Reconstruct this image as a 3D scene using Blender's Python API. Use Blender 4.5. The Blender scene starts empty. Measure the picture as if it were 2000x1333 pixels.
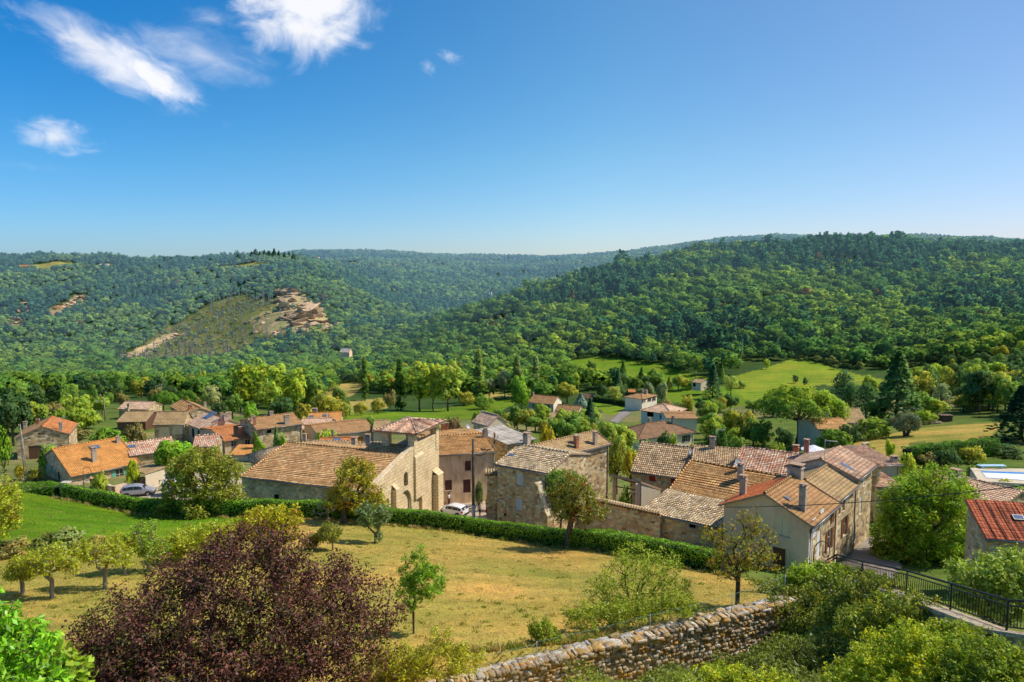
import os; os_debug = bool(os.environ.get("SCENE_DEBUG"))
import bpy, math, random
import numpy as np
from mathutils import Vector, Matrix
C = bpy.context.scene.collection
SC = bpy.context.scene
rad = math.radians
# ------------------------------------------------------------------ camera
F = 1333.0; CX, CY = 1000.0, 666.5
PITCH = math.atan(126.5/1333.0); CP, SP = math.cos(PITCH), math.sin(PITCH)
CAMZ = 31.0
cam_d = bpy.data.cameras.new('camera'); cam = bpy.data.objects.new('camera', cam_d); C.objects.link(cam)
cam.location = (0, 0, CAMZ); cam.rotation_euler = (rad(90)-PITCH, 0, 0)
cam_d.sensor_width = 36; cam_d.lens = 24; cam_d.clip_start = 0.1; cam_d.clip_end = 12000
SC.camera = cam
SC.view_settings.view_transform = 'Standard'; SC.view_settings.look = 'None'
SC.view_settings.exposure = 0; SC.view_settings.gamma = 1
SC.cycles.use_denoising = True
SC.cycles.use_light_tree = False; SC.cycles.use_adaptive_sampling = True; SC.cycles.adaptive_threshold = .03; SC.cycles.adaptive_min_samples = 20
SC.cycles.max_bounces = 5; SC.cycles.diffuse_bounces = 3; SC.cycles.glossy_bounces = 2
SC.cycles.transmission_bounces = 2; SC.cycles.transparent_max_bounces = 4
SC.cycles.caustics_reflective = False; SC.cycles.caustics_refractive = False

def rayd(u, v):
    a = (u-CX)/F; b = (CY-v)/F
    dy = CP + b*SP; dz = -SP + b*CP
    return (a/dy, 1.0, dz/dy)
def P(u, v, Y):
    d = rayd(u, v); return Vector((d[0]*Y, Y, CAMZ+d[2]*Y))
def PZ(u, v, z):
    d = rayd(u, v); Y = (z-CAMZ)/d[2]; return Vector((d[0]*Y, Y, z))
def pxm(u, v, Y):                      # pixels (2000 wide photo) per metre at that depth
    d = rayd(u, v); dep = Y*CP - d[2]*Y*SP
    return F/dep
def proj(p):
    x, y, z = p[0], p[1], p[2]-CAMZ
    dep = y*CP - z*SP; up = y*SP + z*CP
    return CX+F*x/dep, CY-F*up/dep
# ------------------------------------------------------------------ terrain table
LY0, LY1, NLY = math.log(3.0), math.log(7000.0), 760
LY = np.linspace(LY0, LY1, NLY); YS = np.exp(LY)
cols = {
-900:[(36,1165),(45,1085),(58,1010),(70,948),(75,-29.3),(110,-30.4),(150,-34),(200,-40),(330,-57),(500,-80),(800,-90),(1000,640),(1300,560),(1600,500),(2000,505),(4000,520)],
0:[(36,1165),(45,1085),(58,1010),(70,948),(75,-29.3),(110,-30.4),(150,-34),(200,-40),(330,-57),(500,-80),(700,-91),(850,690),(1000,640),(1200,585),(1450,530),(1600,508),(1800,505),(2500,530),(5000,520)],
150:[(36,1165),(45,1088),(58,1020),(69,972),(75,-29.3),(110,-30.4),(150,-34),(200,-40),(330,-57),(500,-80),(700,-91),(850,690),(1000,645),(1200,585),(1450,528),(1600,510),(1800,507),(2500,530),(5000,520)],
300:[(36,1165),(45,1092),(58,1032),(67,1003),(75,-29.3),(110,-30.4),(150,-34),(200,-40),(330,-57),(500,-80),(700,-91),(900,690),(1100,630),(1300,570),(1500,525),(1700,510),(2300,530),(5000,520)],
450:[(36,-17.6),(45,1100),(55,1045),(65,1004),(75,-29.3),(110,-30.4),(150,-34),(190,-40),(330,-57),(480,-78),(650,-90),(800,705),(950,650),(1100,600),(1300,545),(1500,515),(1700,508),(2200,520),(5000,520)],
600:[(30,-17),(40,1140),(50,1075),(64,1004),(73,-30.1),(110,-31.2),(150,-34),(180,-40),(262,-52),(330,-58),(420,-66),(550,-80),(700,700),(850,640),(950,590),(1100,540),(1300,516),(1600,507),(2200,515),(2800,494),(3200,490),(4000,510),(6000,520)],
750:[(30,-17),(40,1150),(50,1082),(64,1017),(73,-30.1),(110,-31.2),(150,-34),(180,-40),(262,-52),(330,-57),(400,-62),(500,-70),(650,-78),(800,690),(1000,650),(1300,595),(1700,545),(2200,520),(2800,501),(3200,495),(4000,510),(6000,520)],
900:[(30,-17),(40,1155),(50,1088),(62,1034),(72,-30.0),(110,-31.5),(150,-34),(180,-40),(262,-52),(330,-57),(420,-60),(520,705),(700,640),(820,605),(1000,640),(1300,625),(1800,560),(2500,520),(3100,502),(4000,515),(6000,520)],
1050:[(30,-17),(40,1165),(48,1112),(58,1055),(68,-29.6),(85,-30.3),(110,-31.5),(150,-34),(180,-40),(250,-50),(330,-55),(420,715),(500,680),(700,610),(850,568),(1100,590),(1600,570),(2200,535),(3000,505),(4000,515),(6000,520)],
1200:[(30,-17),(40,1160),(46,1115),(54,1066),(66,-28.5),(90,-31.5),(120,-33),(150,-37),(200,-44),(250,-50),(350,-53),(430,690),(520,640),(700,575),(900,524),(1100,545),(1600,545),(2500,512),(3100,500),(4000,515),(6000,520)],
1350:[(30,-17),(38,1165),(44,1130),(50,1094),(60,-25),(75,-28.5),(100,-32),(140,-36),(200,-43),(280,-48),(330,745),(400,700),(480,650),(600,595),(800,533),(950,497),(1200,500),(1800,510),(2600,481),(3000,476),(4000,500),(6000,520)],
1500:[(30,-17),(38,1160),(44,1138),(50,1118),(60,-25),(75,-28),(100,-31),(140,-36),(200,-42),(260,785),(320,730),(370,707),(450,650),(600,588),(800,529),(970,487),(1200,490),(1800,500),(2600,467),(3000,463),(4000,490),(6000,520)],
1650:[(30,-17),(38,-17.5),(44,-20),(50,-23),(60,-25),(90,-27.5),(120,-30),(160,-36),(210,-40),(270,770),(340,730),(430,670),(600,593),(800,524),(980,476),(1300,490),(2500,471),(3000,468),(4000,490),(6000,520)],
1800:[(20,-12.5),(30,-18),(40,-21),(50,-23.5),(60,-25),(90,-26.5),(120,850),(150,815),(200,-36),(260,770),(330,725),(430,668),(600,593),(800,526),(980,481),(1300,490),(2300,468),(2800,464),(3500,490),(6000,520)],
2000:[(20,-13),(30,-18),(40,-21),(50,-23),(70,-25),(90,-26),(120,840),(150,808),(200,765),(280,715),(400,660),(600,593),(800,532),(1000,490),(1300,490),(2500,478),(3500,490),(6000,520)],
2900:[(20,-13),(30,-18),(40,-21),(50,-23),(70,-25),(90,-26),(120,840),(150,808),(200,765),(280,715),(400,660),(600,593),(800,524),(1000,490),(1300,495),(2500,490),(6000,520)],
}
def drop_to_v(d, Y):
    return proj((0, Y, CAMZ-d))[1]
UU = np.arange(-900, 2901, 10.0)
ck = sorted(cols)
tabv = np.zeros((len(ck), NLY))
for i, k in enumerate(ck):
    pts = [(3, drop_to_v(2.6, 3)), (8, drop_to_v(5.6, 8)), (18, drop_to_v(12.0, 18))] if cols[k][0][0] > 20 else [(3, drop_to_v(2.6, 3)), (8, drop_to_v(5.6, 8))]
    for Y, v in cols[k]:
        pts.append((Y, v if v > 0 else drop_to_v(-v, Y)))
    tabv[i] = np.interp(LY, [math.log(p[0]) for p in pts], [p[1] for p in pts])
T = np.zeros((len(UU), NLY))
for j in range(NLY):
    T[:, j] = np.interp(UU, ck, tabv[:, j])
def gblur(A, s, axis):
    r = int(3*s)+1; k = np.exp(-0.5*(np.arange(-r, r+1)/s)**2); k /= k.sum()
    pad = [(0, 0), (0, 0)]; pad[axis] = (r, r)
    B = np.pad(A, pad, mode='edge'); out = np.zeros_like(A)
    for i in range(2*r+1):
        sl = [slice(None), slice(None)]; sl[axis] = slice(i, i+A.shape[axis])
        out += k[i]*B[tuple(sl)]
    return out
T = gblur(T, 5.0, 0); _a = gblur(T, 1.1, 1); _b = gblur(T, 3.2, 1); _w = np.clip((YS-85)/60, 0, 1)[None]; T = _a*(1-_w)+_b*_w
# v -> z
dyf = lambda Y: np.interp(np.log(Y), np.log([30, 60, 100, 250, 500]), [.957, .970, .978, .990, .996])
bb = (CY-T)/F
TZ = CAMZ + (-SP+bb*CP)/(CP+bb*SP)*YS[None, :]
QX = lambda u, Y: (u-CX)/F/dyf(Y)
def wobble(x, y):
    a = np.sin(x*.013+y*.009)+np.sin(x*.021-y*.017+1.3)+.6*np.sin(x*.043+y*.037+.4)+.5*np.sin(-x*.061+y*.052+2.1)
    return a
# retaining wall line (world): separates the upper meadow (behind) from the bank in front of it
W0 = np.array([-3.66, 27.2]); W1 = np.array([14.63, 35.0]); WD = (W1-W0)/np.linalg.norm(W1-W0); WN = np.array([-WD[1], WD[0]])
FRONT = ([3, 8, 14, 20, 28, 34, 40, 60], [2.6, 5.6, 9.6, 14.0, 18.3, 20.2, 21.8, 25.0])
def gz(x, y):
    x = np.asarray(x, float); y = np.maximum(np.asarray(y, float), 3.0)
    u = CX + F*dyf(y)*x/y
    fi = np.clip((u-UU[0])/10.0, 0, len(UU)-1.001); fj = np.clip((np.log(y)-LY0)/(LY1-LY0)*(NLY-1), 0, NLY-1.001)
    i = fi.astype(int); j = fj.astype(int); fi = fi-i; fj = fj-j
    z = (TZ[i, j]*(1-fi)+TZ[i+1, j]*fi)*(1-fj) + (TZ[i, j+1]*(1-fi)+TZ[i+1, j+1]*fi)*fj
    z = z + wobble(x, y)*np.clip((y-420)/600, 0, 1)*3.0 + wobble(x*5, y*5)*0.05*np.clip((y-10)/20, 0, 1)
    # in front of the wall
    s = (x-W0[0])*WN[0]+(y-W0[1])*WN[1]; t = (x-W0[0])*WD[0]+(y-W0[1])*WD[1]
    zf = CAMZ-np.interp(y, FRONT[0], FRONT[1])
    w = np.clip((-s+0.1)/0.25, 0, 1)*np.clip((t+26)/24.0, 0, 1)*np.clip((21.5-t)/1.5, 0, 1)*np.clip((t+14)/10+.3, 0, 1)
    z = z*(1-w)+np.minimum(zf, z)*w
    # raised terrace left of the railing
    xr = np.interp(y, [20, 29, 39, 41], [16.1, 17.2, 19.1, 19.4]); zr = CAMZ-2.3-np.interp(y, [14, 21.5, 28.7, 39], [8.4, 11.8, 14.0, 17.2])
    w2 = np.clip((xr-x)/0.3+.3, 0, 1)*np.clip((x-xr+7.5)/5.0, 0, 1)*np.clip((40.5-y)/1.0, 0, 1)*np.clip((y-9)/6.0, 0, 1)
    z = z*(1-w2)+np.maximum(zr-.15, z)*w2
    return z
def g1(x, y): return float(gz(np.array([x]), np.array([y]))[0])
def hit(u, v, Y0=5.0, Y1=6500.0):
    ys = np.exp(np.linspace(math.log(Y0), math.log(Y1), 1500)); d = rayd(u, v)
    zz = CAMZ+d[2]*ys; g = gz(d[0]*ys, ys); k = np.argmax(zz <= g)
    if zz[k] > g[k]: k = len(ys)-1
    if k > 0:
        a = zz[k-1]-g[k-1]; b = g[k]-zz[k]; f = min(1.0, max(0.0, a/max(a+b, 1e-9))); Y = ys[k-1]+(ys[k]-ys[k-1])*f
    else: Y = ys[0]
    return Vector((d[0]*Y, Y, g1(d[0]*Y, Y)))
# ------------------------------------------------------------------ node helpers
class NT:
    def __init__(s, tree): s.t = tree; s.n = tree.nodes; s.l = tree.links
    def new(s, typ, **kw):
        nd = s.n.new(typ)
        for k, v in kw.items():
            if k.startswith('i_'): s.set(nd, k[2:].replace('_', ' '), v)
            elif isinstance(k, str): setattr(nd, k, v)
        return nd
    def set(s, nd, key, v):
        inp = nd.inputs[key] if not isinstance(key, int) else nd.inputs[key]
        if hasattr(v, 'links') or isinstance(v, bpy.types.NodeSocket): s.l.new(v, inp)
        else: inp.default_value = v
    def math(s, op, a, b=None, clamp=False):
        nd = s.n.new('ShaderNodeMath'); nd.operation = op; nd.use_clamp = clamp
        s.set(nd, 0, a)
        if b is not None: s.set(nd, 1, b)
        return nd.outputs[0]
    def mix(s, fac, a, b, mode='MIX'):
        nd = s.n.new('ShaderNodeMix'); nd.data_type = 'RGBA'; nd.blend_type = mode
        s.set(nd, 0, fac); s.set(nd, 6, a); s.set(nd, 7, b); return nd.outputs[2]
    def ramp(s, fac, stops, interp='LINEAR'):
        nd = s.n.new('ShaderNodeValToRGB'); nd.color_ramp.interpolation = interp
        e = nd.color_ramp.elements
        while len(e) < len(stops): e.new(0.5)
        for el, (p, c) in zip(e, stops):
            el.position = p; el.color = (c[0], c[1], c[2], 1) if hasattr(c, '__len__') else (c, c, c, 1)
        s.l.new(fac, nd.inputs[0]); return nd.outputs[0]
    def noise(s, vec, scale, detail=4, rough=.55, dist=0.0):
        nd = s.n.new('ShaderNodeTexNoise'); nd.inputs['Scale'].default_value = scale; nd.inputs['Detail'].default_value = detail
        nd.inputs['Roughness'].default_value = rough; nd.inputs['Distortion'].default_value = dist
        if vec is not None: s.l.new(vec, nd.inputs['Vector'])
        return nd.outputs['Fac']
    def bump(s, h, strength=.5, dist=.05):
        nd = s.n.new('ShaderNodeBump'); nd.inputs['Strength'].default_value = strength; nd.inputs['Distance'].default_value = dist
        s.l.new(h, nd.inputs['Height']); return nd.outputs[0]
def newmat(name):
    m = bpy.data.materials.new(name); m.use_nodes = True
    nt = NT(m.node_tree); nt.n.clear(); out = nt.n.new('ShaderNodeOutputMaterial'); nt.out = out
    return m, nt
def rgba(c): return (c[0], c[1], c[2], 1)
def principled(nt, col, rough=.8, spec=.3, normal=None, metal=0):
    b = nt.n.new('ShaderNodeBsdfPrincipled')
    nt.set(b, 'Base Color', col if not isinstance(col, tuple) else rgba(col))
    nt.set(b, 'Roughness', rough); nt.set(b, 'Specular IOR Level', spec); nt.set(b, 'Metallic', metal)
    if normal is not None: nt.set(b, 'Normal', normal)
    nt.l.new(b.outputs[0], nt.out.inputs[0]); return b
def objco(nt): return nt.n.new('ShaderNodeTexCoord').outputs['Object']
def uvco(nt): return nt.n.new('ShaderNodeTexCoord').outputs['UV']
def wpos(nt): return nt.n.new('ShaderNodeNewGeometry').outputs['Position']
def plain(name, col, rough=.7, spec=.3, var=.15, scale=3.0, metal=0):
    m, nt = newmat(name); n = nt.noise(objco(nt), scale, 5)
    c = nt.mix(1.0, rgba(col), nt.ramp(n, [(.25, 1-var), (.75, 1+var)]), 'MULTIPLY')
    principled(nt, c, rough, spec, None, metal); return m
def leafmat(name, trans=.3, gloss=0.0, rough=.5, soft=False):
    m, nt = newmat(name)
    at = nt.new('ShaderNodeAttribute', attribute_name='tint').outputs['Color']
    oc = nt.n.new('ShaderNodeObjectInfo').outputs['Color']
    col = nt.mix(1.0, at, oc, 'MULTIPLY')
    d = nt.n.new('ShaderNodeBsdfDiffuse'); nt.l.new(col, d.inputs[0])
    if soft: vn = nt.new('ShaderNodeVectorTransform', vector_type='NORMAL', convert_from='OBJECT', convert_to='WORLD'); nt.l.new(nt.new('ShaderNodeAttribute', attribute_name='nrm').outputs['Vector'], vn.inputs[0]); nt.l.new(vn.outputs[0], d.inputs['Normal'])
    t = nt.n.new('ShaderNodeBsdfTranslucent'); tc = nt.mix(1.0, col, (1.25, 1.15, .55, 1), 'MULTIPLY'); nt.l.new(tc, t.inputs[0])
    ms = nt.n.new('ShaderNodeMixShader'); ms.inputs[0].default_value = trans
    nt.l.new(d.outputs[0], ms.inputs[1]); nt.l.new(t.outputs[0], ms.inputs[2]); o = ms.outputs[0]
    if gloss:
        g = nt.n.new('ShaderNodeBsdfGlossy'); g.inputs['Roughness'].default_value = rough; g.inputs[0].default_value = (1, 1, 1, 1)
        m2 = nt.n.new('ShaderNodeMixShader'); m2.inputs[0].default_value = gloss
        nt.l.new(o, m2.inputs[1]); nt.l.new(g.outputs[0], m2.inputs[2]); o = m2.outputs[0]
    nt.l.new(o, nt.out.inputs[0]); return m
LEAF = leafmat('leaf', .4, .02); LEAFM = leafmat('crown_leaf', .33, .012, .5, True); LEAFG = leafmat('glossy_leaf', .35, .022, .4); LEAFP = leafmat('purple_leaf', .2, .014, .5)
# bark
def barkmat(name, c0, c1, sc=6):
    m, nt = newmat(name); co = objco(nt)
    mp = nt.new('ShaderNodeMapping'); nt.l.new(co, mp.inputs[0]); mp.inputs['Scale'].default_value = (1, 1, .25)
    n = nt.noise(mp.outputs[0], sc, 6, .65); c = nt.ramp(n, [(.3, c0), (.7, c1)])
    principled(nt, c, .9, .1, nt.bump(n, .6, .03)); return m
def woodmat():
    m, nt = newmat('woodland_leaf'); at = nt.new('ShaderNodeAttribute', attribute_name='tint'); d = nt.n.new('ShaderNodeBsdfDiffuse'); nt.l.new(at.outputs['Color'], d.inputs[0]); nt.l.new(nt.new('ShaderNodeAttribute', attribute_name='nrm').outputs['Vector'], d.inputs['Normal'])
    t = nt.n.new('ShaderNodeBsdfTranslucent'); nt.l.new(at.outputs['Color'], t.inputs[0]); ms = nt.n.new('ShaderNodeMixShader'); ms.inputs[0].default_value = .25; nt.l.new(d.outputs[0], ms.inputs[1]); nt.l.new(t.outputs[0], ms.inputs[2])
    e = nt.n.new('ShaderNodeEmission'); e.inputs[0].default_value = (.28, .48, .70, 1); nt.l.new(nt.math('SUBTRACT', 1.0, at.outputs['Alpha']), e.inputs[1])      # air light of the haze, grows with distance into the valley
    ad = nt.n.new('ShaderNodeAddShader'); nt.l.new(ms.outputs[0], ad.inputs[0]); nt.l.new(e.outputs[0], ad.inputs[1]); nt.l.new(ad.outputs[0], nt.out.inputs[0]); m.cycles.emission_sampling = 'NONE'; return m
WOODLAND = woodmat()
BARK = barkmat('bark', (.06, .045, .03), (.2, .155, .11)); BARKP = barkmat('pale_bark', (.16, .13, .1), (.42, .37, .3))
# ------------------------------------------------------------------ object helpers
def link(o, parent=None):
    C.objects.link(o)
    if parent is not None: o.parent = parent
    return o
def tag(o, label=None, cat=None, group=None, kind=None):
    if label: o['label'] = label
    if cat: o['category'] = cat
    if group: o['group'] = group
    if kind: o['kind'] = kind
    return o
def empty(name, loc, label, cat, group=None, rz=0.0):
    o = bpy.data.objects.new(name, None); o.empty_display_size = .5; link(o); o.location = loc; o.rotation_euler = (0, 0, rz)
    return tag(o, label, cat, group)
class MB:
    """collects faces with uv and material slots and links them as one mesh object"""
    def __init__(s): s.v = []; s.f = []; s.uv = []; s.mi = []; s.sm = []
    def face(s, pts, uv=None, mi=0, sm=False):
        b = len(s.v); s.v += [tuple(p) for p in pts]; s.f.append(tuple(range(b, b+len(pts))))
        s.uv.append(uv if uv else [(0, 0)]*len(pts)); s.mi.append(mi); s.sm.append(sm)
    def quad(s, a, b, c, d, mi=0, uv=None):
        if uv is None:
            a_, b_, d_ = Vector(a), Vector(b), Vector(d); l = (b_-a_).length; h = (d_-a_).length; uv = [(0, 0), (l, 0), (l, h), (0, h)]
        s.face([a, b, c, d], uv, mi)
    def box(s, x0, x1, y0, y1, z0, z1, mi=0, M=None):
        p = [Vector((x, y, z)) for z in (z0, z1) for y in (y0, y1) for x in (x0, x1)]
        if M is not None: p = [M @ q for q in p]
        for a, b, c, d in ((0, 2, 3, 1), (4, 5, 7, 6), (0, 1, 5, 4), (1, 3, 7, 5), (3, 2, 6, 7), (2, 0, 4, 6)):
            s.quad(p[a], p[b], p[c], p[d], mi)
    def tube(s, pts, radii, n=6, mi=0, cap=True, sm=True, u0=None):
        pts = [Vector(p) for p in pts]
        if not hasattr(radii, '__len__'): radii = [radii]*len(pts)
        rings = []
        for i, p in enumerate(pts):
            d = (pts[min(i+1, len(pts)-1)]-pts[max(i-1, 0)])
            if d.length < 1e-9: d = Vector((0, 0, 1))
            d.normalize(); a = d.orthogonal() if abs(d.z) < .9 else Vector((1, 0, 0)).cross(d)
            if abs(d.z) < .9: a = Vector((0, 0, 1)).cross(d)
            a.normalize(); b = d.cross(a)
            rings.append([p+(a*math.cos(2*math.pi*k/n)+b*math.sin(2*math.pi*k/n))*radii[i] for k in range(n)])
        base = len(s.v)
        for r in rings: s.v += [tuple(q) for q in r]
        for i in range(len(pts)-1):
            for k in range(n):
                k2 = (k+1) % n
                s.f.append((base+i*n+k, base+i*n+k2, base+(i+1)*n+k2, base+(i+1)*n+k)); s.uv.append([(k/n, i), (k2/n, i), (k2/n, i+1), (k/n, i+1)] if u0 is None else [(u0+k/n*.12, 0), (u0+(k+1)/n*.12, 0), (u0+(k+1)/n*.12, (pts[i+1]-pts[0]).length), (u0+k/n*.12, (pts[i+1]-pts[0]).length)]); s.mi.append(mi); s.sm.append(sm)
        if cap:
            s.f.append(tuple(base+k for k in reversed(range(n)))); s.uv.append([(0, 0)]*n); s.mi.append(mi); s.sm.append(False)
            b2 = base+(len(pts)-1)*n; s.f.append(tuple(b2+k for k in range(n))); s.uv.append([(0, 0)]*n); s.mi.append(mi); s.sm.append(False)
    def lathe(s, c, prof, n=16, mi=0, sm=True):
        base = len(s.v)
        for r, z in prof:
            for k in range(n):
                a = 2*math.pi*k/n; s.v.append((c[0]+r*math.cos(a), c[1]+r*math.sin(a), c[2]+z))
        for i in range(len(prof)-1):
            for k in range(n):
                k2 = (k+1) % n; s.f.append((base+i*n+k, base+i*n+k2, base+(i+1)*n+k2, base+(i+1)*n+k))
                s.uv.append([(k, i), (k+1, i), (k+1, i+1), (k, i+1)]); s.mi.append(mi); s.sm.append(sm)
    def mesh(s, name, mats):
        me = bpy.data.meshes.new(name); me.from_pydata(s.v, [], s.f)
        for m in (mats if isinstance(mats, (list, tuple)) else [mats]): me.materials.append(m)
        ul = me.uv_layers.new(name='UVMap'); flat = [c for f in s.uv for p in f for c in p]; ul.data.foreach_set('uv', flat)
        me.polygons.foreach_set('material_index', s.mi); me.polygons.foreach_set('use_smooth', s.sm); me.update(); return me
    def build(s, name, mats, parent=None, loc=None):
        o = bpy.data.objects.new(name, s.mesh(name, mats)); link(o, parent)
        if loc is not None: o.location = loc
        return o
def crown_normals(q, c=(0, 0, .45), k=.6, zs=.8):
    n = np.cross(q[:, 1]-q[:, 0], q[:, 3]-q[:, 0]); n /= np.linalg.norm(n, axis=1)[:, None]+1e-12; d = (q.mean(1)-np.array(c))*np.array([1, 1, zs]); d /= np.linalg.norm(d, axis=1)[:, None]+1e-9
    n *= np.where((n*d).sum(1) < 0, -1, 1)[:, None]; o = d*k+n*(1-k); return o/(np.linalg.norm(o, axis=1)[:, None]+1e-9)
def quadmesh(name, V, tint, mat, nrm=None):
    """V (n,4,3) quads, tint (n,3) colour of each quad"""
    n = len(V); me = bpy.data.meshes.new(name); me.vertices.add(n*4); me.loops.add(n*4); me.polygons.add(n)
    me.vertices.foreach_set('co', np.ascontiguousarray(V, np.float32).ravel())
    me.loops.foreach_set('vertex_index', np.arange(n*4, dtype=np.int32)); me.polygons.foreach_set('loop_start', np.arange(0, n*4, 4, dtype=np.int32))
    a = me.attributes.new('tint', 'FLOAT_COLOR', 'FACE'); c = np.ones((n, 4), np.float32); c[:, :tint.shape[1]] = tint; a.data.foreach_set('color', c.ravel())
    if nrm is not None: a = me.attributes.new('nrm', 'FLOAT_VECTOR', 'FACE'); a.data.foreach_set('vector', np.ascontiguousarray(nrm, np.float32).ravel())
    me.materials.append(mat); me.update(calc_edges=True); return me
# ------------------------------------------------------------------ leaves
def leaf_quads(rng, pos, nrm, size, aspect=.6, jit=.7):
    """a small quad at each pos, facing roughly nrm"""
    n = len(pos); nn = nrm+rng.normal(0, jit, (n, 3)); nn /= np.linalg.norm(nn, axis=1)[:, None]+1e-9
    r = rng.normal(0, 1, (n, 3)); a = np.cross(nn, r); a /= np.linalg.norm(a, axis=1)[:, None]+1e-9; b = np.cross(nn, a)
    s = (size*rng.uniform(.65, 1.35, n))[:, None] if not hasattr(size, '__len__') else size[:, None]
    a = a*s; b = b*s*aspect
    return np.stack([pos-a, pos-b*.9+a*.1, pos+a, pos+b*.9+a*.1], 1)
def sph(rng, n):
    d = rng.normal(0, 1, (n, 3)); return d/np.linalg.norm(d, axis=1)[:, None]
def lobes_crown(rng, lobes, n, size, tvar=.25, flat=1.0, up=.25, jit=.6, aspect=.7, yell=.12):
    """lobes: (k,4) centre+radius. leaf clumps on and in the lobes"""
    L = np.asarray(lobes, float); w = L[:, 3]**2; w /= w.sum(); k = rng.choice(len(L), n, p=w)
    d = sph(rng, n); d[:, 2] += up; d /= np.linalg.norm(d, axis=1)[:, None]
    r = L[k, 3]*(rng.uniform(.35, 1.0, n)**.45)*rng.uniform(.9, 1.15, n)
    pos = L[k, :3]+d*r[:, None]*np.array([1, 1, flat])
    q = leaf_quads(rng, pos, d, size, aspect, jit)
    lt = 1+rng.normal(0, tvar*.6, len(L)); ly = rng.normal(0, yell, len(L))
    t = lt[k]*(1+rng.normal(0, tvar*.6, n)); t = np.clip(t, .35, 1.8); y = ly[k]+rng.normal(0, yell*.5, n)
    tint = np.stack([t*(1+y), t, t*(1-y*.8)], 1); return q, np.clip(tint, .1, 2.2)
# ------------------------------------------------------------------ sky, sun
SUN_EL, SUN_AZ = rad(50), rad(9)          # azimuth measured from +X towards +Y
w = bpy.data.worlds.new('World'); SC.world = w; w.use_nodes = True
nt = NT(w.node_tree); nt.n.clear()
wo = nt.n.new('ShaderNodeOutputWorld'); bg = nt.n.new('ShaderNodeBackground'); bg.inputs['Strength'].default_value = 0.15
sky = nt.n.new('ShaderNodeTexSky'); sky.sky_type = 'NISHITA'; sky.sun_disc = False
sky.sun_elevation = SUN_EL; sky.sun_rotation = rad(90)-SUN_AZ; sky.altitude = 400; sky.air_density = 1.0; sky.dust_density = .9; sky.ozone_density = 2.2
hs = nt.n.new('ShaderNodeHueSaturation'); hs.inputs['Saturation'].default_value = 1.22; hs.inputs['Hue'].default_value = .497
nt.l.new(sky.outputs[0], hs.inputs['Color'])
tc = nt.n.new('ShaderNodeTexCoord'); sx = nt.n.new('ShaderNodeSeparateXYZ'); nt.l.new(tc.outputs['Generated'], sx.inputs[0])
yy = nt.math('MAXIMUM', sx.outputs[1], .05)
gx = nt.math('DIVIDE', sx.outputs[0], yy); gzz = nt.math('DIVIDE', sx.outputs[2], yy)
front = nt.math('GREATER_THAN', sx.outputs[1], .1)
cb = nt.n.new('ShaderNodeCombineXYZ'); nt.l.new(gx, cb.inputs[0]); nt.l.new(gzz, cb.inputs[1])
skyc = nt.mix(1.0, hs.outputs[0], (.95, 1.0, .99, 1), 'MULTIPLY')
# deeper blue away from the sun and higher up (real skies darken about 90 degrees from the sun)
SUND = Vector((math.cos(SUN_AZ)*math.cos(SUN_EL), math.sin(SUN_AZ)*math.cos(SUN_EL), math.sin(SUN_EL)))
vt = nt.new('ShaderNodeVectorMath', operation='DOT_PRODUCT'); nt.l.new(tc.outputs['Generated'], vt.inputs[0]); vt.inputs[1].default_value = SUND
deep = nt.n.new('ShaderNodeMapRange'); nt.l.new(vt.outputs['Value'], deep.inputs[0]); deep.inputs[1].default_value = .62; deep.inputs[2].default_value = -.1
up_ = nt.n.new('ShaderNodeMapRange'); nt.l.new(sx.outputs[2], up_.inputs[0]); up_.inputs[1].default_value = .03; up_.inputs[2].default_value = .36
dfac = nt.math('MULTIPLY', deep.outputs[0], up_.outputs[0])
skyc = nt.mix(dfac, skyc, nt.mix(1.0, skyc, (.0, .82, 1.06, 1), 'MULTIPLY'))
lf_ = nt.n.new('ShaderNodeMapRange'); nt.l.new(sx.outputs[0], lf_.inputs[0]); lf_.inputs[1].default_value = .15; lf_.inputs[2].default_value = -.62
skyc = nt.mix(lf_.outputs[0], skyc, nt.mix(1.0, skyc, (.56, .80, 1.0, 1), 'MULTIPLY'))
rt_ = nt.n.new('ShaderNodeMapRange'); nt.l.new(sx.outputs[0], rt_.inputs[0]); rt_.inputs[1].default_value = .1; rt_.inputs[2].default_value = .62
skyc = nt.mix(rt_.outputs[0], skyc, nt.mix(1.0, skyc, (.90, .82, .88, 1), 'MULTIPLY'))
lo_ = nt.n.new('ShaderNodeMapRange'); nt.l.new(sx.outputs[2], lo_.inputs[0]); lo_.inputs[1].default_value = .16; lo_.inputs[2].default_value = 0
skyc = nt.mix(lo_.outputs[0], skyc, nt.mix(1.0, skyc, (.88, .86, 1.06, 1), 'MULTIPLY'))
CLOUDS = [  # centre px, half length, half width, tilt (deg, down to the right), density, noise stretch
 (222, 116, 205, 60, 25, .70, 2.2), (290, 146, 105, 34, 33, .85, 2.2), (385, 105, 160, 58, 13, .50, 2.0), (598, 8, 138, 105, 8, 1.05, 1.2),
 (412, 36, 66, 24, 3, .36, 2.0), (106, 266, 84, 36, 11, .62, 2.0), (878, 112, 30, 14, 18, .42, 1.4), (836, 132, 20, 14, 40, .4, 1.4),
 (135, 28, 95, 18, 16, .32, 2.5), (60, 325, 120, 12, 6, .2, 3.0)]
res = skyc
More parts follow.
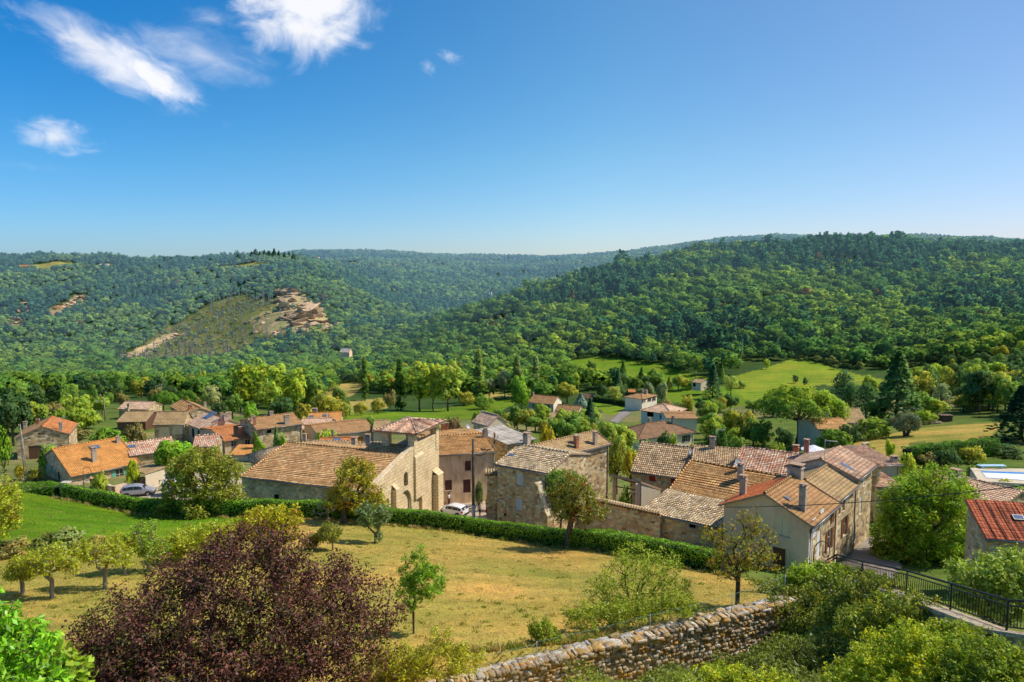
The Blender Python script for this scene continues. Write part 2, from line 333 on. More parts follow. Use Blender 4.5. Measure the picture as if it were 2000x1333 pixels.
for i, (u, v, hl, hw, tilt, den, st) in enumerate(CLOUDS):
    d = rayd(u, v); s = 1.0/F*1.06
    mp = nt.n.new('ShaderNodeMapping'); mp.vector_type = 'TEXTURE'
    mp.inputs['Location'].default_value = (d[0], d[2], 0); mp.inputs['Rotation'].default_value = (0, 0, rad(-tilt)); mp.inputs['Scale'].default_value = (hl*s, hw*s, 1)
    nt.l.new(cb.outputs[0], mp.inputs[0])
    le = nt.new('ShaderNodeVectorMath', operation='LENGTH'); nt.l.new(mp.outputs[0], le.inputs[0])
    mp2 = nt.n.new('ShaderNodeMapping'); nt.l.new(mp.outputs[0], mp2.inputs[0])
    asp = hl/hw; mp2.inputs['Scale'].default_value = (asp/st, 1.0, 1); mp2.inputs['Location'].default_value = (i*7.3, i*3.1, 0)
    n1 = nt.noise(mp2.outputs[0], 1.5, 9, .58, .45)
    a = nt.math('SUBTRACT', 1.0, le.outputs['Value'])
    b = nt.math('MULTIPLY', nt.math('SUBTRACT', n1, .5), 2.3)
    c = nt.math('MULTIPLY', nt.math('ADD', nt.math('MULTIPLY', a, 1.5), b), den, True)
    sm = nt.n.new('ShaderNodeMapRange'); sm.interpolation_type = 'SMOOTHSTEP'; nt.l.new(c, sm.inputs[0]); sm.inputs[2].default_value = 1.05
    fac = nt.math('MULTIPLY', nt.math('MULTIPLY', sm.outputs[0], front), min(.96, den+.12))
    fac = nt.math('MULTIPLY', fac, nt.math('LESS_THAN', le.outputs['Value'], 3.0))
    cc = nt.ramp(sm.outputs[0], [(0, (5.0, 5.6, 7.0)), (1, (6.6, 6.6, 6.8))])
    res = nt.mix(fac, res, cc)
nt.l.new(res, bg.inputs['Color']); nt.l.new(bg.outputs[0], wo.inputs[0])
w.cycles.sampling_method = 'MANUAL'; w.cycles.sample_map_resolution = 256
sd = bpy.data.lights.new('sun', 'SUN'); so = bpy.data.objects.new('sun', sd); link(so)
sd.energy = 4.8; sd.angle = rad(.5); sd.color = (1, .925, .80)
so.rotation_euler = SUND.to_track_quat('Z', 'Y').to_euler()
# ------------------------------------------------------------------ ground
def inpoly(x, y, poly):
    r = np.zeros(len(x), bool); n = len(poly)
    for i in range(n):
        x0, y0 = poly[i]; x1, y1 = poly[(i+1) % n]
        c = ((y0 > y) != (y1 > y)) & (x < (x1-x0)*(y-y0)/((y1-y0) if y1 != y0 else 1e-9)+x0); r ^= c
    return r
def pixpoly(pts, Y0=20, Y1=6500):
    return [(h.x, h.y) for h in (hit(u, v, Y0, Y1) for u, v in pts)]
DRY = (.43, .305, .08); GREEN = (.17, .25, .02); LAWN = (.145, .24, .012); TAN = (.40, .31, .10); FLOOR = (.060, .10, .028); ROCK = (.60, .43, .27)
parcels = [  # name, pixels, colour, Y range
 ('mead', [(-200, 1300), (-200, 1060), (0, 1058), (300, 1035), (470, 1010), (740, 1018), (925, 1036), (1200, 1068), (1420, 1112), (1550, 1140), (1540, 1300), (1000, 1400), (300, 1400)], DRY, 20, 70),
 ('lawn', [(-300, 935), (0, 940), (140, 972), (310, 1005), (560, 1010), (430, 1050), (250, 1070), (100, 1075), (-300, 1075)], LAWN, 30, 75),
 ('f1', [(640, 832), (690, 806), (860, 799), (1000, 778), (1012, 788), (945, 815), (830, 828), (700, 834)], GREEN, 170, 400),
 ('f2', [(640, 752), (712, 745), (708, 772), (655, 788)], TAN, 250, 600),
 ('f3', [(525, 705), (740, 699), (735, 711), (640, 714), (560, 717)], TAN, 350, 800),
 ('f4', [(655, 806), (680, 786), (770, 776), (770, 797), (700, 806)], TAN, 200, 500),
 ('f4b', [(930, 778), (960, 766), (1010, 768), (1010, 778)], TAN, 200, 500),
 ('f5', [(1098, 708), (1170, 697), (1300, 716), (1400, 745), (1300, 750), (1160, 748), (1108, 738)], GREEN, 250, 700),
 ('f6', [(1420, 738), (1540, 704), (1605, 714), (1735, 745), (1725, 752), (1600, 752), (1470, 785), (1400, 778)], (.24, .29, .03), 220, 600),
 ('f7', [(1290, 758), (1420, 755), (1470, 790), (1400, 800), (1290, 785)], GREEN, 150, 500),
 ('f8', [(1150, 786), (1200, 790), (1245, 800), (1180, 812)], GREEN, 150, 400),
 ('f9', [(1655, 866), (1800, 832), (1960, 822), (1945, 858), (1790, 856), (1765, 895), (1690, 897)], DRY, 80, 170),
 ('f10', [(60, 785), (130, 783), (130, 795), (60, 798)], GREEN, 200, 500),
 ('f11', [(380, 755), (470, 742), (460, 752), (400, 768)], TAN, 200, 600),
 ('p1', [(60, 517), (235, 514), (215, 526), (70, 534)], (.36, .32, .12), 900, 3000),
 ('p2', [(420, 522), (520, 515), (520, 524), (430, 529)], (.36, .32, .12), 900, 3000),
  ('p3', [(645, 512), (700, 513), (700, 521), (660, 520)], (.38, .33, .14), 1000, 4000),
 ('p4', [(830, 519), (872, 520), (872, 525), (830, 524)], (.36, .31, .14), 1000, 4000),
 ('s1', [(410, 592), (470, 574), (540, 585), (610, 640), (600, 660), (500, 680), (360, 718), (220, 726), (215, 700), (320, 648)], (.20, .20, .075), 600, 2000),
 ('r1', [(534, 566), (582, 570), (640, 622), (662, 656), (615, 662), (580, 634), (536, 600)], ROCK, 600, 2000),
 ('r2', [(478, 618), (535, 598), (590, 640), (600, 662), (545, 656), (488, 648)], (.38, .31, .17), 600, 2000),
 ('r3', [(240, 690), (330, 655), (360, 648), (355, 655), (290, 690), (250, 700)], ROCK, 600, 2000),
 ('r4', [(90, 612), (150, 575), (180, 580), (150, 605), (100, 625)], (.34, .27, .18), 600, 2000),
 ('r5', [(10, 640), (50, 585), (60, 600), (30, 650)], (.34, .27, .18), 600, 2000),
]
PW = [(n, pixpoly(p, a, b), c) for n, p, c, a, b in parcels]
NOTREE = {n: q for n, q, c in PW}
nu, ny = 560, 620
us = np.concatenate([np.linspace(-880, -40, 50), np.linspace(-30, 2030, nu), np.linspace(2040, 2860, 50)])
ys = np.exp(np.linspace(math.log(3.0), math.log(6800), ny))
Ug, Yg = np.meshgrid(us, ys); Xg = (Ug-CX)/F/dyf(Yg)*Yg
Zg = gz(Xg.ravel(), Yg.ravel()).reshape(Xg.shape)
nv = Xg.size; co = np.stack([Xg.ravel(), Yg.ravel(), Zg.ravel()], 1)
idx = np.arange(nv).reshape(Xg.shape)
fq = np.stack([idx[:-1, :-1], idx[:-1, 1:], idx[1:, 1:], idx[1:, :-1]], -1).reshape(-1, 4)
me = bpy.data.meshes.new('ground'); me.vertices.add(nv); me.loops.add(len(fq)*4); me.polygons.add(len(fq))
me.vertices.foreach_set('co', co.astype(np.float32).ravel()); me.loops.foreach_set('vertex_index', fq.astype(np.int32).ravel())
me.polygons.foreach_set('loop_start', np.arange(0, len(fq)*4, 4, dtype=np.int32)); me.polygons.foreach_set('use_smooth', np.ones(len(fq), bool))
col = np.zeros((nv, 4), np.float32); col[:, 3] = 1
x, y = co[:, 0], co[:, 1]
base = np.array(FLOOR)[None, :]*np.ones((nv, 1))
near = y < 240
wn = wobble(x*.9+3, y*.9)*1.2; wn2 = wobble(y*.7, x*.8+9)*1.2
base[near] = (.24, .22, .09); gm_ = near & (wn > .3); base[gm_] = (.14, .18, .04); base[(y < 34) & (x > 3)] = (.10, .11, .035)
far = y > 900
base[far] = np.array((.055, .10, .05))
for n, q, c in PW:
    k = np.where(y < 100, .35, np.where(y < 700, 1.2, 5.0))
    m = inpoly(x+wn*k, y+wn2*k, q); base[m] = c
col[:, :3] = base
ca = me.attributes.new('col', 'FLOAT_COLOR', 'POINT'); ca.data.foreach_set('color', col.ravel()); me.update(calc_edges=True)
m, nt = newmat('ground_cover'); at = nt.new('ShaderNodeAttribute', attribute_name='col').outputs['Color']; pw = wpos(nt)
n1 = nt.noise(pw, .09, 5, .6); n2 = nt.noise(pw, 1.1, 6, .65); n3 = nt.noise(pw, 7.0, 4, .6)
mp = nt.new('ShaderNodeMapping'); nt.l.new(pw, mp.inputs[0]); mp.inputs['Rotation'].default_value = (0, 0, rad(-14)); mp.inputs['Scale'].default_value = (.09, .55, .2)
n4 = nt.noise(mp.outputs[0], 1.0, 3, .5)            # mowing swathes
n0 = nt.noise(pw, .022, 6, .7)
c = nt.mix(1.0, at, nt.ramp(n0, [(.3, (.6, .62, .62)), (.5, (1, 1, 1)), (.7, (1.25, 1.2, 1.15))]), 'MULTIPLY')
c = nt.mix(1.0, c, nt.ramp(n2, [(.28, (.72, .74, .8)), (.5, (1, 1, 1)), (.75, (1.25, 1.18, 1.1))]), 'MULTIPLY')
c = nt.mix(1.0, c, nt.ramp(n3, [(.3, .68), (.7, 1.25)]), 'MULTIPLY')
c = nt.mix(.8, c, nt.mix(1.0, c, nt.ramp(n1, [(.30, (.46, .80, .42)), (.45, (.80, .98, .75)), (.55, (1.02, 1, .9)), (.7, (1.25, 1.0, .95))]), 'MULTIPLY'))
c = nt.mix(1.0, c, nt.ramp(n4, [(.35, (.78, .84, .74)), (.65, (1.12, 1.08, 1.1))]), 'MULTIPLY')
bp = nt.bump(nt.math('ADD', n3, nt.math('MULTIPLY', n2, 1.5)), .6, .08)
principled(nt, c, .95, .05, bp); me.materials.append(m)
go = bpy.data.objects.new('ground', me); link(go); tag(go, kind='structure')
# ------------------------------------------------------------------ far woods (one mass per hillside)
def far_template(rng, kind, n):
    if kind == 'round':
        k = 7; L = []
        for i in range(k):
            d = sph(rng, 1)[0]; L.append((d[0]*.30, d[1]*.30, .62+d[2]*.22, rng.uniform(.20, .30)))
        L.append((0, 0, .55, .30))
        q, t = lobes_crown(rng, L, n, 4.0/math.sqrt(n)*.27, .12, 1.0, .35, .28, .8, .04)
    elif kind == 'pine':
        L = []
        for i in range(8):
            h = i/7; r = .22*(1-h*.55); a = i*2.4
            L.append((math.cos(a)*r*.7, math.sin(a)*r*.7, .38+.58*h, r*.8+.04))
        q, t = lobes_crown(rng, L, n, 4.0/math.sqrt(n)*.24, .13, .9, .3, .35, .7, .03)
    elif kind == 'spruce':
        h = rng.uniform(0, 1, n)**.8; a = rng.uniform(0, 6.28, n); r = (1-h)*.2*(.75+.5*rng.uniform(0, 1, n))+.012
        pos = np.stack([np.cos(a)*r, np.sin(a)*r, .08+h*.92], 1); nr = np.stack([np.cos(a), np.sin(a), .7+0*a], 1); nr /= np.linalg.norm(nr, axis=1)[:, None]
        q = leaf_quads(rng, pos, nr, 4.0/math.sqrt(n)*.17, .6, .45); t = np.ones((n, 3))*np.clip(1+rng.normal(0, .2, n), .4, 1.6)[:, None]
    else:   # bare dead stem
        q = []; t = []
        for i in range(n):
            z = rng.uniform(.2, .95); a = rng.uniform(0, 6.28); l = .16*(1.1-z)
            p = np.array([0, 0, z]); e = np.array([math.cos(a)*l, math.sin(a)*l, z+l*.8]); s = np.array([0, 0, .026])
            q.append([p-s, p+s, e+s, e-s])
        for a in (0, 1.57):
            s = np.array([math.cos(a)*.03, math.sin(a)*.03, 0]); q.append([-s, s, s*.3+[0, 0, 1], -s*.3+[0, 0, 1]])
        q = np.array(q); t = np.ones((len(q), 3))
    return q, t
def wood(name, label, pts, kinds, sizes, cols, nq, seed, mat=None):
    """pts (n,3) ground points; kinds list per tree; sizes heights; cols (n,3)"""
    rng = np.random.default_rng(seed); tm = {}
    for k in set(kinds): tm[k] = [far_template(rng, k, nq if k != 'dead' else 9) for _ in range(9)]
    Vs, Ts, Ns = [], [], []
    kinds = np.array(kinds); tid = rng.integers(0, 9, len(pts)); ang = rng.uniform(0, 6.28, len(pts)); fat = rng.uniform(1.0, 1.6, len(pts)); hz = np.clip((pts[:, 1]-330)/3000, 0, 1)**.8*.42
    for k in tm:
        for j in range(9):
            ii = np.where((kinds == k) & (tid == j))[0]
            if not len(ii): continue
            q, t = tm[k][j]; ca, sa = np.cos(ang[ii]), np.sin(ang[ii]); s = sizes[ii]; sf = s*fat[ii]
            X = (q[None, :, :, 0]*ca[:, None, None]-q[None, :, :, 1]*sa[:, None, None])*sf[:, None, None]+pts[ii, 0][:, None, None]
            Y = (q[None, :, :, 0]*sa[:, None, None]+q[None, :, :, 1]*ca[:, None, None])*sf[:, None, None]+pts[ii, 1][:, None, None]
            Z = q[None, :, :, 2]*s[:, None, None]+pts[ii, 2][:, None, None]
            nn = crown_normals(q, (0, 0, .5), .62 if k != 'dead' else .3); Ns.append(np.stack([nn[None, :, 0]*ca[:, None]-nn[None, :, 1]*sa[:, None], nn[None, :, 0]*sa[:, None]+nn[None, :, 1]*ca[:, None], np.broadcast_to(nn[None, :, 2], (len(ii), len(nn)))], -1).reshape(-1, 3))
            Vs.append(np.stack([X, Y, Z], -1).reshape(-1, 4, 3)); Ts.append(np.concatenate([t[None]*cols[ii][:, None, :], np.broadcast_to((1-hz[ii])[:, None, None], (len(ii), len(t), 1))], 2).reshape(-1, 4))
    me = quadmesh(name, np.concatenate(Vs), np.concatenate(Ts), mat or WOODLAND, np.concatenate(Ns))
    o = bpy.data.objects.new(name, me); link(o); tag(o, label, 'woodland', kind='stuff'); return o
def scatter_region(rng, x0, x1, y0, y1, sp):
    nx, nyy = int((x1-x0)/sp), int((y1-y0)/sp)
    gx_, gy_ = np.meshgrid(np.arange(nx), np.arange(nyy)); gx_ = gx_.ravel(); gy_ = gy_.ravel()
    X = x0+(gx_+.5*(gy_ % 2)+rng.uniform(-.42, .42, len(gx_)))*sp; Y = y0+(gy_+rng.uniform(-.42, .42, len(gx_)))*sp
    return X, Y
def visible(X, Y, Z, top):
    """keep points whose top can be seen from about the viewpoint (ground only, generous)"""
    keep = np.ones(len(X), bool)
    for f in np.linspace(.35, .985, 26):
        zr = CAMZ+(Z+top*1.6+4-CAMZ)*f; keep &= (gz(X*f, Y*f) < zr+8)
    return keep
def uof(X, Y): return CX+F*dyf(Y)*X/Y
rng = np.random.default_rng(5)
def patchy(X, Y, s, ph=0): return np.sin(X*s+ph)+np.sin(Y*s*1.1-X*s*.4+ph*2)+np.sin(X*s*2.3+Y*s*1.9+ph)*.7
PINE = np.array((.048, .140, .056)); OAK = np.array((.092, .205, .036)); LIME = np.array((.25, .35, .035)); SCRUB = np.array((.19, .23, .05))
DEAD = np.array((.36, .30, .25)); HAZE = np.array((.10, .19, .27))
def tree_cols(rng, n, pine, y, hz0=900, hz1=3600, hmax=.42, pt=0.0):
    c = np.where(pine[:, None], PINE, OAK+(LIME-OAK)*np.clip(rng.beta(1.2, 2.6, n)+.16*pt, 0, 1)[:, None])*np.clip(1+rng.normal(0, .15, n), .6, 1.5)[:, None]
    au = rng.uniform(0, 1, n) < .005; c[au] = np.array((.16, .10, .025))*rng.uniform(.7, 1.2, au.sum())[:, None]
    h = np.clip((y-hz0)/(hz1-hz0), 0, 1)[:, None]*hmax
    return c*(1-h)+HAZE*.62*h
def clear(X, Y, names):
    k = np.zeros(len(X), bool)
    for n in names: k |= inpoly(X, Y, NOTREE[n])
    return k
# hillside on the right
X, Y = scatter_region(rng, -230, 1000, 345, 1090, 6.4); U = uof(X, Y)
k = (U > 690) & (U < 2130) & (Y > np.interp(U, [690, 760, 900, 1050, 1150, 1300, 1420, 1540, 1720, 1800, 2100], [640, 600, 480, 425, 405, 400, 372, 372, 275, 235, 225])) & ~clear(X, Y, ['f2', 'f3', 'f5', 'f6'])
X, Y = X[k], Y[k]; Z = gz(X, Y); k = visible(X, Y, Z, 9); X, Y, Z = X[k], Y[k], Z[k]; n = len(X)
pn = patchy(X, Y, .018)+rng.normal(0, .9, n)+np.clip((Z-CAMZ+5)/28, -1.6, 1.6); pine = pn > .35
hgt = np.where(pine, rng.uniform(7.5, 12, n), rng.uniform(5, 9.5, n)); sc_ = patchy(X, Y, .03, 2) > 1.75; hgt[sc_] *= .45; big = rng.uniform(0, 1, n) < .12; hgt[big] *= 1.35
kinds = np.where(pine, np.where(rng.uniform(0, 1, n) < .25, 'spruce', 'pine'), 'round')
hgt *= np.clip(1+rng.normal(0, .22, n), .55, 1.6); cl = tree_cols(rng, n, pine, Y, 500, 2600, .3, patchy(X, Y, .026, 7)+.4*patchy(X, Y, .07, 3)); cl[sc_] = SCRUB*np.clip(1+rng.normal(0, .15, sc_.sum()), .6, 1.5)[:, None]
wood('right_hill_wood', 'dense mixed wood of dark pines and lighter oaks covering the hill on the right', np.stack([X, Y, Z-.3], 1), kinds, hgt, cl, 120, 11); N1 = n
# rocky hillside on the left
X, Y = scatter_region(rng, -1350, 70, 560, 1840, 9.0); U = uof(X, Y)
k = (U > -130) & ((U < 760) | ((U < 1080) & (Y > 840+(U-760)*.6))) & (Y > np.interp(U, [-100, 300, 500, 600, 760, 800], [560, 600, 600, 560, 560, 560])) & ~(clear(X, Y, ['p1', 'p2', 'p3', 'r3', 'r4']) | (clear(X, Y, ['r1']) & (rng.uniform(0, 1, len(X)) < .93)))
X, Y = X[k], Y[k]; Z = gz(X, Y); k = visible(X, Y, Z, 9)
r2 = clear(X, Y, ['r2', 'r5']) & (rng.uniform(0, 1, len(X)) < .75); k &= ~r2
X, Y, Z = X[k], Y[k], Z[k]; n = len(X)
s1 = clear(X, Y, ['s1']); pine = (patchy(X, Y, .012, 4)+rng.normal(0, .9, n)+(Y-1300)/300 > .9) & ~s1
hgt = np.where(pine, rng.uniform(9, 14, n), rng.uniform(6, 10.5, n)); hgt[s1] = rng.uniform(2.0, 6.0, s1.sum())
kinds = np.where(pine, 'pine', 'round').astype('<U8'); dead = s1 & (rng.uniform(0, 1, n) < .5); kinds[dead] = 'dead'; hgt[dead] = rng.uniform(7, 13, dead.sum())
ds = ~s1 & (rng.uniform(0, 1, n) < .03) & (Y < 1150); kinds[ds] = 'dead'; hgt[ds] = 11
hgt *= np.clip(1+rng.normal(0, .2, n), .55, 1.6); cl = tree_cols(rng, n, pine, Y, 500, 3000, .5, patchy(X, Y, .016, 5)+.4*patchy(X, Y, .05, 3)); cl[s1] = SCRUB*np.clip(1+rng.normal(0, .2, s1.sum()), .5, 1.5)[:, None]; cl[dead | ds] = DEAD*np.clip(1+rng.normal(0, .2, (dead | ds).sum()), .5, 1.5)[:, None]
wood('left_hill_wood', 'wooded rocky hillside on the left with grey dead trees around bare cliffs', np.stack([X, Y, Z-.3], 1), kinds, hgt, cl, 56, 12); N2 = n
# distant ridges
X, Y = scatter_region(rng, -1100, 2600, 1500, 3700, 17); U = uof(X, Y)
k = (U > 560) & (U < 2100) & ~((U < 760) & (Y < 1840)) & ~clear(X, Y, ['p3', 'p4', 'p1', 'p2'])
X, Y = X[k], Y[k]; Z = gz(X, Y); k = visible(X, Y, Z, 12); X, Y, Z = X[k], Y[k], Z[k]; n = len(X)
pine = patchy(X, Y, .008, 1)+rng.normal(0, .9, n) > .3
cl = tree_cols(rng, n, pine, Y, 600, 3400, .55)
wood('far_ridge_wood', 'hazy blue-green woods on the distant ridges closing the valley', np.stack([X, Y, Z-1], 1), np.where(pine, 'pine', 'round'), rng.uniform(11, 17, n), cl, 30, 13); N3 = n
# low trees that fill the valley floor between the village and the hills
X, Y = scatter_region(rng, -620, 560, 215, 700, 7.4); U = uof(X, Y)
lo = np.interp(U, [-100, 60, 210, 420, 560, 640, 760, 900, 1010, 1060, 1100, 1250, 1420, 1500], [235, 300, 330, 270, 240, 330, 330, 310, 280, 285, 300, 330, 330, 330])
hi = np.interp(U, [-100, 560, 640, 690, 760, 900, 1050, 1150, 1300, 1420, 1500], [640, 690, 660, 650, 610, 490, 435, 415, 405, 390, 372])
k = (U > -120) & (U < 1430) & (Y > lo) & (Y < hi) & ~clear(X, Y, ['f1', 'f2', 'f3', 'f4', 'f4b', 'f5', 'f6', 'f7', 'f8', 'f10', 'f11'])
X, Y = X[k], Y[k]; Z = gz(X, Y); k = visible(X, Y, Z, 9); X, Y, Z = X[k], Y[k], Z[k]; n = len(X)
pine = rng.uniform(0, 1, n) < .16
hgt = rng.uniform(5.5, 11, n); cl = tree_cols(rng, n, pine, Y, 400, 2200, .35)*1.15
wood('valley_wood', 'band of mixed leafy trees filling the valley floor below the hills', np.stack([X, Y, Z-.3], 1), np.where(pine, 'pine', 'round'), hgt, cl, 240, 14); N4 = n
print('woods', N1, N2, N3, N4)
# ------------------------------------------------------------------ building materials
def tilemat(name, pal, tw=.24, th=.36, gap=.55, lichen=(.33, .30, .12), lf=.35, seam=0.0, chan=.35, rowc=.5):
    m, nt = newmat(name); uv = uvco(nt); sp = nt.n.new('ShaderNodeSeparateXYZ'); nt.l.new(uv, sp.inputs[0])
    us_ = nt.math('DIVIDE', sp.outputs[0], tw); vs_ = nt.math('DIVIDE', sp.outputs[1], th)
    cu = nt.math('FLOOR', us_); cv = nt.math('FLOOR', vs_); fu = nt.math('FRACT', us_); fv = nt.math('FRACT', vs_)
    cb = nt.n.new('ShaderNodeCombineXYZ'); nt.l.new(cu, cb.inputs[0]); nt.l.new(cv, cb.inputs[1])
    wn = nt.new('ShaderNodeTexWhiteNoise', noise_dimensions='2D'); nt.l.new(cb.outputs[0], wn.inputs['Vector'])
    n = len(pal); c = nt.ramp(wn.outputs['Value'], [((i+.5)/n, p) for i, p in enumerate(pal)])
    nb = nt.noise(uv, .55, 5, .6); nm = nt.noise(uv, 2.6, 4, .6)
    rv = nt.new('ShaderNodeTexWhiteNoise', noise_dimensions='1D'); nt.l.new(cv, rv.inputs['W'])
    c = nt.mix(1.0, c, nt.ramp(rv.outputs['Value'], [(0, 1-.16*rowc), (1, 1+.16*rowc)]), 'MULTIPLY')
    c = nt.mix(nt.math('MULTIPLY', nt.ramp(nm, [(.45, 0), (.68, 1)]), lf), c, rgba(lichen))
    c = nt.mix(1.0, c, nt.ramp(nb, [(.3, (.68, .66, .64)), (.5, (1, 1, 1)), (.7, (1.18, 1.12, 1.05))]), 'MULTIPLY')
    c = nt.mix(1.0, c, nt.ramp(fv, [(0, 1-gap), (.2, 1-gap), (.42, 1.05), (1, 1.08)]), 'MULTIPLY')  # gap and overlap shadow of each tile row, painted into the colour
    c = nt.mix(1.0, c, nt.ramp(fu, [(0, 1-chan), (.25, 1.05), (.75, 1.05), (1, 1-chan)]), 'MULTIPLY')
    if seam:
        fs = nt.math('FRACT', nt.math('DIVIDE', sp.outputs[0], seam)); c = nt.mix(1.0, c, nt.ramp(fs, [(0, .28), (.16, .28), (.26, 1), (1, 1)]), 'MULTIPLY')
    bp = nt.bump(nt.math('ADD', nt.math('SINE', nt.math('MULTIPLY', fu, math.pi)), nt.math('SUBTRACT', 1.0, fv)), .5, .06)
    principled(nt, c, .9, .15, bp); return m
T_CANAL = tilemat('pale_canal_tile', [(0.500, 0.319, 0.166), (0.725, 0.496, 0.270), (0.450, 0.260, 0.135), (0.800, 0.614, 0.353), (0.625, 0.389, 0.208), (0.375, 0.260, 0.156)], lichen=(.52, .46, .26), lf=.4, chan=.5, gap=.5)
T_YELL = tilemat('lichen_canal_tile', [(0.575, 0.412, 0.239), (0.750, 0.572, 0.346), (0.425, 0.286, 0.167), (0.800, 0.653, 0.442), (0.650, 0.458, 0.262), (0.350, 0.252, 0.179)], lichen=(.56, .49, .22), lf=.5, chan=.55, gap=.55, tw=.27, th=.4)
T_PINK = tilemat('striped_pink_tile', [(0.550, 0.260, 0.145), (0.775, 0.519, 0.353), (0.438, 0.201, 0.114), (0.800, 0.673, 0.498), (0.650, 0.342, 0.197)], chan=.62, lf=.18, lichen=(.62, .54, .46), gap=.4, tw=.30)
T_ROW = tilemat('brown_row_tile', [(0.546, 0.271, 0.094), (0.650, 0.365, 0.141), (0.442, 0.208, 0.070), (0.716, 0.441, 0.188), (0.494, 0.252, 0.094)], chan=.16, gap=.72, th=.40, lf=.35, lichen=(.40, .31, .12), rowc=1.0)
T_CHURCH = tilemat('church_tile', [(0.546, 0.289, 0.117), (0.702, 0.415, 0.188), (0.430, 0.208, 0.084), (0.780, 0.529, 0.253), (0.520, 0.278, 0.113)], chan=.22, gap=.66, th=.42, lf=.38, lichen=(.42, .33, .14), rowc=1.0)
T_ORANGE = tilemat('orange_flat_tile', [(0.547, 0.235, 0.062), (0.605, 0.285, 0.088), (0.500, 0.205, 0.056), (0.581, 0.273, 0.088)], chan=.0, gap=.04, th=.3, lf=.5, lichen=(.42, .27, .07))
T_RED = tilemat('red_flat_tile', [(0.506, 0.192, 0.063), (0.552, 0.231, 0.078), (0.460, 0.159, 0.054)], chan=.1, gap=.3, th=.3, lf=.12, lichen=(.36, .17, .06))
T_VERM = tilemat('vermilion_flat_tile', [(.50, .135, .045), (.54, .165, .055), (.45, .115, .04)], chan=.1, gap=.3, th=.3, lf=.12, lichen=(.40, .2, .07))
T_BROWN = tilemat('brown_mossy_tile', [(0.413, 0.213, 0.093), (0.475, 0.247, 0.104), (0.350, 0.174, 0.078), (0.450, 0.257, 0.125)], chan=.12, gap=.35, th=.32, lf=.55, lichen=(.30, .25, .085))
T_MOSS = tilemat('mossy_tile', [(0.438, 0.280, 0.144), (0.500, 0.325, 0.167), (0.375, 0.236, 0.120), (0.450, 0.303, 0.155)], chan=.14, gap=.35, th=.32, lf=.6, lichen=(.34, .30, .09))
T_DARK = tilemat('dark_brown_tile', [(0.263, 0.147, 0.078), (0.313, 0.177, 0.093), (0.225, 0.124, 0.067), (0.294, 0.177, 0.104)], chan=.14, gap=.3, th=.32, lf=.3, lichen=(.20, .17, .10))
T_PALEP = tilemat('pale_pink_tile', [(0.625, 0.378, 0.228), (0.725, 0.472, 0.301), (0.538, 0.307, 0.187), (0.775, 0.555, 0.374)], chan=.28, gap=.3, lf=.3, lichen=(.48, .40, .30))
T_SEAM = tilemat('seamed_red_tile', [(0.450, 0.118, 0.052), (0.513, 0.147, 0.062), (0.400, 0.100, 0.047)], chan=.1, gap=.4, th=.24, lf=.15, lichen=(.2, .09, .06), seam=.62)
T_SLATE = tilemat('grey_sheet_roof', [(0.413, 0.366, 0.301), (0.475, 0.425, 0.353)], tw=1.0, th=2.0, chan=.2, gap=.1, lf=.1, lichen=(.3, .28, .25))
def stonemat(name, pal, scale=1.9, mortar=(.42, .34, .22), mw=.05, bumps=.7, dirt=.25):
    m, nt = newmat(name); uv = uvco(nt)
    nz = nt.new('ShaderNodeTexNoise'); nz.inputs['Scale'].default_value = 1.8; nt.l.new(uv, nz.inputs['Vector'])
    ad = nt.new('ShaderNodeVectorMath', operation='MULTIPLY_ADD'); nt.l.new(nz.outputs['Color'], ad.inputs[0]); ad.inputs[1].default_value = (.3, .3, 0); nt.l.new(uv, ad.inputs[2])
    mp = nt.new('ShaderNodeMapping'); nt.l.new(ad.outputs[0], mp.inputs[0]); mp.inputs['Scale'].default_value = (1, 1.7, 1)
    v = nt.new('ShaderNodeTexVoronoi', voronoi_dimensions='2D'); v.inputs['Scale'].default_value = scale; nt.l.new(mp.outputs[0], v.inputs['Vector'])
    e = nt.new('ShaderNodeTexVoronoi', voronoi_dimensions='2D', feature='DISTANCE_TO_EDGE'); e.inputs['Scale'].default_value = scale; nt.l.new(mp.outputs[0], e.inputs['Vector'])
    sc = nt.n.new('ShaderNodeSeparateColor'); nt.l.new(v.outputs['Color'], sc.inputs[0]); n = len(pal)
    c = nt.ramp(sc.outputs[0], [((i+.5)/n, p) for i, p in enumerate(pal)])
    ed = nt.ramp(e.outputs['Distance'], [(mw*.4, 1), (mw*1.6, 0)]); c = nt.mix(ed, c, rgba(mortar))
    big = nt.noise(uv, .45, 5, .6); fine = nt.noise(uv, 9, 4, .6)
    c = nt.mix(1.0, c, nt.ramp(big, [(.3, 1-dirt*1.4), (.7, 1+dirt*.7)]), 'MULTIPLY'); c = nt.mix(1.0, c, nt.ramp(fine, [(.3, .82), (.7, 1.15)]), 'MULTIPLY')
    principled(nt, c, .92, .1, nt.bump(nt.math('ADD', nt.math('MULTIPLY', nt.math('MINIMUM', e.outputs['Distance'], .12), 5.0), fine), bumps, .05)); return m
S_GOLD = stonemat('golden_rubble', [(0.638, 0.455, 0.223), (0.802, 0.615, 0.360), (0.433, 0.273, 0.123), (0.850, 0.757, 0.498), (0.597, 0.373, 0.143), (0.308, 0.211, 0.143)], mortar=(.58, .47, .31))
S_BROWN = stonemat('brown_rubble', [(0.706, 0.443, 0.229), (0.850, 0.723, 0.387), (0.395, 0.217, 0.120), (0.850, 0.850, 0.542), (0.850, 0.495, 0.198), (0.590, 0.411, 0.291)], mortar=(.68, .53, .33), scale=2.5)
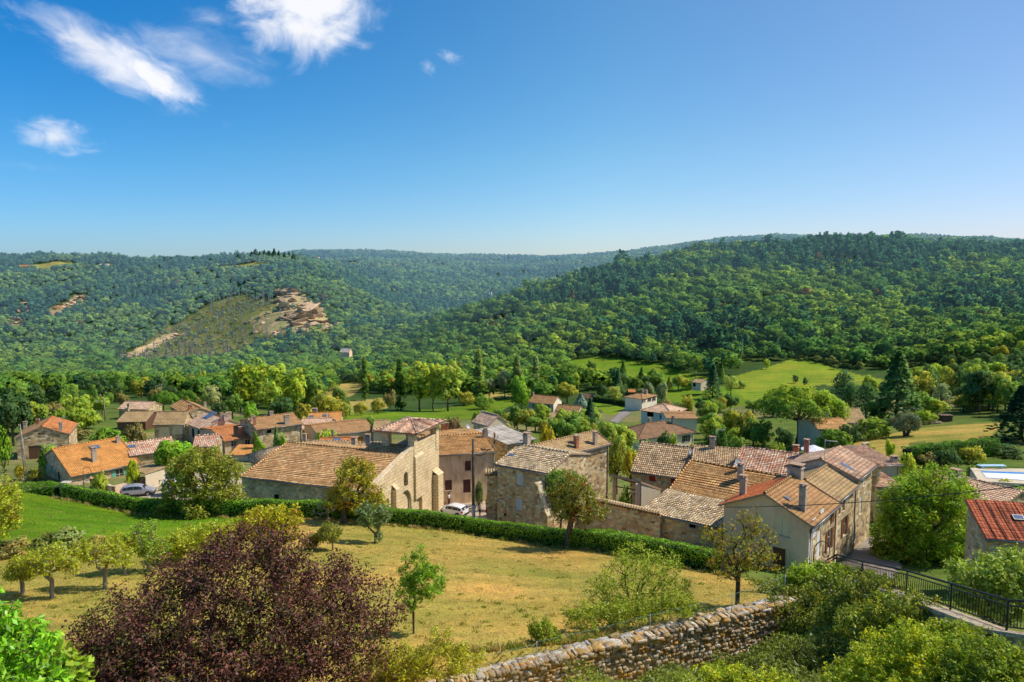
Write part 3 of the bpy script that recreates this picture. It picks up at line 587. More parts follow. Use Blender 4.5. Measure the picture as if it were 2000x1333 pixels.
S_GREY = stonemat('grey_rubble', [(0.624, 0.466, 0.324), (0.850, 0.649, 0.459), (0.420, 0.298, 0.202), (0.850, 0.800, 0.568), (0.729, 0.498, 0.269)], mortar=(.66, .53, .36), scale=2.0)
def ashlarmat():
    m, nt = newmat('pale_ashlar'); uv = uvco(nt); b = nt.new('ShaderNodeTexBrick'); nt.l.new(uv, b.inputs['Vector'])
    b.inputs['Scale'].default_value = 1.0; b.inputs['Brick Width'].default_value = .72; b.inputs['Row Height'].default_value = .40; b.inputs['Mortar Size'].default_value = .02
    b.inputs['Color1'].default_value = (.82, .65, .40, 1); b.inputs['Color2'].default_value = (.72, .54, .30, 1); b.inputs['Mortar'].default_value = (.42, .31, .18, 1)
    n = nt.noise(uv, .5, 6, .65); f = nt.noise(uv, 5, 5, .6)
    c = nt.mix(1.0, b.outputs['Color'], nt.ramp(n, [(.3, (.70, .68, .64)), (.5, (1, 1, 1)), (.7, (1.12, 1.1, 1.06))]), 'MULTIPLY')
    c = nt.mix(1.0, c, nt.ramp(f, [(.3, .86), (.7, 1.1)]), 'MULTIPLY')
    principled(nt, c, .9, .1, nt.bump(nt.math('ADD', nt.math('MULTIPLY', b.outputs['Fac'], -1.2), f), .5, .04)); return m
S_ASH = ashlarmat()
def plastermat(name, col, stain=(.6, .55, .5), amt=.4):
    m, nt = newmat(name); uv = uvco(nt); mp = nt.new('ShaderNodeMapping'); nt.l.new(uv, mp.inputs[0]); mp.inputs['Scale'].default_value = (1.0, .32, 1)
    n = nt.noise(mp.outputs[0], 1.1, 7, .66); f = nt.noise(uv, 14, 3, .5); g = nt.noise(uv, .35, 4, .6)
    c = nt.mix(nt.math('MULTIPLY', nt.ramp(n, [(.45, 0), (.7, 1)]), amt), rgba(col), nt.mix(1.0, rgba(col), rgba(stain), 'MULTIPLY'))
    c = nt.mix(1.0, c, nt.ramp(g, [(.3, .88), (.7, 1.08)]), 'MULTIPLY'); c = nt.mix(1.0, c, nt.ramp(f, [(.3, .95), (.7, 1.05)]), 'MULTIPLY')
    principled(nt, c, .9, .1, nt.bump(f, .25, .02)); return m
PL_GREY = plastermat('grey_render', (.88, .62, .40)); PL_OLD = plastermat('stained_render', (.78, .58, .39), (.5, .45, .38), .8)
PL_WHITE = plastermat('white_render', (.92, .80, .62), amt=.2); PL_CREAM = plastermat('cream_render', (.66, .56, .40), amt=.3)
WOODM = plain('eave_timber', (.16, .10, .06), .8); EDGE = plain('tile_edge', (.42, .28, .18), .9); WHITEP = plain('white_paint', (.72, .71, .68), .5, .4, .06)
def paint(name, col): return plain(name, col, .55, .35, .12, 1.5)
SH = dict(white=paint('pale_blue_shutter', (.60, .64, .68)), red=paint('red_shutter', (.42, .025, .02)), plum=paint('plum_shutter', (.10, .035, .035)), cream=paint('cream_shutter', (.84, .66, .40)),
          brown=paint('brown_shutter', (.21, .075, .03)), green=paint('sea_green_shutter', (.15, .42, .31)), pure=paint('white_shutter', (.74, .74, .72)), orange=paint('orange_shutter', (.52, .22, .03)), wood=paint('old_wood', (.15, .075, .045)))
mg, ntg = newmat('window_glass'); principled(ntg, (.025, .03, .035), .12, .6); GLASS = mg
mg, ntg = newmat('dark_opening'); principled(ntg, (.012, .010, .009), .9, .1); DARK = mg
GUTTER = plain('zinc', (.22, .22, .22), .45, .5, .1, 2, .6); METAL = plain('grey_metal', (.42, .44, .46), .45, .5, .1, 2, .3); IRON = plain('black_iron', (.014, .014, .016), .5, .4)
CH_BRICK = plain('chimney_brick', (.42, .17, .09), .9); CH_STONE = plain('chimney_render', (.46, .38, .29), .9, .1, .25); CH_GREY = plain('grey_block', (.22, .22, .22), .9); DISHM = plain('dish_grey', (.45, .46, .47), .4, .5)
PANEL = plain('roof_window_glass', (.10, .15, .22), .15, .6); SILL = plain('stone_sill', (.55, .47, .35), .9)
# ------------------------------------------------------------------ building kit
def solve_along(p, d, u):
    k = (u-CX)/F; zr = p.z-CAMZ
    return (k*(p.y*CP-zr*SP)-p.x)/(d[0]-k*CP*d[1])
def zat(v, Y): return CAMZ+rayd(0, v)[2]*Y
def plane_grid(mb, e0, e1, r1, r0, tw, th, amp, mi, rng, st=.045):
    """corrugated tile courses over a rectangular slope"""
    e0, e1, r0, r1 = map(Vector, (e0, e1, r0, r1)); L = (e1-e0).length; H = (r0-e0).length; N = (e1-e0).cross(r0-e0).normalized()
    nu_ = max(2, int(L/(tw/4))); nr = max(1, round(H/th)); base = len(mb.v); rows = []
    ph = rng.uniform(0, 9)
    for k in range(nr):
        rows += [(k/nr, st), ((k+1)/nr-1e-4, .0)]
    for v, h in rows:
        for i in range(nu_+1):
            uu = i/nu_; x = uu*L; p = e0.lerp(e1, uu).lerp(r0.lerp(r1, uu), v)
            off = h+amp*abs(math.sin(math.pi*x/tw))+.035*math.sin(x*.9+ph)*math.sin(v*H*1.1+ph*2)+.012*math.sin(x*7+v*31+ph)
            mb.v.append(tuple(p+N*off))
    for r in range(len(rows)-1):
        for i in range(nu_):
            a = base+r*(nu_+1)+i; mb.f.append((a, a+1, a+nu_+2, a+nu_+1))
            x0, x1 = i/nu_*L, (i+1)/nu_*L; v0, v1 = rows[r][0]*nr*th, rows[r+1][0]*nr*th
            mb.uv.append([(x0, v0), (x1, v0), (x1, v1), (x0, v1)]); mb.mi.append(mi); mb.sm.append(False)
def slope(mb, e0, e1, r1, r0, detail, rng, mi=0, tw=.24, th=.36, thick=.14):
    e0, e1, r0, r1 = map(Vector, (e0, e1, r0, r1)); N = (e1-e0).cross(r0-e0).normalized()
    if detail: plane_grid(mb, e0, e1, r1, r0, tw, th, .05 if detail == 2 else .010, mi, rng, .045 if detail == 2 else (.04 if detail == 3 else .018))
    else:
        L = (e1-e0).length; H = (r0-e0).length; X = (e1-e0).normalized(); Yv = N.cross(X)
        pts = [e0, e1, r1, r0] if (r1-r0).length > 1e-4 else [e0, e1, r1]
        mb.face([p+N*.02 for p in pts], [((p-e0).dot(X), (p-e0).dot(Yv)) for p in pts], mi)
    lo = [p-N*thick for p in (e0, e1, r1, r0)]; up = [e0, e1, r1, r0]
    if (r1-r0).length < 1e-4: lo = lo[:3]; up = up[:3]
    mb.face(list(reversed(lo)), None, 2)
    for i in range(len(up)):
        j = (i+1) % len(up); mb.face([lo[i], lo[j], up[j]+N*.015, up[i]+N*.015], [(0, 0), (1, 0), (1, .1), (0, .1)], 1)
def caps(mb, a, b, r=.13, mi=0):
    a, b = Vector(a), Vector(b); n = max(1, int((b-a).length/.42)); d = (b-a)
    for i in range(n):
        mb.tube([a+d*(i/n), a+d*((i+1)/n-.004)], [r*1.0, r*.86], 8, mi, True, True, (i*7.3+a.x*3.1) % 50)
def wall_panel(mb, o, xd, L, H, holes, mi, inward, uoff=0.0, depth=.2):
    o, xd, inward = Vector(o), Vector(xd), Vector(inward); Z = Vector((0, 0, 1))
    holes = [(max(.02, a), min(L-.02, b), max(.0, c), min(H-.03, d)) for a, b, c, d in holes]; holes = [h for h in holes if h[1]-h[0] > .1 and h[3]-h[2] > .1]
    xs = sorted({0, L, *[h[0] for h in holes], *[h[1] for h in holes]}); zs = sorted({0, H, *[h[2] for h in holes], *[h[3] for h in holes]})
    for i in range(len(xs)-1):
        for k in range(len(zs)-1):
            cx, cz = (xs[i]+xs[i+1])/2, (zs[k]+zs[k+1])/2
            if any(h[0] < cx < h[1] and h[2] < cz < h[3] for h in holes): continue
            q = [(xs[i], zs[k]), (xs[i+1], zs[k]), (xs[i+1], zs[k+1]), (xs[i], zs[k+1])]
            mb.face([o+xd*a+Z*b for a, b in q], [(a+uoff, b) for a, b in q], mi)
    for a, b, c, d in holes:
        r = [(a, c), (b, c), (b, d), (a, d)]
        for i in range(4):
            p, q = r[i], r[(i+1) % 4]
            mb.face([o+xd*p[0]+Z*p[1], o+xd*q[0]+Z*q[1], o+xd*q[0]+Z*q[1]+inward*depth, o+xd*p[0]+Z*p[1]+inward*depth], [(p[0]+uoff, p[1]), (q[0]+uoff, q[1]), (q[0]+uoff+.1, q[1]+.1), (p[0]+uoff+.1, p[1]+.1)], mi)
CANALS = (T_CANAL, T_YELL, T_PINK, T_PALEP)
hrng = np.random.default_rng(77)
ZENV = {}
class House: pass
SIDES = dict(F=((-1, -1), (1, 0), (0, 1)), R=((1, -1), (0, 1), (-1, 0)), L=((-1, 1), (0, -1), (1, 0)), K=((1, 1), (-1, 0), (0, -1)))
def house(label, A, B, Y, C_u=None, W=None, side='R', ridge='x', apex=None, rise=None, wall=S_GOLD, roof=T_CANAL, ang=None, Lm=None, Cm=None, extL=0, extR=0,
          wins=(), chims=(), over=.35, gover=.18, detail=None, hip=0, name='village_house', cat='house', wallR=None, roof2=None, base=None, at='A', z=None, gutter=True, sink=.6, group=None, lights=(), noroof=False, bare=False, wallh=None):
    H = House()
    if z is not None: pA = PZ(A[0], A[1], z) if at == 'A' else PZ(B[0], B[1], z)
    else: pA = P(A[0], A[1], Y) if at == 'A' else P(B[0], B[1], Y)
    if ang is None:
        o = PZ(B[0], B[1], pA.z) if at == 'A' else PZ(A[0], A[1], pA.z); d = (o-pA) if at == 'A' else (pA-o); d.normalize()
    else: d = Vector((math.cos(rad(ang)), math.sin(rad(ang)), 0))
    if at == 'A': L = solve_along(pA, d, B[0]); a0 = pA
    else:
        L = solve_along(pA, -d, A[0]) if Lm is None else 2*solve_along(pA, -d, Lm); a0 = pA-d*L
    a0 = a0-d*extL; L = L+extL+extR
    n = Vector((-d.y, d.x, 0)); b0 = a0+d*L
    cor = b0 if side == 'R' else a0
    if C_u is not None: W = solve_along(cor, n, C_u)
    if Cm is not None: W = 2*solve_along(cor, n, Cm)
    W = abs(W); H.L, H.W, H.d, H.n = L, W, d, n; H.ang = math.atan2(d.y, d.x)
    ctr = a0+d*(L/2)+n*(W/2); ze = pA.z
    if wallh is not None: base = ze-wallh
    if base is None:
        base = min(g1(*(ctr+d*(sx_*L/2)+n*(sy_*W/2)).xy) for sx_ in (-1, 0, 1) for sy_ in (-1, 0, 1))-sink
    base = min(base, ze-1.5)
    H.z = ze; H.base = base; H.ctr = Vector((ctr.x, ctr.y, base)); h = ze-base; H.h = h
    inv = Matrix.Translation(H.ctr) @ Matrix.Rotation(H.ang, 4, 'Z'); H.M = inv; H.I = inv.inverted(); hx, hy = L/2, W/2
    camL = H.I @ Vector((0, 0, CAMZ)); H.camL = camL
    def lray(u, v):
        dv = Vector(rayd(u, v)); return (H.I.to_3x3() @ dv)
    H.lray = lray
    if rise is None:
        if ridge == 'y': wp = H.M @ Vector((0, -hy, 0)); rise = zat(apex[1] if hasattr(apex, '__len__') else apex, wp.y)-ze
        else:
            yy_ = hy if ridge == 'shed' else 0.0; r = lray(*apex); t = (yy_-camL.y)/r.y; rise = (camL+r*t).z-h
    H.rise = rise
    if os_debug: print('%-34s L%.1f W%.1f h%.1f rise%.2f ang%.0f Y%.0f' % (label[:34], L, W, h, rise, math.degrees(H.ang), ctr.y))
    def roofz(x, y):
        if ridge == 'x': zz_ = h+rise*(1-abs(y)/hy)
        elif ridge == 'y': zz_ = h+rise*(1-abs(x)/hx)
        else: zz_ = h+rise*(y+hy)/W
        if hip: zz_ = min(zz_, h+rise*(hx-abs(x))/hip) if ridge == 'x' else min(zz_, h+rise*(hy-abs(y))/hip)
        return zz_
    H.roofz = roofz
    def on_roof(u, v):
        r = lray(u, v); t = max(1, ctr.y-25); 
        while t < ctr.y+25:
            p = camL+r*t
            if abs(p.x) < hx+.4 and abs(p.y) < hy+.4 and p.z < roofz(p.x, p.y): return p
            t += .05
        r = lray(u, v); p = camL+r*ctr.y; return Vector((max(-hx, min(hx, p.x)), max(-hy, min(hy, p.y)), 0))
    H.on_roof = on_roof
    def on_side(s, u, v):
        r = lray(u, v)
        if s in 'FK': yv = -hy if s == 'F' else hy; t = (yv-camL.y)/r.y; p = camL+r*t; return (p.x+hx, p.z)
        xv = hx if s == 'R' else -hx; t = (xv-camL.x)/r.x; p = camL+r*t; return ((p.y+hy) if s == 'R' else (hy-p.y), p.z)
    H.on_side = on_side
    root = empty(name, H.ctr, label, cat, group, H.ang); H.root = root
    if detail is None: detail = (2 if roof in CANALS else 3 if roof in (T_ROW, T_CHURCH) else 1) if ctr.y < 108 else False
    # openings
    holes = dict(F=[], R=[], L=[], K=[]); plan = []
    for wdef in wins:
        s, u, v, ww, wh, st, mt = (list(wdef)+[None])[:7]
        sx_, sz_ = on_side(s, u, v); Ls = L if s in 'FK' else W
        sx_ = min(max(sx_, ww/2+.1), Ls-ww/2-.1)
        if st == 'door': z0 = sz_-wh/2; z1 = sz_+wh/2
        else: z0, z1 = sz_-wh/2, sz_+wh/2
        ok = z1 < h-.04 and z0 > 0
        if ok: holes[s].append((sx_-ww/2, sx_+ww/2, z0, z1))
        plan.append((s, sx_, z0, z1, ww, st, mt, ok))
    mb = MB(); mats = [wall, wallR or wall]
    for s in 'FRLK':
        c0, xd, inn = SIDES[s]; o = Vector((c0[0]*hx, c0[1]*hy, 0)); Ls = L if s in 'FK' else W
        wall_panel(mb, o, Vector((xd[0], xd[1], 0)), Ls, h, holes[s], 1 if s == 'R' else 0, Vector((inn[0], inn[1], 0)), {'F': 0, 'R': 31.3, 'L': 57.7, 'K': 83.1}[s])
    if not hip and ridge in ('x', 'y'):
        if ridge == 'x':
            mb.face([(hx, -hy, h), (hx, hy, h), (hx, 0, h+rise)], [(31.3, h), (31.3+W, h), (31.3+hy, h+rise)], 1); mb.face([(-hx, hy, h), (-hx, -hy, h), (-hx, 0, h+rise)], [(57.7, h), (57.7+W, h), (57.7+hy, h+rise)], 0)
        else:
            mb.face([(-hx, -hy, h), (hx, -hy, h), (0, -hy, h+rise)], [(0, h), (L, h), (hx, h+rise)], 0); mb.face([(hx, hy, h), (-hx, hy, h), (0, hy, h+rise)], [(83, h), (83+L, h), (83+hx, h+rise)], 0)
    elif ridge == 'shed':
        mb.face([(hx, -hy, h), (hx, hy, h), (hx, hy, h+rise)], [(31.3, h), (31.3+W, h), (31.3+W, h+rise)], 1); mb.face([(-hx, hy, h), (-hx, -hy, h), (-hx, hy, h+rise)], [(57.7, h), (57.7+W, h), (57.7, h+rise)], 0)
        mb.quad((hx, hy, h), (-hx, hy, h), (-hx, hy, h+rise), (hx, hy, h+rise), 0)
    H.wall = mb.build('wall', mats, root)
    # roof
    rb = MB(); e = over; g = gover; rm = [roof, EDGE, WOODM, roof2 or roof]; rg = hrng
    if noroof: pass
    elif hip:
        k = rise/hip; kx = rise/hy; E = e
        c = [(-hx-E, -hy-E), (hx+E, -hy-E), (hx+E, hy+E), (-hx-E, hy+E)]; z0 = h-k*E*.6
        P4 = [Vector((a, b, z0)) for a, b in c]
        if ridge == 'x': r0, r1 = Vector((-hx+hip, 0, h+rise)), Vector((hx-hip, 0, h+rise)); fs = [(P4[0], P4[1], r1, r0), (P4[1], P4[2], r1, r1), (P4[2], P4[3], r0, r1), (P4[3], P4[0], r0, r0)]
        else: r0, r1 = Vector((0, -hy+hip, h+rise)), Vector((0, hy-hip, h+rise)); fs = [(P4[0], P4[1], r0, r0), (P4[1], P4[2], r1, r0), (P4[2], P4[3], r1, r1), (P4[3], P4[0], r0, r1)]
        for f in fs: slope(rb, *f, False, rg, 0)
        caps(rb, r0+Vector((0, 0, .05)), r1+Vector((0, 0, .05)))
        for i, p in enumerate(P4):
            q = (r0 if i in (0, 3) else r1) if ridge == 'x' else (r0 if i in (0, 1) else r1); caps(rb, p+Vector((0, 0, .05)), q+Vector((0, 0, .05)))
    elif ridge == 'x':
        k = rise/hy; lo = h-k*e; T_ = .06
        slope(rb, (-hx-g, -hy-e, lo+T_), (hx+g, -hy-e, lo+T_), (hx+g, 0, h+rise+T_), (-hx-g, 0, h+rise+T_), detail, rg, 0)
        slope(rb, (hx+g, hy+e, lo+T_), (-hx-g, hy+e, lo+T_), (-hx-g, 0, h+rise+T_), (hx+g, 0, h+rise+T_), False, rg, 3)
        caps(rb, (-hx-g, 0, h+rise+.1), (hx+g, 0, h+rise+.1))
        if detail:
            for sg in (-1, 1): caps(rb, (sg*(hx+g-.06), -hy-e, lo+.12), (sg*(hx+g-.06), 0, h+rise+.12), .09)
    elif ridge == 'y':
        k = rise/hx; lo = h-k*e; T_ = .06
        slope(rb, (hx+e, -hy-g, lo+T_), (hx+e, hy+g, lo+T_), (0, hy+g, h+rise+T_), (0, -hy-g, h+rise+T_), detail, rg, 0)
        slope(rb, (-hx-e, hy+g, lo+T_), (-hx-e, -hy-g, lo+T_), (0, -hy-g, h+rise+T_), (0, hy+g, h+rise+T_), detail, rg, 3)
        caps(rb, (0, -hy-g, h+rise+.1), (0, hy+g, h+rise+.1))
    else:
        k = rise/W; lo = h-k*e; T_ = .06
        slope(rb, (-hx-g, -hy-e, lo+T_), (hx+g, -hy-e, lo+T_), (hx+g, hy+g, h+rise+k*g+T_), (-hx-g, hy+g, h+rise+k*g+T_), detail, rg, 0)
    H.roof = rb.build('roof', rm, root) if not noroof else None
    # gutter with downpipe
    if gutter and ctr.y < 150 and not noroof:
        gm = MB()
        if ridge in ('x', 'shed') or hip:
            zg = h-(rise/(hy if ridge == 'x' else W))*e-.02
            gm.tube([(-hx-g, -hy-e-.05, zg), (hx+g, -hy-e-.05, zg)], .065, 6); gm.tube([(hx-.25, -hy-e, zg), (hx-.25, -hy-.06, zg-.35), (hx-.25, -hy-.06, .2)], .05, 6)
        else:
            zg = h-(rise/hx)*e-.02
            gm.tube([(hx+e+.05, -hy-g, zg), (hx+e+.05, hy+g, zg)], .065, 6); gm.tube([(hx+e, -hy+.25, zg), (hx+.06, -hy+.25, zg-.35), (hx+.06, -hy+.25, .2)], .05, 6)
        gm.build('gutter', GUTTER, root)
    # windows
    for s, sx_, z0, z1, ww, st, mt, ok in plan:
        c0, xd, inn = SIDES[s]; o = Vector((c0[0]*hx, c0[1]*hy, 0)); X = Vector((xd[0], xd[1], 0)); Nn = -Vector((inn[0], inn[1], 0)); Z = Vector((0, 0, 1))
        Mx = Matrix(((X.x, -Nn.x, 0, o.x+X.x*sx_), (X.y, -Nn.y, 0, o.y+X.y*sx_), (0, 0, 1, z0), (0, 0, 0, 1)))   # local: x along wall, y inward, z up
        wh = z1-z0; yb = .10 if ok else -.03
        if st == 'shut':
            m_ = MB()
            for k in (-1, 1):
                xa, xb = (-ww/2+.01, -.012) if k < 0 else (.012, ww/2-.01); m_.box(xa, xb, yb-.05, yb, .02, wh-.02, 0, Mx)
                for zz_ in (.18, .8): m_.box(xa+.04, xb-.04, yb-.07, yb-.048, wh*zz_, wh*zz_+.07, 0, Mx)
            so_ = m_.build('shutter', SH[mt], root)
            if ctr.y < 110: m2 = MB(); m2.box(-ww/2-.08, ww/2+.08, -.06, .0 if not ok else .1, -.10, -.005, 0, Mx); m2.build('sill', SILL, so_)
            continue
        if st == 'door':
            m_ = MB(); m_.box(-ww/2+.01, ww/2-.01, yb, yb+.06, .01, wh-.01, 0, Mx)
            for i in range(1, 5): m_.box(-ww/2+ww*i/5-.012, -ww/2+ww*i/5+.012, yb-.015, yb+.01, .05, wh-.05, 0, Mx)
            m_.build('door', SH[mt or 'wood'], root); continue
        m_ = MB(); fw = .06
        if st in ('open', 'opensh'):
            for a, b, c_, d_ in ((-ww/2, -ww/2+fw, 0, wh), (ww/2-fw, ww/2, 0, wh), (-ww/2+fw, ww/2-fw, 0, fw), (-ww/2+fw, ww/2-fw, wh-fw, wh), (-fw/2, fw/2, fw, wh-fw), (-ww/2+fw, ww/2-fw, wh*.55, wh*.55+fw*.7)):
                m_.box(a, b, yb-.0, yb+.05, c_, d_, 0, Mx)
        m_.box(-ww/2-.08, ww/2+.08, -.05, .06 if ok else 0, -.10, -.004, 1, Mx)
        wo_ = m_.build('window', [WHITEP if st != 'dark' else SH['wood'], SILL], root)
        p_ = MB(); p_.box(-ww/2, ww/2, yb+.03, yb+.07, 0.0, wh, 0, Mx); p_.build('pane', GLASS if st != 'dark' else DARK, wo_)
        if st == 'opensh':
            for k in (-1, 1):
                sb = MB(); xa = k*(ww/2+.02); xb = k*(ww/2+.02+ww*.48); sb.box(min(xa, xb), max(xa, xb), -.06, -.015, 0, wh, 0, Mx)
                for zz_ in (.15, .8): sb.box(min(xa, xb)+.03, max(xa, xb)-.03, -.08, -.058, wh*zz_, wh*zz_+.07, 0, Mx)
                sb.build('shutter', SH[mt], wo_)
    # chimneys: (u, v, width, height, style)
    for cd in chims:
        u, v, cw, chh, st = cd; p = on_roof(u, v); zr = roofz(p.x, p.y); m_ = MB()
        mt = {'s': CH_STONE, 'b': CH_BRICK, 'g': CH_GREY, 'm': GUTTER}[st[0]]
        zb = zr-.5; zt = zr+chh
        if st == 'm': m_.tube([(p.x, p.y, zb), (p.x, p.y, zt)], cw/2, 8); m_.lathe((p.x, p.y, zt+.05), [(cw*.8, 0), (.02, .18)], 8)
        else:
            m_.box(p.x-cw/2, p.x+cw/2, p.y-cw*.4, p.y+cw*.4, zb, zt); m_.box(p.x-cw*.6, p.x+cw*.6, p.y-cw*.5, p.y+cw*.5, zt-.14, zt-.05)
            for sx_ in (-1, 1): m_.box(p.x+sx_*cw*.38-.05, p.x+sx_*cw*.38+.05, p.y-cw*.36, p.y+cw*.36, zt, zt+.18, 1)
            m_.box(p.x-cw*.62, p.x+cw*.62, p.y-cw*.5, p.y+cw*.5, zt+.18, zt+.25, 1)
            m_.box(p.x-cw*.7, p.x+cw*.7, p.y-cw*.55, p.y+cw*.55, zr-.35, zr+.10, 2) if ctr.y < 110 and False else None
        m_.build('chimney', [mt, EDGE, METAL], H.roof or root)
    for u, v, lw, lh in lights:
        p = on_roof(u, v); m_ = MB(); sx_ = 1e-3
        a = Vector((p.x, p.y, roofz(p.x, p.y))); dx = Vector((sx_, 0, roofz(p.x+sx_, p.y)-a.z)).normalized(); dy_ = Vector((0, sx_, roofz(p.x, p.y+sx_)-a.z)).normalized(); N = dx.cross(dy_)
        if ridge == 'y': dx, dy_ = dy_, dx
        Mx = Matrix(((dx.x, dy_.x, N.x, a.x), (dx.y, dy_.y, N.y, a.y), (dx.z, dy_.z, N.z, a.z), (0, 0, 0, 1)))
        m_.box(-lw/2, lw/2, -lh/2, lh/2, .0, .16, 0, Mx); m_.box(-lw/2+.07, lw/2-.07, -lh/2+.07, lh/2-.07, .15, .175, 1, Mx)
        m_.build('skylight', [GUTTER, PANEL], H.roof)
    return H
def dish(H, u, v, r=.42):
    p = H.on_roof(u, v); zr = H.roofz(p.x, p.y); m_ = MB(); m_.tube([(p.x, p.y, zr-.2), (p.x, p.y, zr+.7)], .03, 6)
    d = Vector((.4, -.8, .4)); d = (H.I.to_3x3() @ d).normalized(); c = Vector((p.x, p.y, zr+.75)); a = d.orthogonal().normalized(); b = d.cross(a); pr = [(0, -.08), (r*.5, -.05), (r*.85, 0), (r, .04)]; n = 16; bs = len(m_.v)
    for rr, hh in pr:
        for k in range(n): q = c+(a*math.cos(6.2832*k/n)+b*math.sin(6.2832*k/n))*rr+d*hh; m_.v.append(tuple(q))
    for i in range(3):
        for k in range(n): k2 = (k+1) % n; m_.f.append((bs+i*n+k, bs+i*n+k2, bs+(i+1)*n+k2, bs+(i+1)*n+k)); m_.uv.append([(0, 0)]*4); m_.mi.append(0); m_.sm.append(True)
    m_.tube([c+b*r*.9, c+d*.45], .015, 4); m_.build('satellite_dish', DISHM, H.roof or H.root)

def aerial(H, u, v, hh=1.8):
    p = H.on_roof(u, v); zr = H.roofz(p.x, p.y); m_ = MB(); m_.tube([(p.x, p.y, zr-.2), (p.x, p.y, zr+hh)], .022, 5)
    m_.tube([(p.x-.1, p.y, zr+hh-.1), (p.x+1.0, p.y+.3, zr+hh-.1)], .018, 4)
    for k in range(7): a = p.x+.05+k*.14; m_.tube([(a, p.y-.28+.04*k, zr+hh-.1), (a, p.y+.30+.04*k-.02*k, zr+hh-.1)], .010, 4)
    m_.build('television_aerial', METAL, H.roof or H.root)
# ------------------------------------------------------------------ the village houses
h1 = house('stone house with red tiled roof at the far left edge beside the lattice pole', (32, 855), (132, 847), 112, W=9, side='L', ridge='y', apex=833, wall=S_GOLD, roof=T_RED, roof2=T_BROWN,
      wins=[('F', 69, 884, 1.9, 2.3, 'door', 'wood'), ('F', 81, 848, .9, .35, 'dark')], chims=[(39, 845, .5, 1.2, 's'), (74.5, 829, .5, .7, 'b'), (119.5, 842, .5, 1.3, 's')])
h2 = house('long low stone house with bright orange roof and sea green shutters', (139, 930), (270, 911), 97, ang=52, C_u=75, side='L', apex=(120, 875), wall=S_GREY, roof=T_ORANGE,
      wins=[('L', 92, 914, 1.0, 1.2, 'shut', 'white'), ('L', 101, 917, 1.0, 1.3, 'shut', 'green'), ('L', 109, 931, .9, 2.0, 'shut', 'green'), ('L', 115, 934, .9, 1.9, 'dark'), ('F', 179, 929, 1.4, .9, 'shut', 'green'), ('F', 234, 928, 1.1, 1.9, 'opensh', 'green')],
      chims=[(184.5, 902, .62, 2.0, 's'), (231, 866, .5, .9, 's')], lights=[(185, 875, 1.4, .9)])
house('low house with striped pink tile roof and roof window adjoining the orange roofed house', (255, 890), (345, 877), 105, W=7.5, apex=(285, 862), wall=S_GOLD, roof=T_PINK, lights=[(255, 874, 1.5, .9)])
house('low outbuilding with pink tile roof half hidden behind the tall leafy trees', (378, 872), (424, 868), 112, ang=14, W=5, rise=1.2, wall=S_GOLD, roof=T_PINK, detail=False)
house('dark brown barn with open timber front behind the green garden', (229, 824), (284, 821), 148, ang=6, W=9, side='L', apex=(250, 805), wall=SH['wood'], roof=T_MOSS, chims=[(228, 817, .6, .8, 's')])
house('long low building with pale weathered roof furthest back in the left cluster', (232, 798), (290, 800), 176, ang=-6, C_u=316, apex=(258, 785), wall=S_GOLD, roof=T_PALEP, chims=[(252, 803, .6, 1.4, 's')])
house('stone barn with mossy roof and pale garage door', (301, 828), (360, 824), 132, ang=8, C_u=282, side='L', apex=(320, 805), wall=S_GOLD, roof=T_MOSS, wins=[('F', 321, 846, 2.0, 2.4, 'shut', 'cream'), ('F', 347, 840, 1.9, 1.9, 'shut', 'cream')])
house('tall gabled stone house with brown tiles right behind the mossy barn', (366, 810), (415, 804), 152, W=14, side='L', ridge='y', apex=797, wall=S_GOLD, roof=T_BROWN, roof2=T_ROW, wins=[('F', 388, 816, 1.3, .6, 'dark')], chims=[(372, 800, .7, 1.0, 'b'), (401, 796, .5, 1.2, 's')])
house('house with pale pink roof, blue roof window and cream gable', (400, 839), (472, 831), 128, ang=46, C_u=367, side='L', ridge='y', apex=816, wall=PL_CREAM, roof=T_BROWN, roof2=T_PALEP, wins=[('L', 377, 846, 1.2, 1.9, 'dark'), ('L', 388, 848, .9, 1.5, 'dark')],
      chims=[(446, 809, .9, 1.2, 's'), (433, 819, .5, 1.0, 's'), (441, 833, .8, .6, 's')], lights=[(411, 812, 2.0, 2.4)])
h9 = house('small house with rusty red roof, white verge and two dark windows', (439, 862), (497, 856), 118, ang=40, C_u=394, side='L', apex=(450, 835), wall=PL_OLD, roof=T_RED, wins=[('F', 457, 867, .95, 1.0, 'open'), ('F', 484, 864, .95, 1.0, 'open')], chims=[(471, 852, .7, 1.5, 'b')])
house('low lean-to with orange roof and white wall below the rusty red roof', (450, 889), (493, 884), 112, ang=4, W=4.5, ridge='shed', apex=(470, 870), wall=PL_WHITE, roof=T_ORANGE)
house('broad stone house with brown roof, tall chimneys and dark left gable', (502, 839), (590, 830), 118, ang=38, C_u=469, side='L', apex=(520, 814), wall=S_GOLD, roof=T_BROWN, wins=[('F', 526, 843, .8, .6, 'dark')],
      chims=[(560, 829, .8, 1.5, 's'), (493, 824, .5, 1.0, 's'), (498, 831, .35, 1.4, 'b'), (530, 812, .6, .7, 's')])
house('house with orange roof and two small roof windows near the green meadow', (600, 833), (664, 824), 142, ang=10, W=9, side='L', apex=(620, 807), wall=S_GOLD, roof=T_ORANGE, chims=[(615, 806, 1.0, .9, 's'), (643, 822, .3, 1.2, 'm')], lights=[(634, 813, .9, .9), (608, 815, .9, .9)])
house('low roof of pale pink tiles in front of the orange roofed house', (583, 839), (640, 836), 130, ang=4, W=8, apex=(610, 818), wall=S_GOLD, roof=T_PALEP)
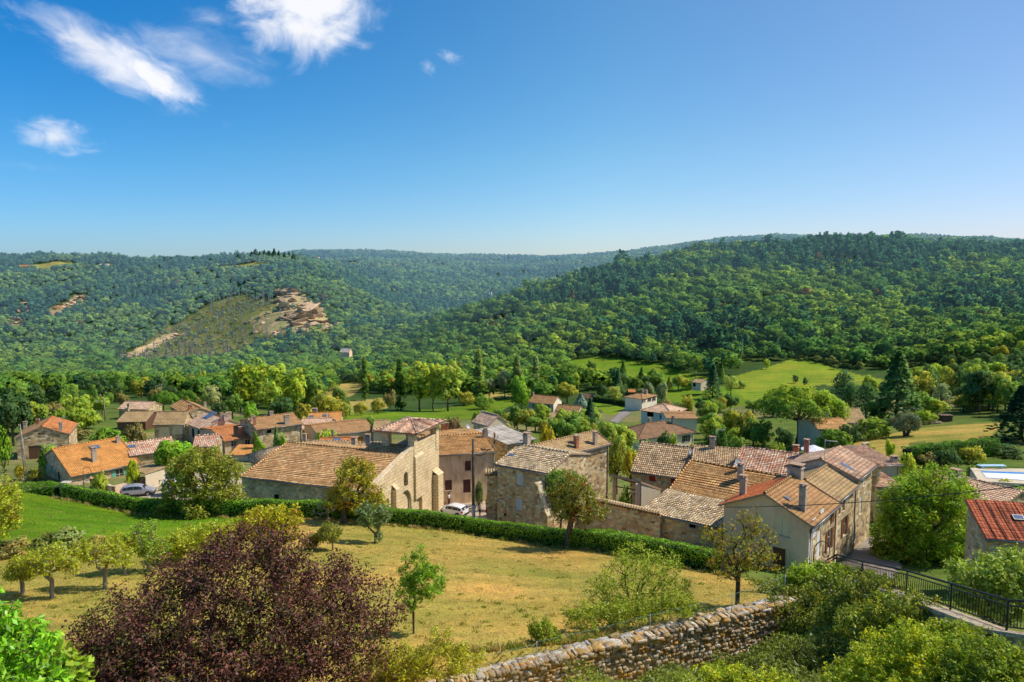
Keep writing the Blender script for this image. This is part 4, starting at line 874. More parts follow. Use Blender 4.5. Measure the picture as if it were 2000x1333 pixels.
house('long stone house with brown mossy roof and yellow shuttered window', (624, 852), (731, 841), 120, ang=31, C_u=594, side='L', apex=(660, 826), wall=PL_CREAM, roof=T_BROWN, wins=[('F', 704, 858, 1.1, .9, 'shut', 'orange'), ('L', 601, 853, .8, 1.0, 'shut', 'orange')])
house('short wing with light mossy roof at the end of the long stone house', (729, 842), (756, 839), 123, ang=6, W=8.5, apex=(733, 822), wall=PL_CREAM, roof=T_MOSS)
house('low house with bright red roof and solar panel behind the church', (640, 870), (690, 867), 106, ang=6, W=5.5, apex=(660, 856), wall=S_GOLD, roof=T_RED, extL=1.5, chims=[(650, 856, .4, 1.2, 's')], lights=[(658, 861, 1.2, 1.4)])
house('low range of pale tiles just behind the church roof ridge', (580, 884), (668, 882), 97, ang=-3, W=7, apex=(610, 862), wall=S_GREY, roof=T_CANAL, chims=[(582, 868, .5, 1.0, 's')])
house('low grey tiled range with tall stone chimney behind the church', (670, 889), (742, 884), 96, ang=2, W=7, apex=(690, 866), wall=S_GREY, roof=T_CANAL, chims=[(691, 873, .6, 1.2, 's'), (719, 882, .65, 2.3, 'g')])
ph = house('large stained village house with plum shutters and row tiles behind the white cars', (836, 891), (967, 881), 90.5, Cm=996, apex=(960, 846), wall=PL_OLD, wallR=S_GOLD, roof=T_ROW,
      wins=[('F', 914, 910, .85, 1.4, 'shut', 'plum'), ('F', 876, 948, .95, 1.45, 'shut', 'plum'), ('F', 912, 950, 1.05, 1.9, 'door', 'plum'), ('R', 980, 876, .5, .5, 'dark'), ('R', 993, 874, .8, .8, 'shut', 'orange')],
      chims=[(970, 870, .45, 1.3, 's'), (962, 845, .7, .9, 's'), (865, 842, .5, 1.0, 'b'), (873, 841, .5, 1.0, 'b')])
dish(ph, 916, 842)
house('small gabled house with pink tiles on the edge of the green meadow', (925, 822), (955, 830), 116, C_u=989, ridge='x', rise=1.3, wall=S_BROWN, wallR=PL_CREAM, roof=T_PALEP)
house('stone building with flat grey sheet roof behind the large village house', (990, 868), (1043, 857), 99, W=8, ridge='shed', rise=.7, wall=S_GOLD, roof=T_SLATE, chims=[(1033, 862, .5, 1.3, 's')])
sh = house('square stone house with lichen yellow tiles and pale blue shutters at the lane corner', (972, 906), (1070, 924), 69.5, C_u=1149, apex=(1111, 886), wall=S_BROWN, wallR=S_GOLD, roof=T_YELL,
      wins=[('F', 1015, 936, .78, 1.3, 'shut', 'white'), ('F', 1013, 986, .8, 1.25, 'shut', 'white')], lights=[(999, 891, .7, .6)], chims=[(1028, 872, .6, 1.3, 's')])
bh = house('tall golden stone house with tan roof and three chimneys behind the corner house', (1115, 884), (1189, 865), 83, Cm=1161, extL=6, apex=(1155, 844), wall=S_GOLD, roof=T_MOSS, chims=[(1126, 876, .5, 1.4, 'b'), (1162, 869, .5, 1.5, 's'), (1125, 849, .55, 1.0, 's')])
rs = house('stone house with pinkish tan canal tiles and two red shutters', (1235, 919), (1322, 930), 80, W=9, extR=3.5, apex=(1320, 872), wall=S_BROWN, roof=T_CANAL, wins=[('F', 1274, 933, .8, .95, 'shut', 'red'), ('F', 1317, 937, .8, .95, 'shut', 'red')])
rs2 = house('middle house of the row with mossy tan roof and one chimney', (1352, 909), (1432, 916), 77, W=9, extR=1.5, apex=(1410, 876), wall=S_BROWN, roof=T_CANAL, chims=[(1391, 873, .6, 1.3, 's')])
rs3 = house('end house of the row with pink and white striped tiles', (1436, 912), (1532, 925), 73, W=8, apex=(1510, 882), wall=S_BROWN, roof=T_PINK, extR=1.2, chims=[(1574, 897, .5, 1.6, 'b'), (1554, 884, .6, .9, 'b')])
mr = house('broad house with orange brown row tiles in the middle of the right hand block', (1309, 959), (1414, 981), 66, W=10, extR=5.5, apex=(1400, 910), wall=S_BROWN, roof=T_ROW, chims=[(1446, 939, .55, 1.5, 's')])
dish(mr, 1442, 920, .5); dish(rs, 1350, 896, .4)
lr = house('lean-to with yellowish lichen tiles below the broad brown roof', (1335, 1015), (1416, 1034), 58.5, W=5.2, extL=4, ridge='shed', apex=(1370, 972), wall=S_BROWN, roof=T_YELL, wins=[('F', 1352, 1026, .6, .5, 'dark')])
gh = house('tall grey rendered gable house with cream shutters and red and brown roof at the lane', (1414, 984), (1581, 1022), 50, at='B', C_u=1630, ridge='y', apex=964, wall=PL_GREY, wallR=S_GOLD, roof=T_BROWN, roof2=T_VERM, over=.4, gover=.3,
      wins=[('F', 1527, 1029, 1.2, 1.4, 'shut', 'cream'), ('F', 1486, 1021, .9, 1.3, 'shut', 'cream'), ('F', 1522, 1096, 1.1, 2.1, 'door', 'brown'), ('F', 1541, 1096, .6, 1.9, 'shut', 'cream'),
            ('R', 1588, 1031, .75, 1.5, 'shut', 'pure'), ('R', 1603, 1012, .75, 1.4, 'shut', 'pure'), ('R', 1619, 1054, 1.0, 1.7, 'opensh', 'brown'), ('R', 1583, 1079, .85, 2.2, 'shut', 'pure'), ('R', 1599, 1063, .85, 2.2, 'shut', 'pure'), ('R', 1625, 1003, .7, 1.6, 'shut', 'brown')],
      chims=[(1451, 968, .5, 1.5, 's'), (1567, 998, .5, 1.9, 's'), (1556, 932, .9, .9, 's')], lights=[(1536, 976, .35, .5), (1570, 955, .35, .5)])
gd = math.degrees(gh.ang)
gh2 = house('lane house with mossy yellow roof between the grey gable house and the tall house', (1540, 960), (1631, 976), None, at='B', z=gh.z, ang=gd, Lm=1571, C_u=1670, ridge='y', apex=938, wall=S_GREY, wallR=S_GOLD, roof=T_MOSS, gover=.02,
      wins=[('R', 1649, 1028, 1.0, 1.7, 'opensh', 'brown'), ('R', 1640, 992, .6, 1.2, 'shut', 'brown'), ('R', 1648, 985, .6, 1.2, 'shut', 'brown')])
yc = (gh2.M @ Vector((gh2.L/2, gh2.W/2, 0))).y
gh3 = house('tallest lane house with pink weathered roof and one roof window', (1530, 917), (1670, 934), yc, at='B', ang=gd, Lm=1602, C_u=1704, ridge='y', apex=898, wall=S_GREY, wallR=S_GOLD, roof=T_PALEP, gover=.05,
      wins=[('R', 1681, 987, .7, 1.7, 'shut', 'pure'), ('R', 1688, 935, .7, 1.4, 'shut', 'pure'), ('R', 1668, 1041, .8, 1.9, 'shut', 'white'), ('R', 1655, 1058, .9, 2.0, 'door', 'wood')], lights=[(1653, 914, .6, 1.3)])
house('lower house with boldly striped red and white tiles beside the round turret', (1712, 951), (1757, 944), 71, W=5, ridge='shed', apex=(1735, 908), ang=8, wall=PL_CREAM, roof=T_PINK, wins=[('F', 1714, 965, .6, .5, 'open')])
house('low house with seamed pink roof behind the turret', (1700, 909), (1757, 908), 81, W=7, ridge='shed', rise=.5, ang=5, wall=PL_CREAM, roof=T_PALEP, chims=[(1746, 904, .7, .6, 's')])
rr = house('dark stone house with red seamed roof cut by the right edge of the view', (1925, 1046), (2000, 1041), 46, ang=-12, W=3.0, ridge='shed', apex=(1960, 985), extR=3, wall=S_BROWN, roof=T_SEAM, lights=[(1988, 1014, .7, .5)])
_rm = MB()
for _k in range(-6, 8):
    _x = _k*.72; _e = rr.W/2
    if abs(_x) < rr.L/2+.15: _rm.tube([(_x, -_e-.3, rr.roofz(0, -_e)-.3*rr.rise/rr.W+.13), (_x, _e+.15, rr.roofz(0, _e)+.14)], .024, 5)
_rm.build('roof_rib', IRON, rr.roof)
bt = house('long house with pale pink weathered roof behind the big green tree', (1795, 948), (1955, 990), 70, W=7, apex=(1900, 938), wall=S_GOLD, roof=T_PALEP, chims=[(1866, 917, .8, 1.6, 's')])
dish(bt, 1872, 918, .55)
house('house with brown tile roof under the umbrella pine', (1598, 838), (1664, 836), 128, ang=3, W=8, apex=(1640, 818), wall=PL_CREAM, roof=T_ROW, detail=False)
house('higher barn with tan roof behind the umbrella pine', (1640, 824), (1692, 824), 138, ang=-4, W=8, apex=(1660, 798), wall=PL_CREAM, roof=T_MOSS)
# houses beyond the village
house('two storey cream house with plum shutters and white gable', (1033, 785), (1081, 788), 250, ang=-27, C_u=1097, apex=(1062, 773), wall=PL_CREAM, wallR=PL_WHITE, roof=T_BROWN, wins=[('F', 1044.5, 793.5, .9, 1.3, 'opensh', 'plum'), ('F', 1057, 793.8, .9, 1.3, 'shut', 'plum'), ('F', 1069, 795, .9, 1.3, 'opensh', 'plum')], chims=[(1041, 773, .7, 1.0, 's')])
house('single storey wing joined to the cream two storey house', (1084, 802), (1128, 806), 236, ang=-27, C_u=1140, apex=(1110, 792), wall=PL_CREAM, wallR=PL_CREAM, roof=T_BROWN, wins=[('R', 1133, 809, 1.2, 2.0, 'dark')])
house('low tan roofed annex in front of the cream two storey house', (1066, 820), (1124, 818), 222, ang=3, W=9, apex=(1095, 806), wall=PL_CREAM, roof=T_MOSS, chims=[(1106, 812, .7, 1.4, 's')])
house('small pale bungalow behind the blue spruce', (1138, 776), (1156, 778), 285, ang=-38, C_u=1167, apex=(1147, 768), wall=PL_WHITE, roof=T_DARK)
house('white villa with hipped pink brown roof by the lawn', (1221, 775), (1254, 779), 245, ang=-42, C_u=1283, hip=3.5, apex=(1248, 767), wall=PL_WHITE, roof=T_BROWN, wins=[('R', 1257, 783, 1.2, 1.6, 'opensh', 'plum'), ('R', 1268, 781, 1.2, 1.6, 'opensh', 'plum'), ('R', 1277, 779.5, 1.2, 1.6, 'opensh', 'plum')], chims=[(1262, 768, .9, 1.2, 's'), (1255, 766, .7, 1.2, 's')])
house('bungalow with broad hipped salmon roof and dark veranda', (1252, 801), (1312, 809), 190, C_u=1339, hip=5, apex=(1302, 789), wall=PL_WHITE, roof=T_PALEP, wins=[('F', 1300, 813, 3.5, 2.0, 'dark'), ('F', 1270, 809, 2.0, 1.4, 'dark'), ('R', 1326, 805, 1.5, 1.2, 'open')])
house('low white house with faded brown roof next to the salmon roofed bungalow', (1302, 817), (1361, 821), 176, ang=-4, W=9, apex=(1330, 808), wall=PL_WHITE, roof=T_BROWN)
house('white bungalow with large dark brown hipped roof', (1246, 858), (1355, 843), 138, C_u=1204, side='L', hip=5, apex=(1270, 826), wall=PL_WHITE, roof=T_DARK, wins=[('F', 1340, 857, 1.1, 1.5, 'opensh', 'wood'), ('F', 1258, 868, 1.1, 1.4, 'opensh', 'wood')], chims=[(1269, 825, .6, 1.0, 's'), (1314, 829, .5, 1.6, 'g')])
house('house with bright orange roof at the edge of the wood', (1077, 746), (1105, 747), 332, ang=-3, W=9, apex=(1090, 736), wall=SH['wood'], roof=T_ORANGE)
house('low cream house half hidden by a dark conifer at the hill field', (1352, 746), (1369, 749), 275, ang=-45, C_u=1386, wallh=3.4, apex=(1358, 740), wall=PL_CREAM, roof=T_MOSS, wins=[('F', 1356, 752, 1.2, 1.4, 'dark')])
house('isolated grey house at the foot of the rocky hill', (664, 688), (682, 689), 520, ang=-8, C_u=688, apex=(676, 681), wall=PL_GREY, roof=T_SLATE, wallh=4)
house('small red shed behind the tall hedge by the white villa', (1228, 766), (1241, 766), 290, ang=0, W=5, apex=(1234, 761), wall=SH['wood'], roof=T_RED)
house('distant red roofed bungalow behind the long clipped hedge', (66, 770), (105, 770), 330, ang=3, W=9, apex=(85, 765), wall=PL_CREAM, roof=T_ORANGE, chims=[(67, 767, .8, 1.2, 's')])
house('tiny distant house with orange roof left of the pale roofed one', (125, 768), (138, 768), 340, ang=-6, W=7, apex=(131, 764), wall=PL_CREAM, roof=T_ORANGE)
house('distant house with faded pink hipped roof at the end of the hedge', (175, 777), (206, 776), 300, ang=10, W=9, hip=4, apex=(189, 766), wall=PL_CREAM, roof=T_PALEP, chims=[(190, 766, .8, 1.2, 's')])
PLT = 'farm buildings on the plateau skyline'
for lab, A_, B_, ap, mt, rf in [('long farm building with red roof at the left of the plateau', (34, 521.5), (62, 521.5), 517.5, PL_CREAM, T_ROW), ('pale low building on the plateau field', (193, 518), (210, 518), 515.5, PL_WHITE, T_SLATE),
     ('tiny pink farmhouse beside the skyline spruces', (609, 505), (623, 505), 502, PL_WHITE, T_PALEP), ('white farmhouse on the far tan field', (762, 519.5), (778, 519.5), 516, PL_WHITE, T_PALEP), ('low farm at the right end of the tan plateau fields', (858, 521.5), (872, 521.5), 518.5, PL_CREAM, T_ROW)]:
    hp = hit(A_[0], A_[1]+4, 900, 4000); house(lab, A_, B_, hp.y, ang=0, W=12, apex=((A_[0]+B_[0])/2, ap), wall=mt, roof=rf, name='farmhouse', cat='farmhouse', group=PLT, gutter=False)
aerial(h1, 119, 845, 2.6); aerial(rs2, 1398, 872, 2.4); aerial(gh3, 1610, 900, 2.0); aerial(ph, 950, 850, 2.0); aerial(h9, 478, 838, 2.0)
# ------------------------------------------------------------------ the church
ch = house('Romanesque stone church with long tiled nave, open bell porch and round apse', (472, 930), (722, 959), 72, at='B', C_u=852, rise=1.95, wall=S_GREY, wallR=S_ASH, roof=T_CHURCH, gover=.0, over=.3, name='church', cat='church', wins=[('F', 540, 976, .7, 1.2, 'dark')])
hx, hy, h = ch.L/2, ch.W/2, ch.h
ks = ch.rise/hy
def fac(u, v, off=.35):
    r = ch.lray(u, v); t = (hx+off-ch.camL.x)/r.x; p = ch.camL+r*t; return p.y, p.z
if os_debug: print('church slope', ks, [((fac(*q)[1]-h)/(fac(*q)[0]+hy)) for q in ((745, 937), (762, 918), (785, 895), (812, 872))], [fac(*q) for q in ((812, 872), (836, 863.5), (850, 866))])
yk, zk = fac(812, 871); f5 = [fac(*q) for q in ((820, 868), (836, 863.5), (850, 866))]
fp = [(-hy-.25, h+.25), (yk, h+ks*(yk+hy)+.35)]+[(yk+.5, h+ks*(yk+hy)+.42), (hy+.1, h+ks*(yk+hy)+.30)]
mb = MB(); x0, x1 = hx-.45, hx+.35
poly = [(-hy-.25, 0)]+fp+[(hy+.1, 0)]
# front face is laid in vertical strips so that the portal, window and niche are real openings
def top_at(y):
    for (a, za), (b, zb) in zip(fp[:-1], fp[1:]):
        if a <= y <= b: return za+(zb-za)*(y-a)/(b-a+1e-9)
    return fp[0][1] if y < fp[0][0] else fp[-1][1]
py, pz = fac(792.5, 985); wy, wz = fac(792.8, 935); ny_, nz_ = fac(819.5, 985); sy, sz = fac(757, 984)
opens = []
def arch(cy, z0, hw, hh, pointed=0):
    N = 9; pts = [(cy-hw, z0), (cy-hw, z0+hh)]
    for k in range(1, N):
        a = math.pi*k/N; pts.append((cy-hw*math.cos(a), z0+hh+hw*math.sin(a)*(1+pointed)))
    return pts+[(cy+hw, z0+hh), (cy+hw, z0)]
ar = [arch(py, 0, 1.5, max(.5, pz-.2), .25), arch(wy, wz-.9, .55, 1.15), arch(ny_, 0, .75, max(1, nz_+.5), -.6), arch(sy, 0, .38, max(.6, sz+.2))]
def lo_hi(a, y):
    """opening interval at y"""
    zs = []
    for i in range(len(a)-1):
        (ya, za), (yb, zb) = a[i], a[i+1]
        if abs(yb-ya) > 1e-6 and min(ya, yb) <= y <= max(ya, yb): zs.append(za+(zb-za)*(y-ya)/(yb-ya))
    if not zs: return None
    return a[0][1], max(zs)
ysp = sorted(set([round(v, 4) for v in list(np.arange(-hy-.25, hy+.1, .35))+[p[0] for p in fp]+[q[0] for a in ar for q in a]+[hy+.1]]))
for ya, yb in zip(ysp[:-1], ysp[1:]):
    ym = (ya+yb)/2; cuts = []
    for a in ar:
        if a[0][0]-1e-6 < ym < a[-1][0]+1e-6:
            r0, r1 = lo_hi(a, min(max(ya, a[0][0]+1e-5), a[-1][0]-1e-5)), lo_hi(a, min(max(yb, a[0][0]+1e-5), a[-1][0]-1e-5))
            if r0 and r1: cuts.append((r0, r1))
    cuts.sort(key=lambda c: c[0][0]); la, lb = 0.0, 0.0
    for (a0_, a1_), (b0_, b1_) in cuts:
        if a0_ > la+1e-3: mb.face([(x1, ya, la), (x1, yb, lb), (x1, yb, b0_), (x1, ya, a0_)], [(ya, la), (yb, lb), (yb, b0_), (ya, a0_)])
        la, lb = a1_, b1_
    mb.face([(x1, ya, la), (x1, yb, lb), (x1, yb, top_at(yb)), (x1, ya, top_at(ya))], [(ya, la), (yb, lb), (yb, top_at(yb)), (ya, top_at(ya))])
    mb.face([(x1, ya, top_at(ya)), (x1, yb, top_at(yb)), (x0, yb, top_at(yb)), (x0, ya, top_at(ya))], [(ya, 0), (yb, 0), (yb, .8), (ya, .8)])
    mb.face([(x0, yb, 0), (x0, ya, 0), (x0, ya, top_at(ya)), (x0, yb, top_at(yb))], [(yb, 0), (ya, 0), (ya, top_at(ya)), (yb, top_at(yb))])
mb.face([(x0, -hy-.25, 0), (x1, -hy-.25, 0), (x1, -hy-.25, fp[0][1]), (x0, -hy-.25, fp[0][1])], [(0, 0), (.8, 0), (.8, 8), (0, 8)])
mb.face([(x1, hy+.1, 0), (x0, hy+.1, 0), (x0, hy+.1, fp[-1][1]), (x1, hy+.1, fp[-1][1])], [(0, 0), (.8, 0), (.8, 8), (0, 8)])
for a in ar:
    for i in range(len(a)-1): mb.face([(x1, a[i][0], a[i][1]), (x1-.6, a[i][0], a[i][1]), (x1-.6, a[i+1][0], a[i+1][1]), (x1, a[i+1][0], a[i+1][1])], [(0, i*.3), (.6, i*.3), (.6, i*.3+.3), (0, i*.3+.3)])
mb.build('facade', S_ASH, ch.root)
# portal: stepped arch mouldings and a door, narrow glazed window, niche back
pm = MB()
for k, (s, dpt) in enumerate(((.84, .22), (.68, .42))):
    a = arch(py, 0, 1.5, max(.5, pz-.2), .25); c = [(py+(q[0]-py)*s, q[1] if i in (0, len(a)-1) else max(.5, pz-.2)*1.0+(q[1]-max(.5, pz-.2))*s) for i, q in enumerate(a)]
    for i in range(len(a)-1):
        pm.face([(x1-dpt, a[i][0], a[i][1]), (x1-dpt, a[i+1][0], a[i+1][1]), (x1-dpt, c[i+1][0], c[i+1][1]), (x1-dpt, c[i][0], c[i][1])], [(0, 0), (.3, 0), (.3, .2), (0, .2)])
pm.build('portal_moulding', SILL, ch.root)
for a, nm, mt, dp in ((ar[0], 'door', CH_STONE, .56), (ar[1], 'window', SILL, .35), (ar[2], 'niche', S_ASH, .55), (ar[3], 'blind_arch', SILL, .3)):
    m_ = MB(); m_.face([(x1-dp, q[0], q[1]) for q in a], [(q[0], q[1]) for q in a]); o_ = m_.build(nm, mt, ch.root)
    if nm == 'window': m_ = MB(); m_.face([(x1-dp+.02, wy+(q[0]-wy)*.45, q[1]*1.0 if i in (0, len(a)-1) else q[1]-.12) for i, q in enumerate(a)]); m_.build('pane', GLASS, o_)
# buttresses and pilasters in front of the facade
bm_ = MB()
for (u0, u1, vt, pr) in ((765.5, 771, 952, .55), (845, 855, 924, .8)):
    y0, zt = fac(u0, vt); y1, _ = fac(u1, vt); y1 = max(y1, y0+.7); bm_ = MB(); yc_ = (y0+y1)/2
    bm_.box(x1, x1+pr, y0, y1, 0, zt-.3); bm_.face([(x1+pr+.08, y0-.05, zt-.3), (x1+pr+.08, y1+.05, zt-.3), (x1, y1+.05, zt+.3), (x1, y0-.05, zt+.3)], [(0, 0), (1, 0), (1, 1), (0, 1)]); bm_.build('buttress', S_ASH, ch.root)
y0, zt = fac(808, 895); y1, _ = fac(825, 895); pm = MB(); pzt = fac(815, 972)[1]
pm.box(x1, x1+.28, y0, y1, pzt, zt); pm.face([(x1+.28, y0, zt), (x1+.28, y1, zt), (x1, y1, zt+.35), (x1, y0, zt+.35)], [(0, 0), (1, 0), (1, .4), (0, .4)]); pm.build('pilaster', S_ASH, ch.root)
# raised west bay: the same slope carried on up to the bell porch
ks = ch.rise/hy; ty0, _ = fac(810, 870); bw = 5.3; rb = MB(); xr1 = hx-.44; xr0 = hx-.44-bw
slope(rb, (xr0, -.05, h+ch.rise+.08), (xr1, -.05, h+ch.rise+.08), (xr1, ty0+.4, h+ch.rise+ks*(ty0+.4)+.08), (xr0, ty0+.4, h+ch.rise+ks*(ty0+.4)+.08), True, hrng, 0)
rb.face([(xr0, -.05, h+ch.rise-.3), (xr0, ty0+.4, h+ch.rise-1.0), (xr0, ty0+.4, h+ch.rise+ks*(ty0+.4)), ], [(0, 0), (2, 0), (2, 1)], 1)
rb.build('raised_bay_roof', [T_CHURCH, EDGE, WOODM], ch.root)
# bell porch
tb = MB(); ty1 = hy; tx1 = hx+.42; 
r = ch.lray(820, 850); cz = (ch.camL+r*((hx+.7-ch.camL.x)/r.x)).z+.45      # eave corner of the pyramid roof
py0 = fac(808, 868)[0]; zf = h+ch.rise+ks*ty0-.1
tw_ = 4.4; tx0 = tx1-tw_
tb.box(tx0+.3, tx1-.9, py0+.2, ty1-.3, h-.5, zf-.35); tb.build('bell_floor', S_GREY, ch.root)
for (a, b) in ((tx0, py0), (tx1-.85, py0), (tx1-.85, ty1-.85), (tx0, ty1-.85)):
    pb = MB(); pb.box(a, a+.85, b, b+.85, zf-1.6, cz-.02); pb.build('pier', S_ASH, ch.root)
rf = MB(); cxm, cym = (tx0+tx1)/2, (py0+ty1)/2; ex, ey = (tx1-tx0)/2+.75, (ty1-py0)/2+.75
rr_ = ch.lray(798, 824); tt = (cym-ch.camL.y)/rr_.y; az = (ch.camL+rr_*tt).z+.3
Q = [Vector((cxm-ex, cym-ey, cz)), Vector((cxm+ex, cym-ey, cz)), Vector((cxm+ex, cym+ey, cz)), Vector((cxm-ex, cym+ey, cz))]; ap = Vector((cxm, cym, az))
for i in range(4):      # real canal tiles: courses of ribs running up to the hips
    a, b = Q[i], Q[(i+1) % 4]; slope(rf, a, b, ap, ap, False, hrng, 0); L_ = (b-a).length; nrib = int(L_/.26)
    N_ = (b-a).cross(ap-a).normalized()
    for k in range(nrib):
        f = (k+.5)/nrib; e_ = a.lerp(b, f); mid = a.lerp(b, .5); lim = 1-abs(f-.5)*2; t_ = e_+(ap-mid)*lim
        if lim > .06: rf.tube([e_+N_*.05, e_.lerp(t_, .33)+N_*.05, e_.lerp(t_, .66)+N_*.05, t_+N_*.05], [.105, .10, .10, .09], 6, 0, True, True, k*.26+i*9+.05)
for p in Q: caps(rf, p+Vector((0, 0, .1)), ap+Vector((0, 0, .1)), .12)
rfo = rf.build('bell_roof', [T_PINK, EDGE, WOODM], ch.root)
bl = MB(); bl.lathe((cxm, cym+.2, zf-.2), [(.42, 0), (.40, .1), (.30, .35), (.26, .65), (.18, .8), (0, .85)], 14); bl.tube([(cxm, cym+.2, zf+.6), (cxm, cym+.2, cz)], .05, 6); bl.tube([(cxm-1.8, cym+.2, zf+.9), (cxm+1.8, cym+.2, zf+.9)], .09, 6)
bl.build('bell', plain('bell_bronze', (.10, .09, .06), .4, .5, .1, 2, .8), ch.root)
# apse
ab = MB(); R_ = 4.9; ccx, ccy = -hx, 1.0; rz_ = ch.lray(486, 890); ez = h+.25
prof = [(R_, -6), (R_, ez)]; n = 22
for k in range(n):
    a0_, a1_ = math.pi*.5+math.pi*k/n, math.pi*.5+math.pi*(k+1)/n; c = lambda a, rr: (ccx+rr*math.cos(a), ccy+rr*math.sin(a))
    p, q = c(a0_, R_), c(a1_, R_); ab.face([(p[0], p[1], 0), (q[0], q[1], 0), (q[0], q[1], ez), (p[0], p[1], ez)], [(R_*a0_, 0), (R_*a1_, 0), (R_*a1_, ez), (R_*a0_, ez)])
ab.build('apse', S_GREY, ch.root)
ar_ = MB(); apx = Vector((ccx+2.2, ccy, h+ch.rise-.1)); Re = R_+.4
for k in range(n):
    a0_, a1_ = math.pi*.42+math.pi*1.16*k/n, math.pi*.42+math.pi*1.16*(k+1)/n; p = Vector((ccx+Re*math.cos(a0_), ccy+Re*math.sin(a0_), ez-.1)); q = Vector((ccx+Re*math.cos(a1_), ccy+Re*math.sin(a1_), ez-.1))
    ar_.face([p, q, apx], [(0, 0), ((q-p).length, 0), ((q-p).length/2, Re)]); ar_.face([p-Vector((0, 0, .15)), q-Vector((0, 0, .15)), q, p], None, 1)
    for f in (.25, .75): e_ = p.lerp(q, f); ar_.tube([e_+Vector((0, 0, .05)), e_.lerp(apx, .4)+Vector((0, 0, .05)), e_.lerp(apx, .75)+Vector((0, 0, .05))], [.12, .10, .06], 6, 0, True, True, k*.5+f)
ar_.build('apse_roof', [T_CANAL, EDGE], ch.root)
# ------------------------------------------------------------------ trees
def mst_tree(rng, att, trunk, R, bf=.35, bark=BARK, name='trunk', wob=.06, rmin=.006, nside=5):
    """grow a branch skeleton that reaches every attractor; returns mesh, tips"""
    pts = [np.array(p, float) for p in trunk]; par = [-1]+list(range(len(trunk)-1)); pl = [0.0]
    for i in range(1, len(pts)): pl.append(pl[-1]+np.linalg.norm(pts[i]-pts[i-1]))
    top = pts[-1]; order = np.argsort(np.linalg.norm(att-top, axis=1)); N0 = len(pts)
    arr = np.zeros((len(att)+N0, 3)); arr[:N0] = pts; pls = np.zeros(len(arr)); pls[:N0] = pl; n = N0; ok0 = max(1, N0-2)
    for k in order:
        d = np.linalg.norm(arr[ok0:n]-att[k], axis=1); c = d+bf*pls[ok0:n]; j = ok0+int(np.argmin(c)); arr[n] = att[k]; pls[n] = pls[j]+d[j-ok0]; par.append(j); n += 1
    ch = np.zeros(n); r = np.zeros(n)
    for i in range(n-1, -1, -1):
        if ch[i] == 0: r[i] = 1.0
        else: r[i] = ch[i]**(1/2.3)
        if par[i] >= 0: ch[par[i]] += r[i]**2.3
    sc = R/r[0]; r = np.maximum(r*sc, rmin)
    mb = MB()
    for i in range(1, n):
        j = par[i]; a, b = arr[j], arr[i]; L = np.linalg.norm(b-a)
        m_ = (a+b)/2+rng.normal(0, wob*L, 3); ra = min(r[j], r[i]*1.6) if i >= N0 else r[j]
        if i < N0: mb.tube([a, b], [r[j], r[i]], 8, 0, False)
        else: mb.tube([a, m_, b], [ra, (ra+r[i])/2, r[i]*.8], nside if r[i] > .03 else 4, 0, False)
    return mb.mesh(name, bark), arr[N0:n], ch[N0:n]
def in_ell(rng, ells, n, hollow=.45):
    out = []; w_ = np.array([e[3]*e[4]*e[5] for e in ells])**.75; w_ /= w_.sum(); k = rng.choice(len(ells), n, p=w_)
    d = sph(rng, n); rr_ = rng.uniform(hollow**3, 1, n)**(1/3); E = np.array(ells)
    return E[k, :3]+d*rr_[:, None]*E[k, 3:6]
def leaves_at(rng, P_, k, rl, size, col, tvar=.22, mixc=None, mixp=0.0, droop=0.0, aspect=.55, upn=.5):
    n = len(P_)*k; base_ = np.repeat(P_, k, axis=0); d = sph(rng, n)*rng.uniform(.2, 1, n)[:, None]**.6*rl; pos = base_+d; pos[:, 2] -= droop*rng.uniform(0, 1, n)
    nr = d/(rl+1e-9)+np.array([0, 0, upn]); nr /= np.linalg.norm(nr, axis=1)[:, None]+1e-9
    q = leaf_quads(rng, pos, nr, size, aspect, .7)
    ct = np.repeat(1+rng.normal(0, tvar*.5, len(P_)), k)*(1+rng.normal(0, tvar, n)); ct = np.clip(ct, .35, 1.9)
    c = np.array(col)[None]*ct[:, None]
    if mixc is not None:
        m_ = np.repeat(rng.uniform(0, 1, len(P_)) < mixp, k) | (rng.uniform(0, 1, n) < mixp*.35); c[m_] = np.array(mixc)*ct[m_][:, None]
    c *= np.stack([1+rng.normal(0, .08, n), np.ones(n), 1+rng.normal(0, .1, n)], 1)
    return q, np.clip(c, .002, .9)
TREE_SEED = [100]
def near_tree(label, base, ells, natt, k, rl, size, col, trunk_h=.8, R=.1, name='tree', cat='tree', bark=BARK, lm=None, mixc=None, mixp=.0, lean=(0, 0), droop=0., group=None, hollow=.4, bf=.35, aspect=.55, tvar=.22, split=None, keep=1.0, wob=.06, sinkz=.15):
    TREE_SEED[0] += 1; rng = np.random.default_rng(TREE_SEED[0])
    col = tuple(min(.6, c*1.25) for c in col); root = empty(name, base, label, cat, group)
    tr = [(0, 0, -sinkz), (lean[0]*.3, lean[1]*.3, trunk_h*.4), (lean[0]*.7, lean[1]*.7, trunk_h*.75), (lean[0], lean[1], trunk_h)]
    att = in_ell(rng, ells, natt, hollow); att = att[att[:, 2] > .05]
    me, tips, ch = mst_tree(rng, att, tr, R, bf, bark, 'trunk', wob)
    link(bpy.data.objects.new('trunk', me), root)
    P_ = tips if keep >= 1 else tips[rng.uniform(0, 1, len(tips)) < keep]
    q, c = leaves_at(rng, P_, k, rl, size, col, tvar, mixc, mixp, droop, aspect)
    link(bpy.data.objects.new('crown', quadmesh('crown', q, c, lm or LEAF)), root); return root
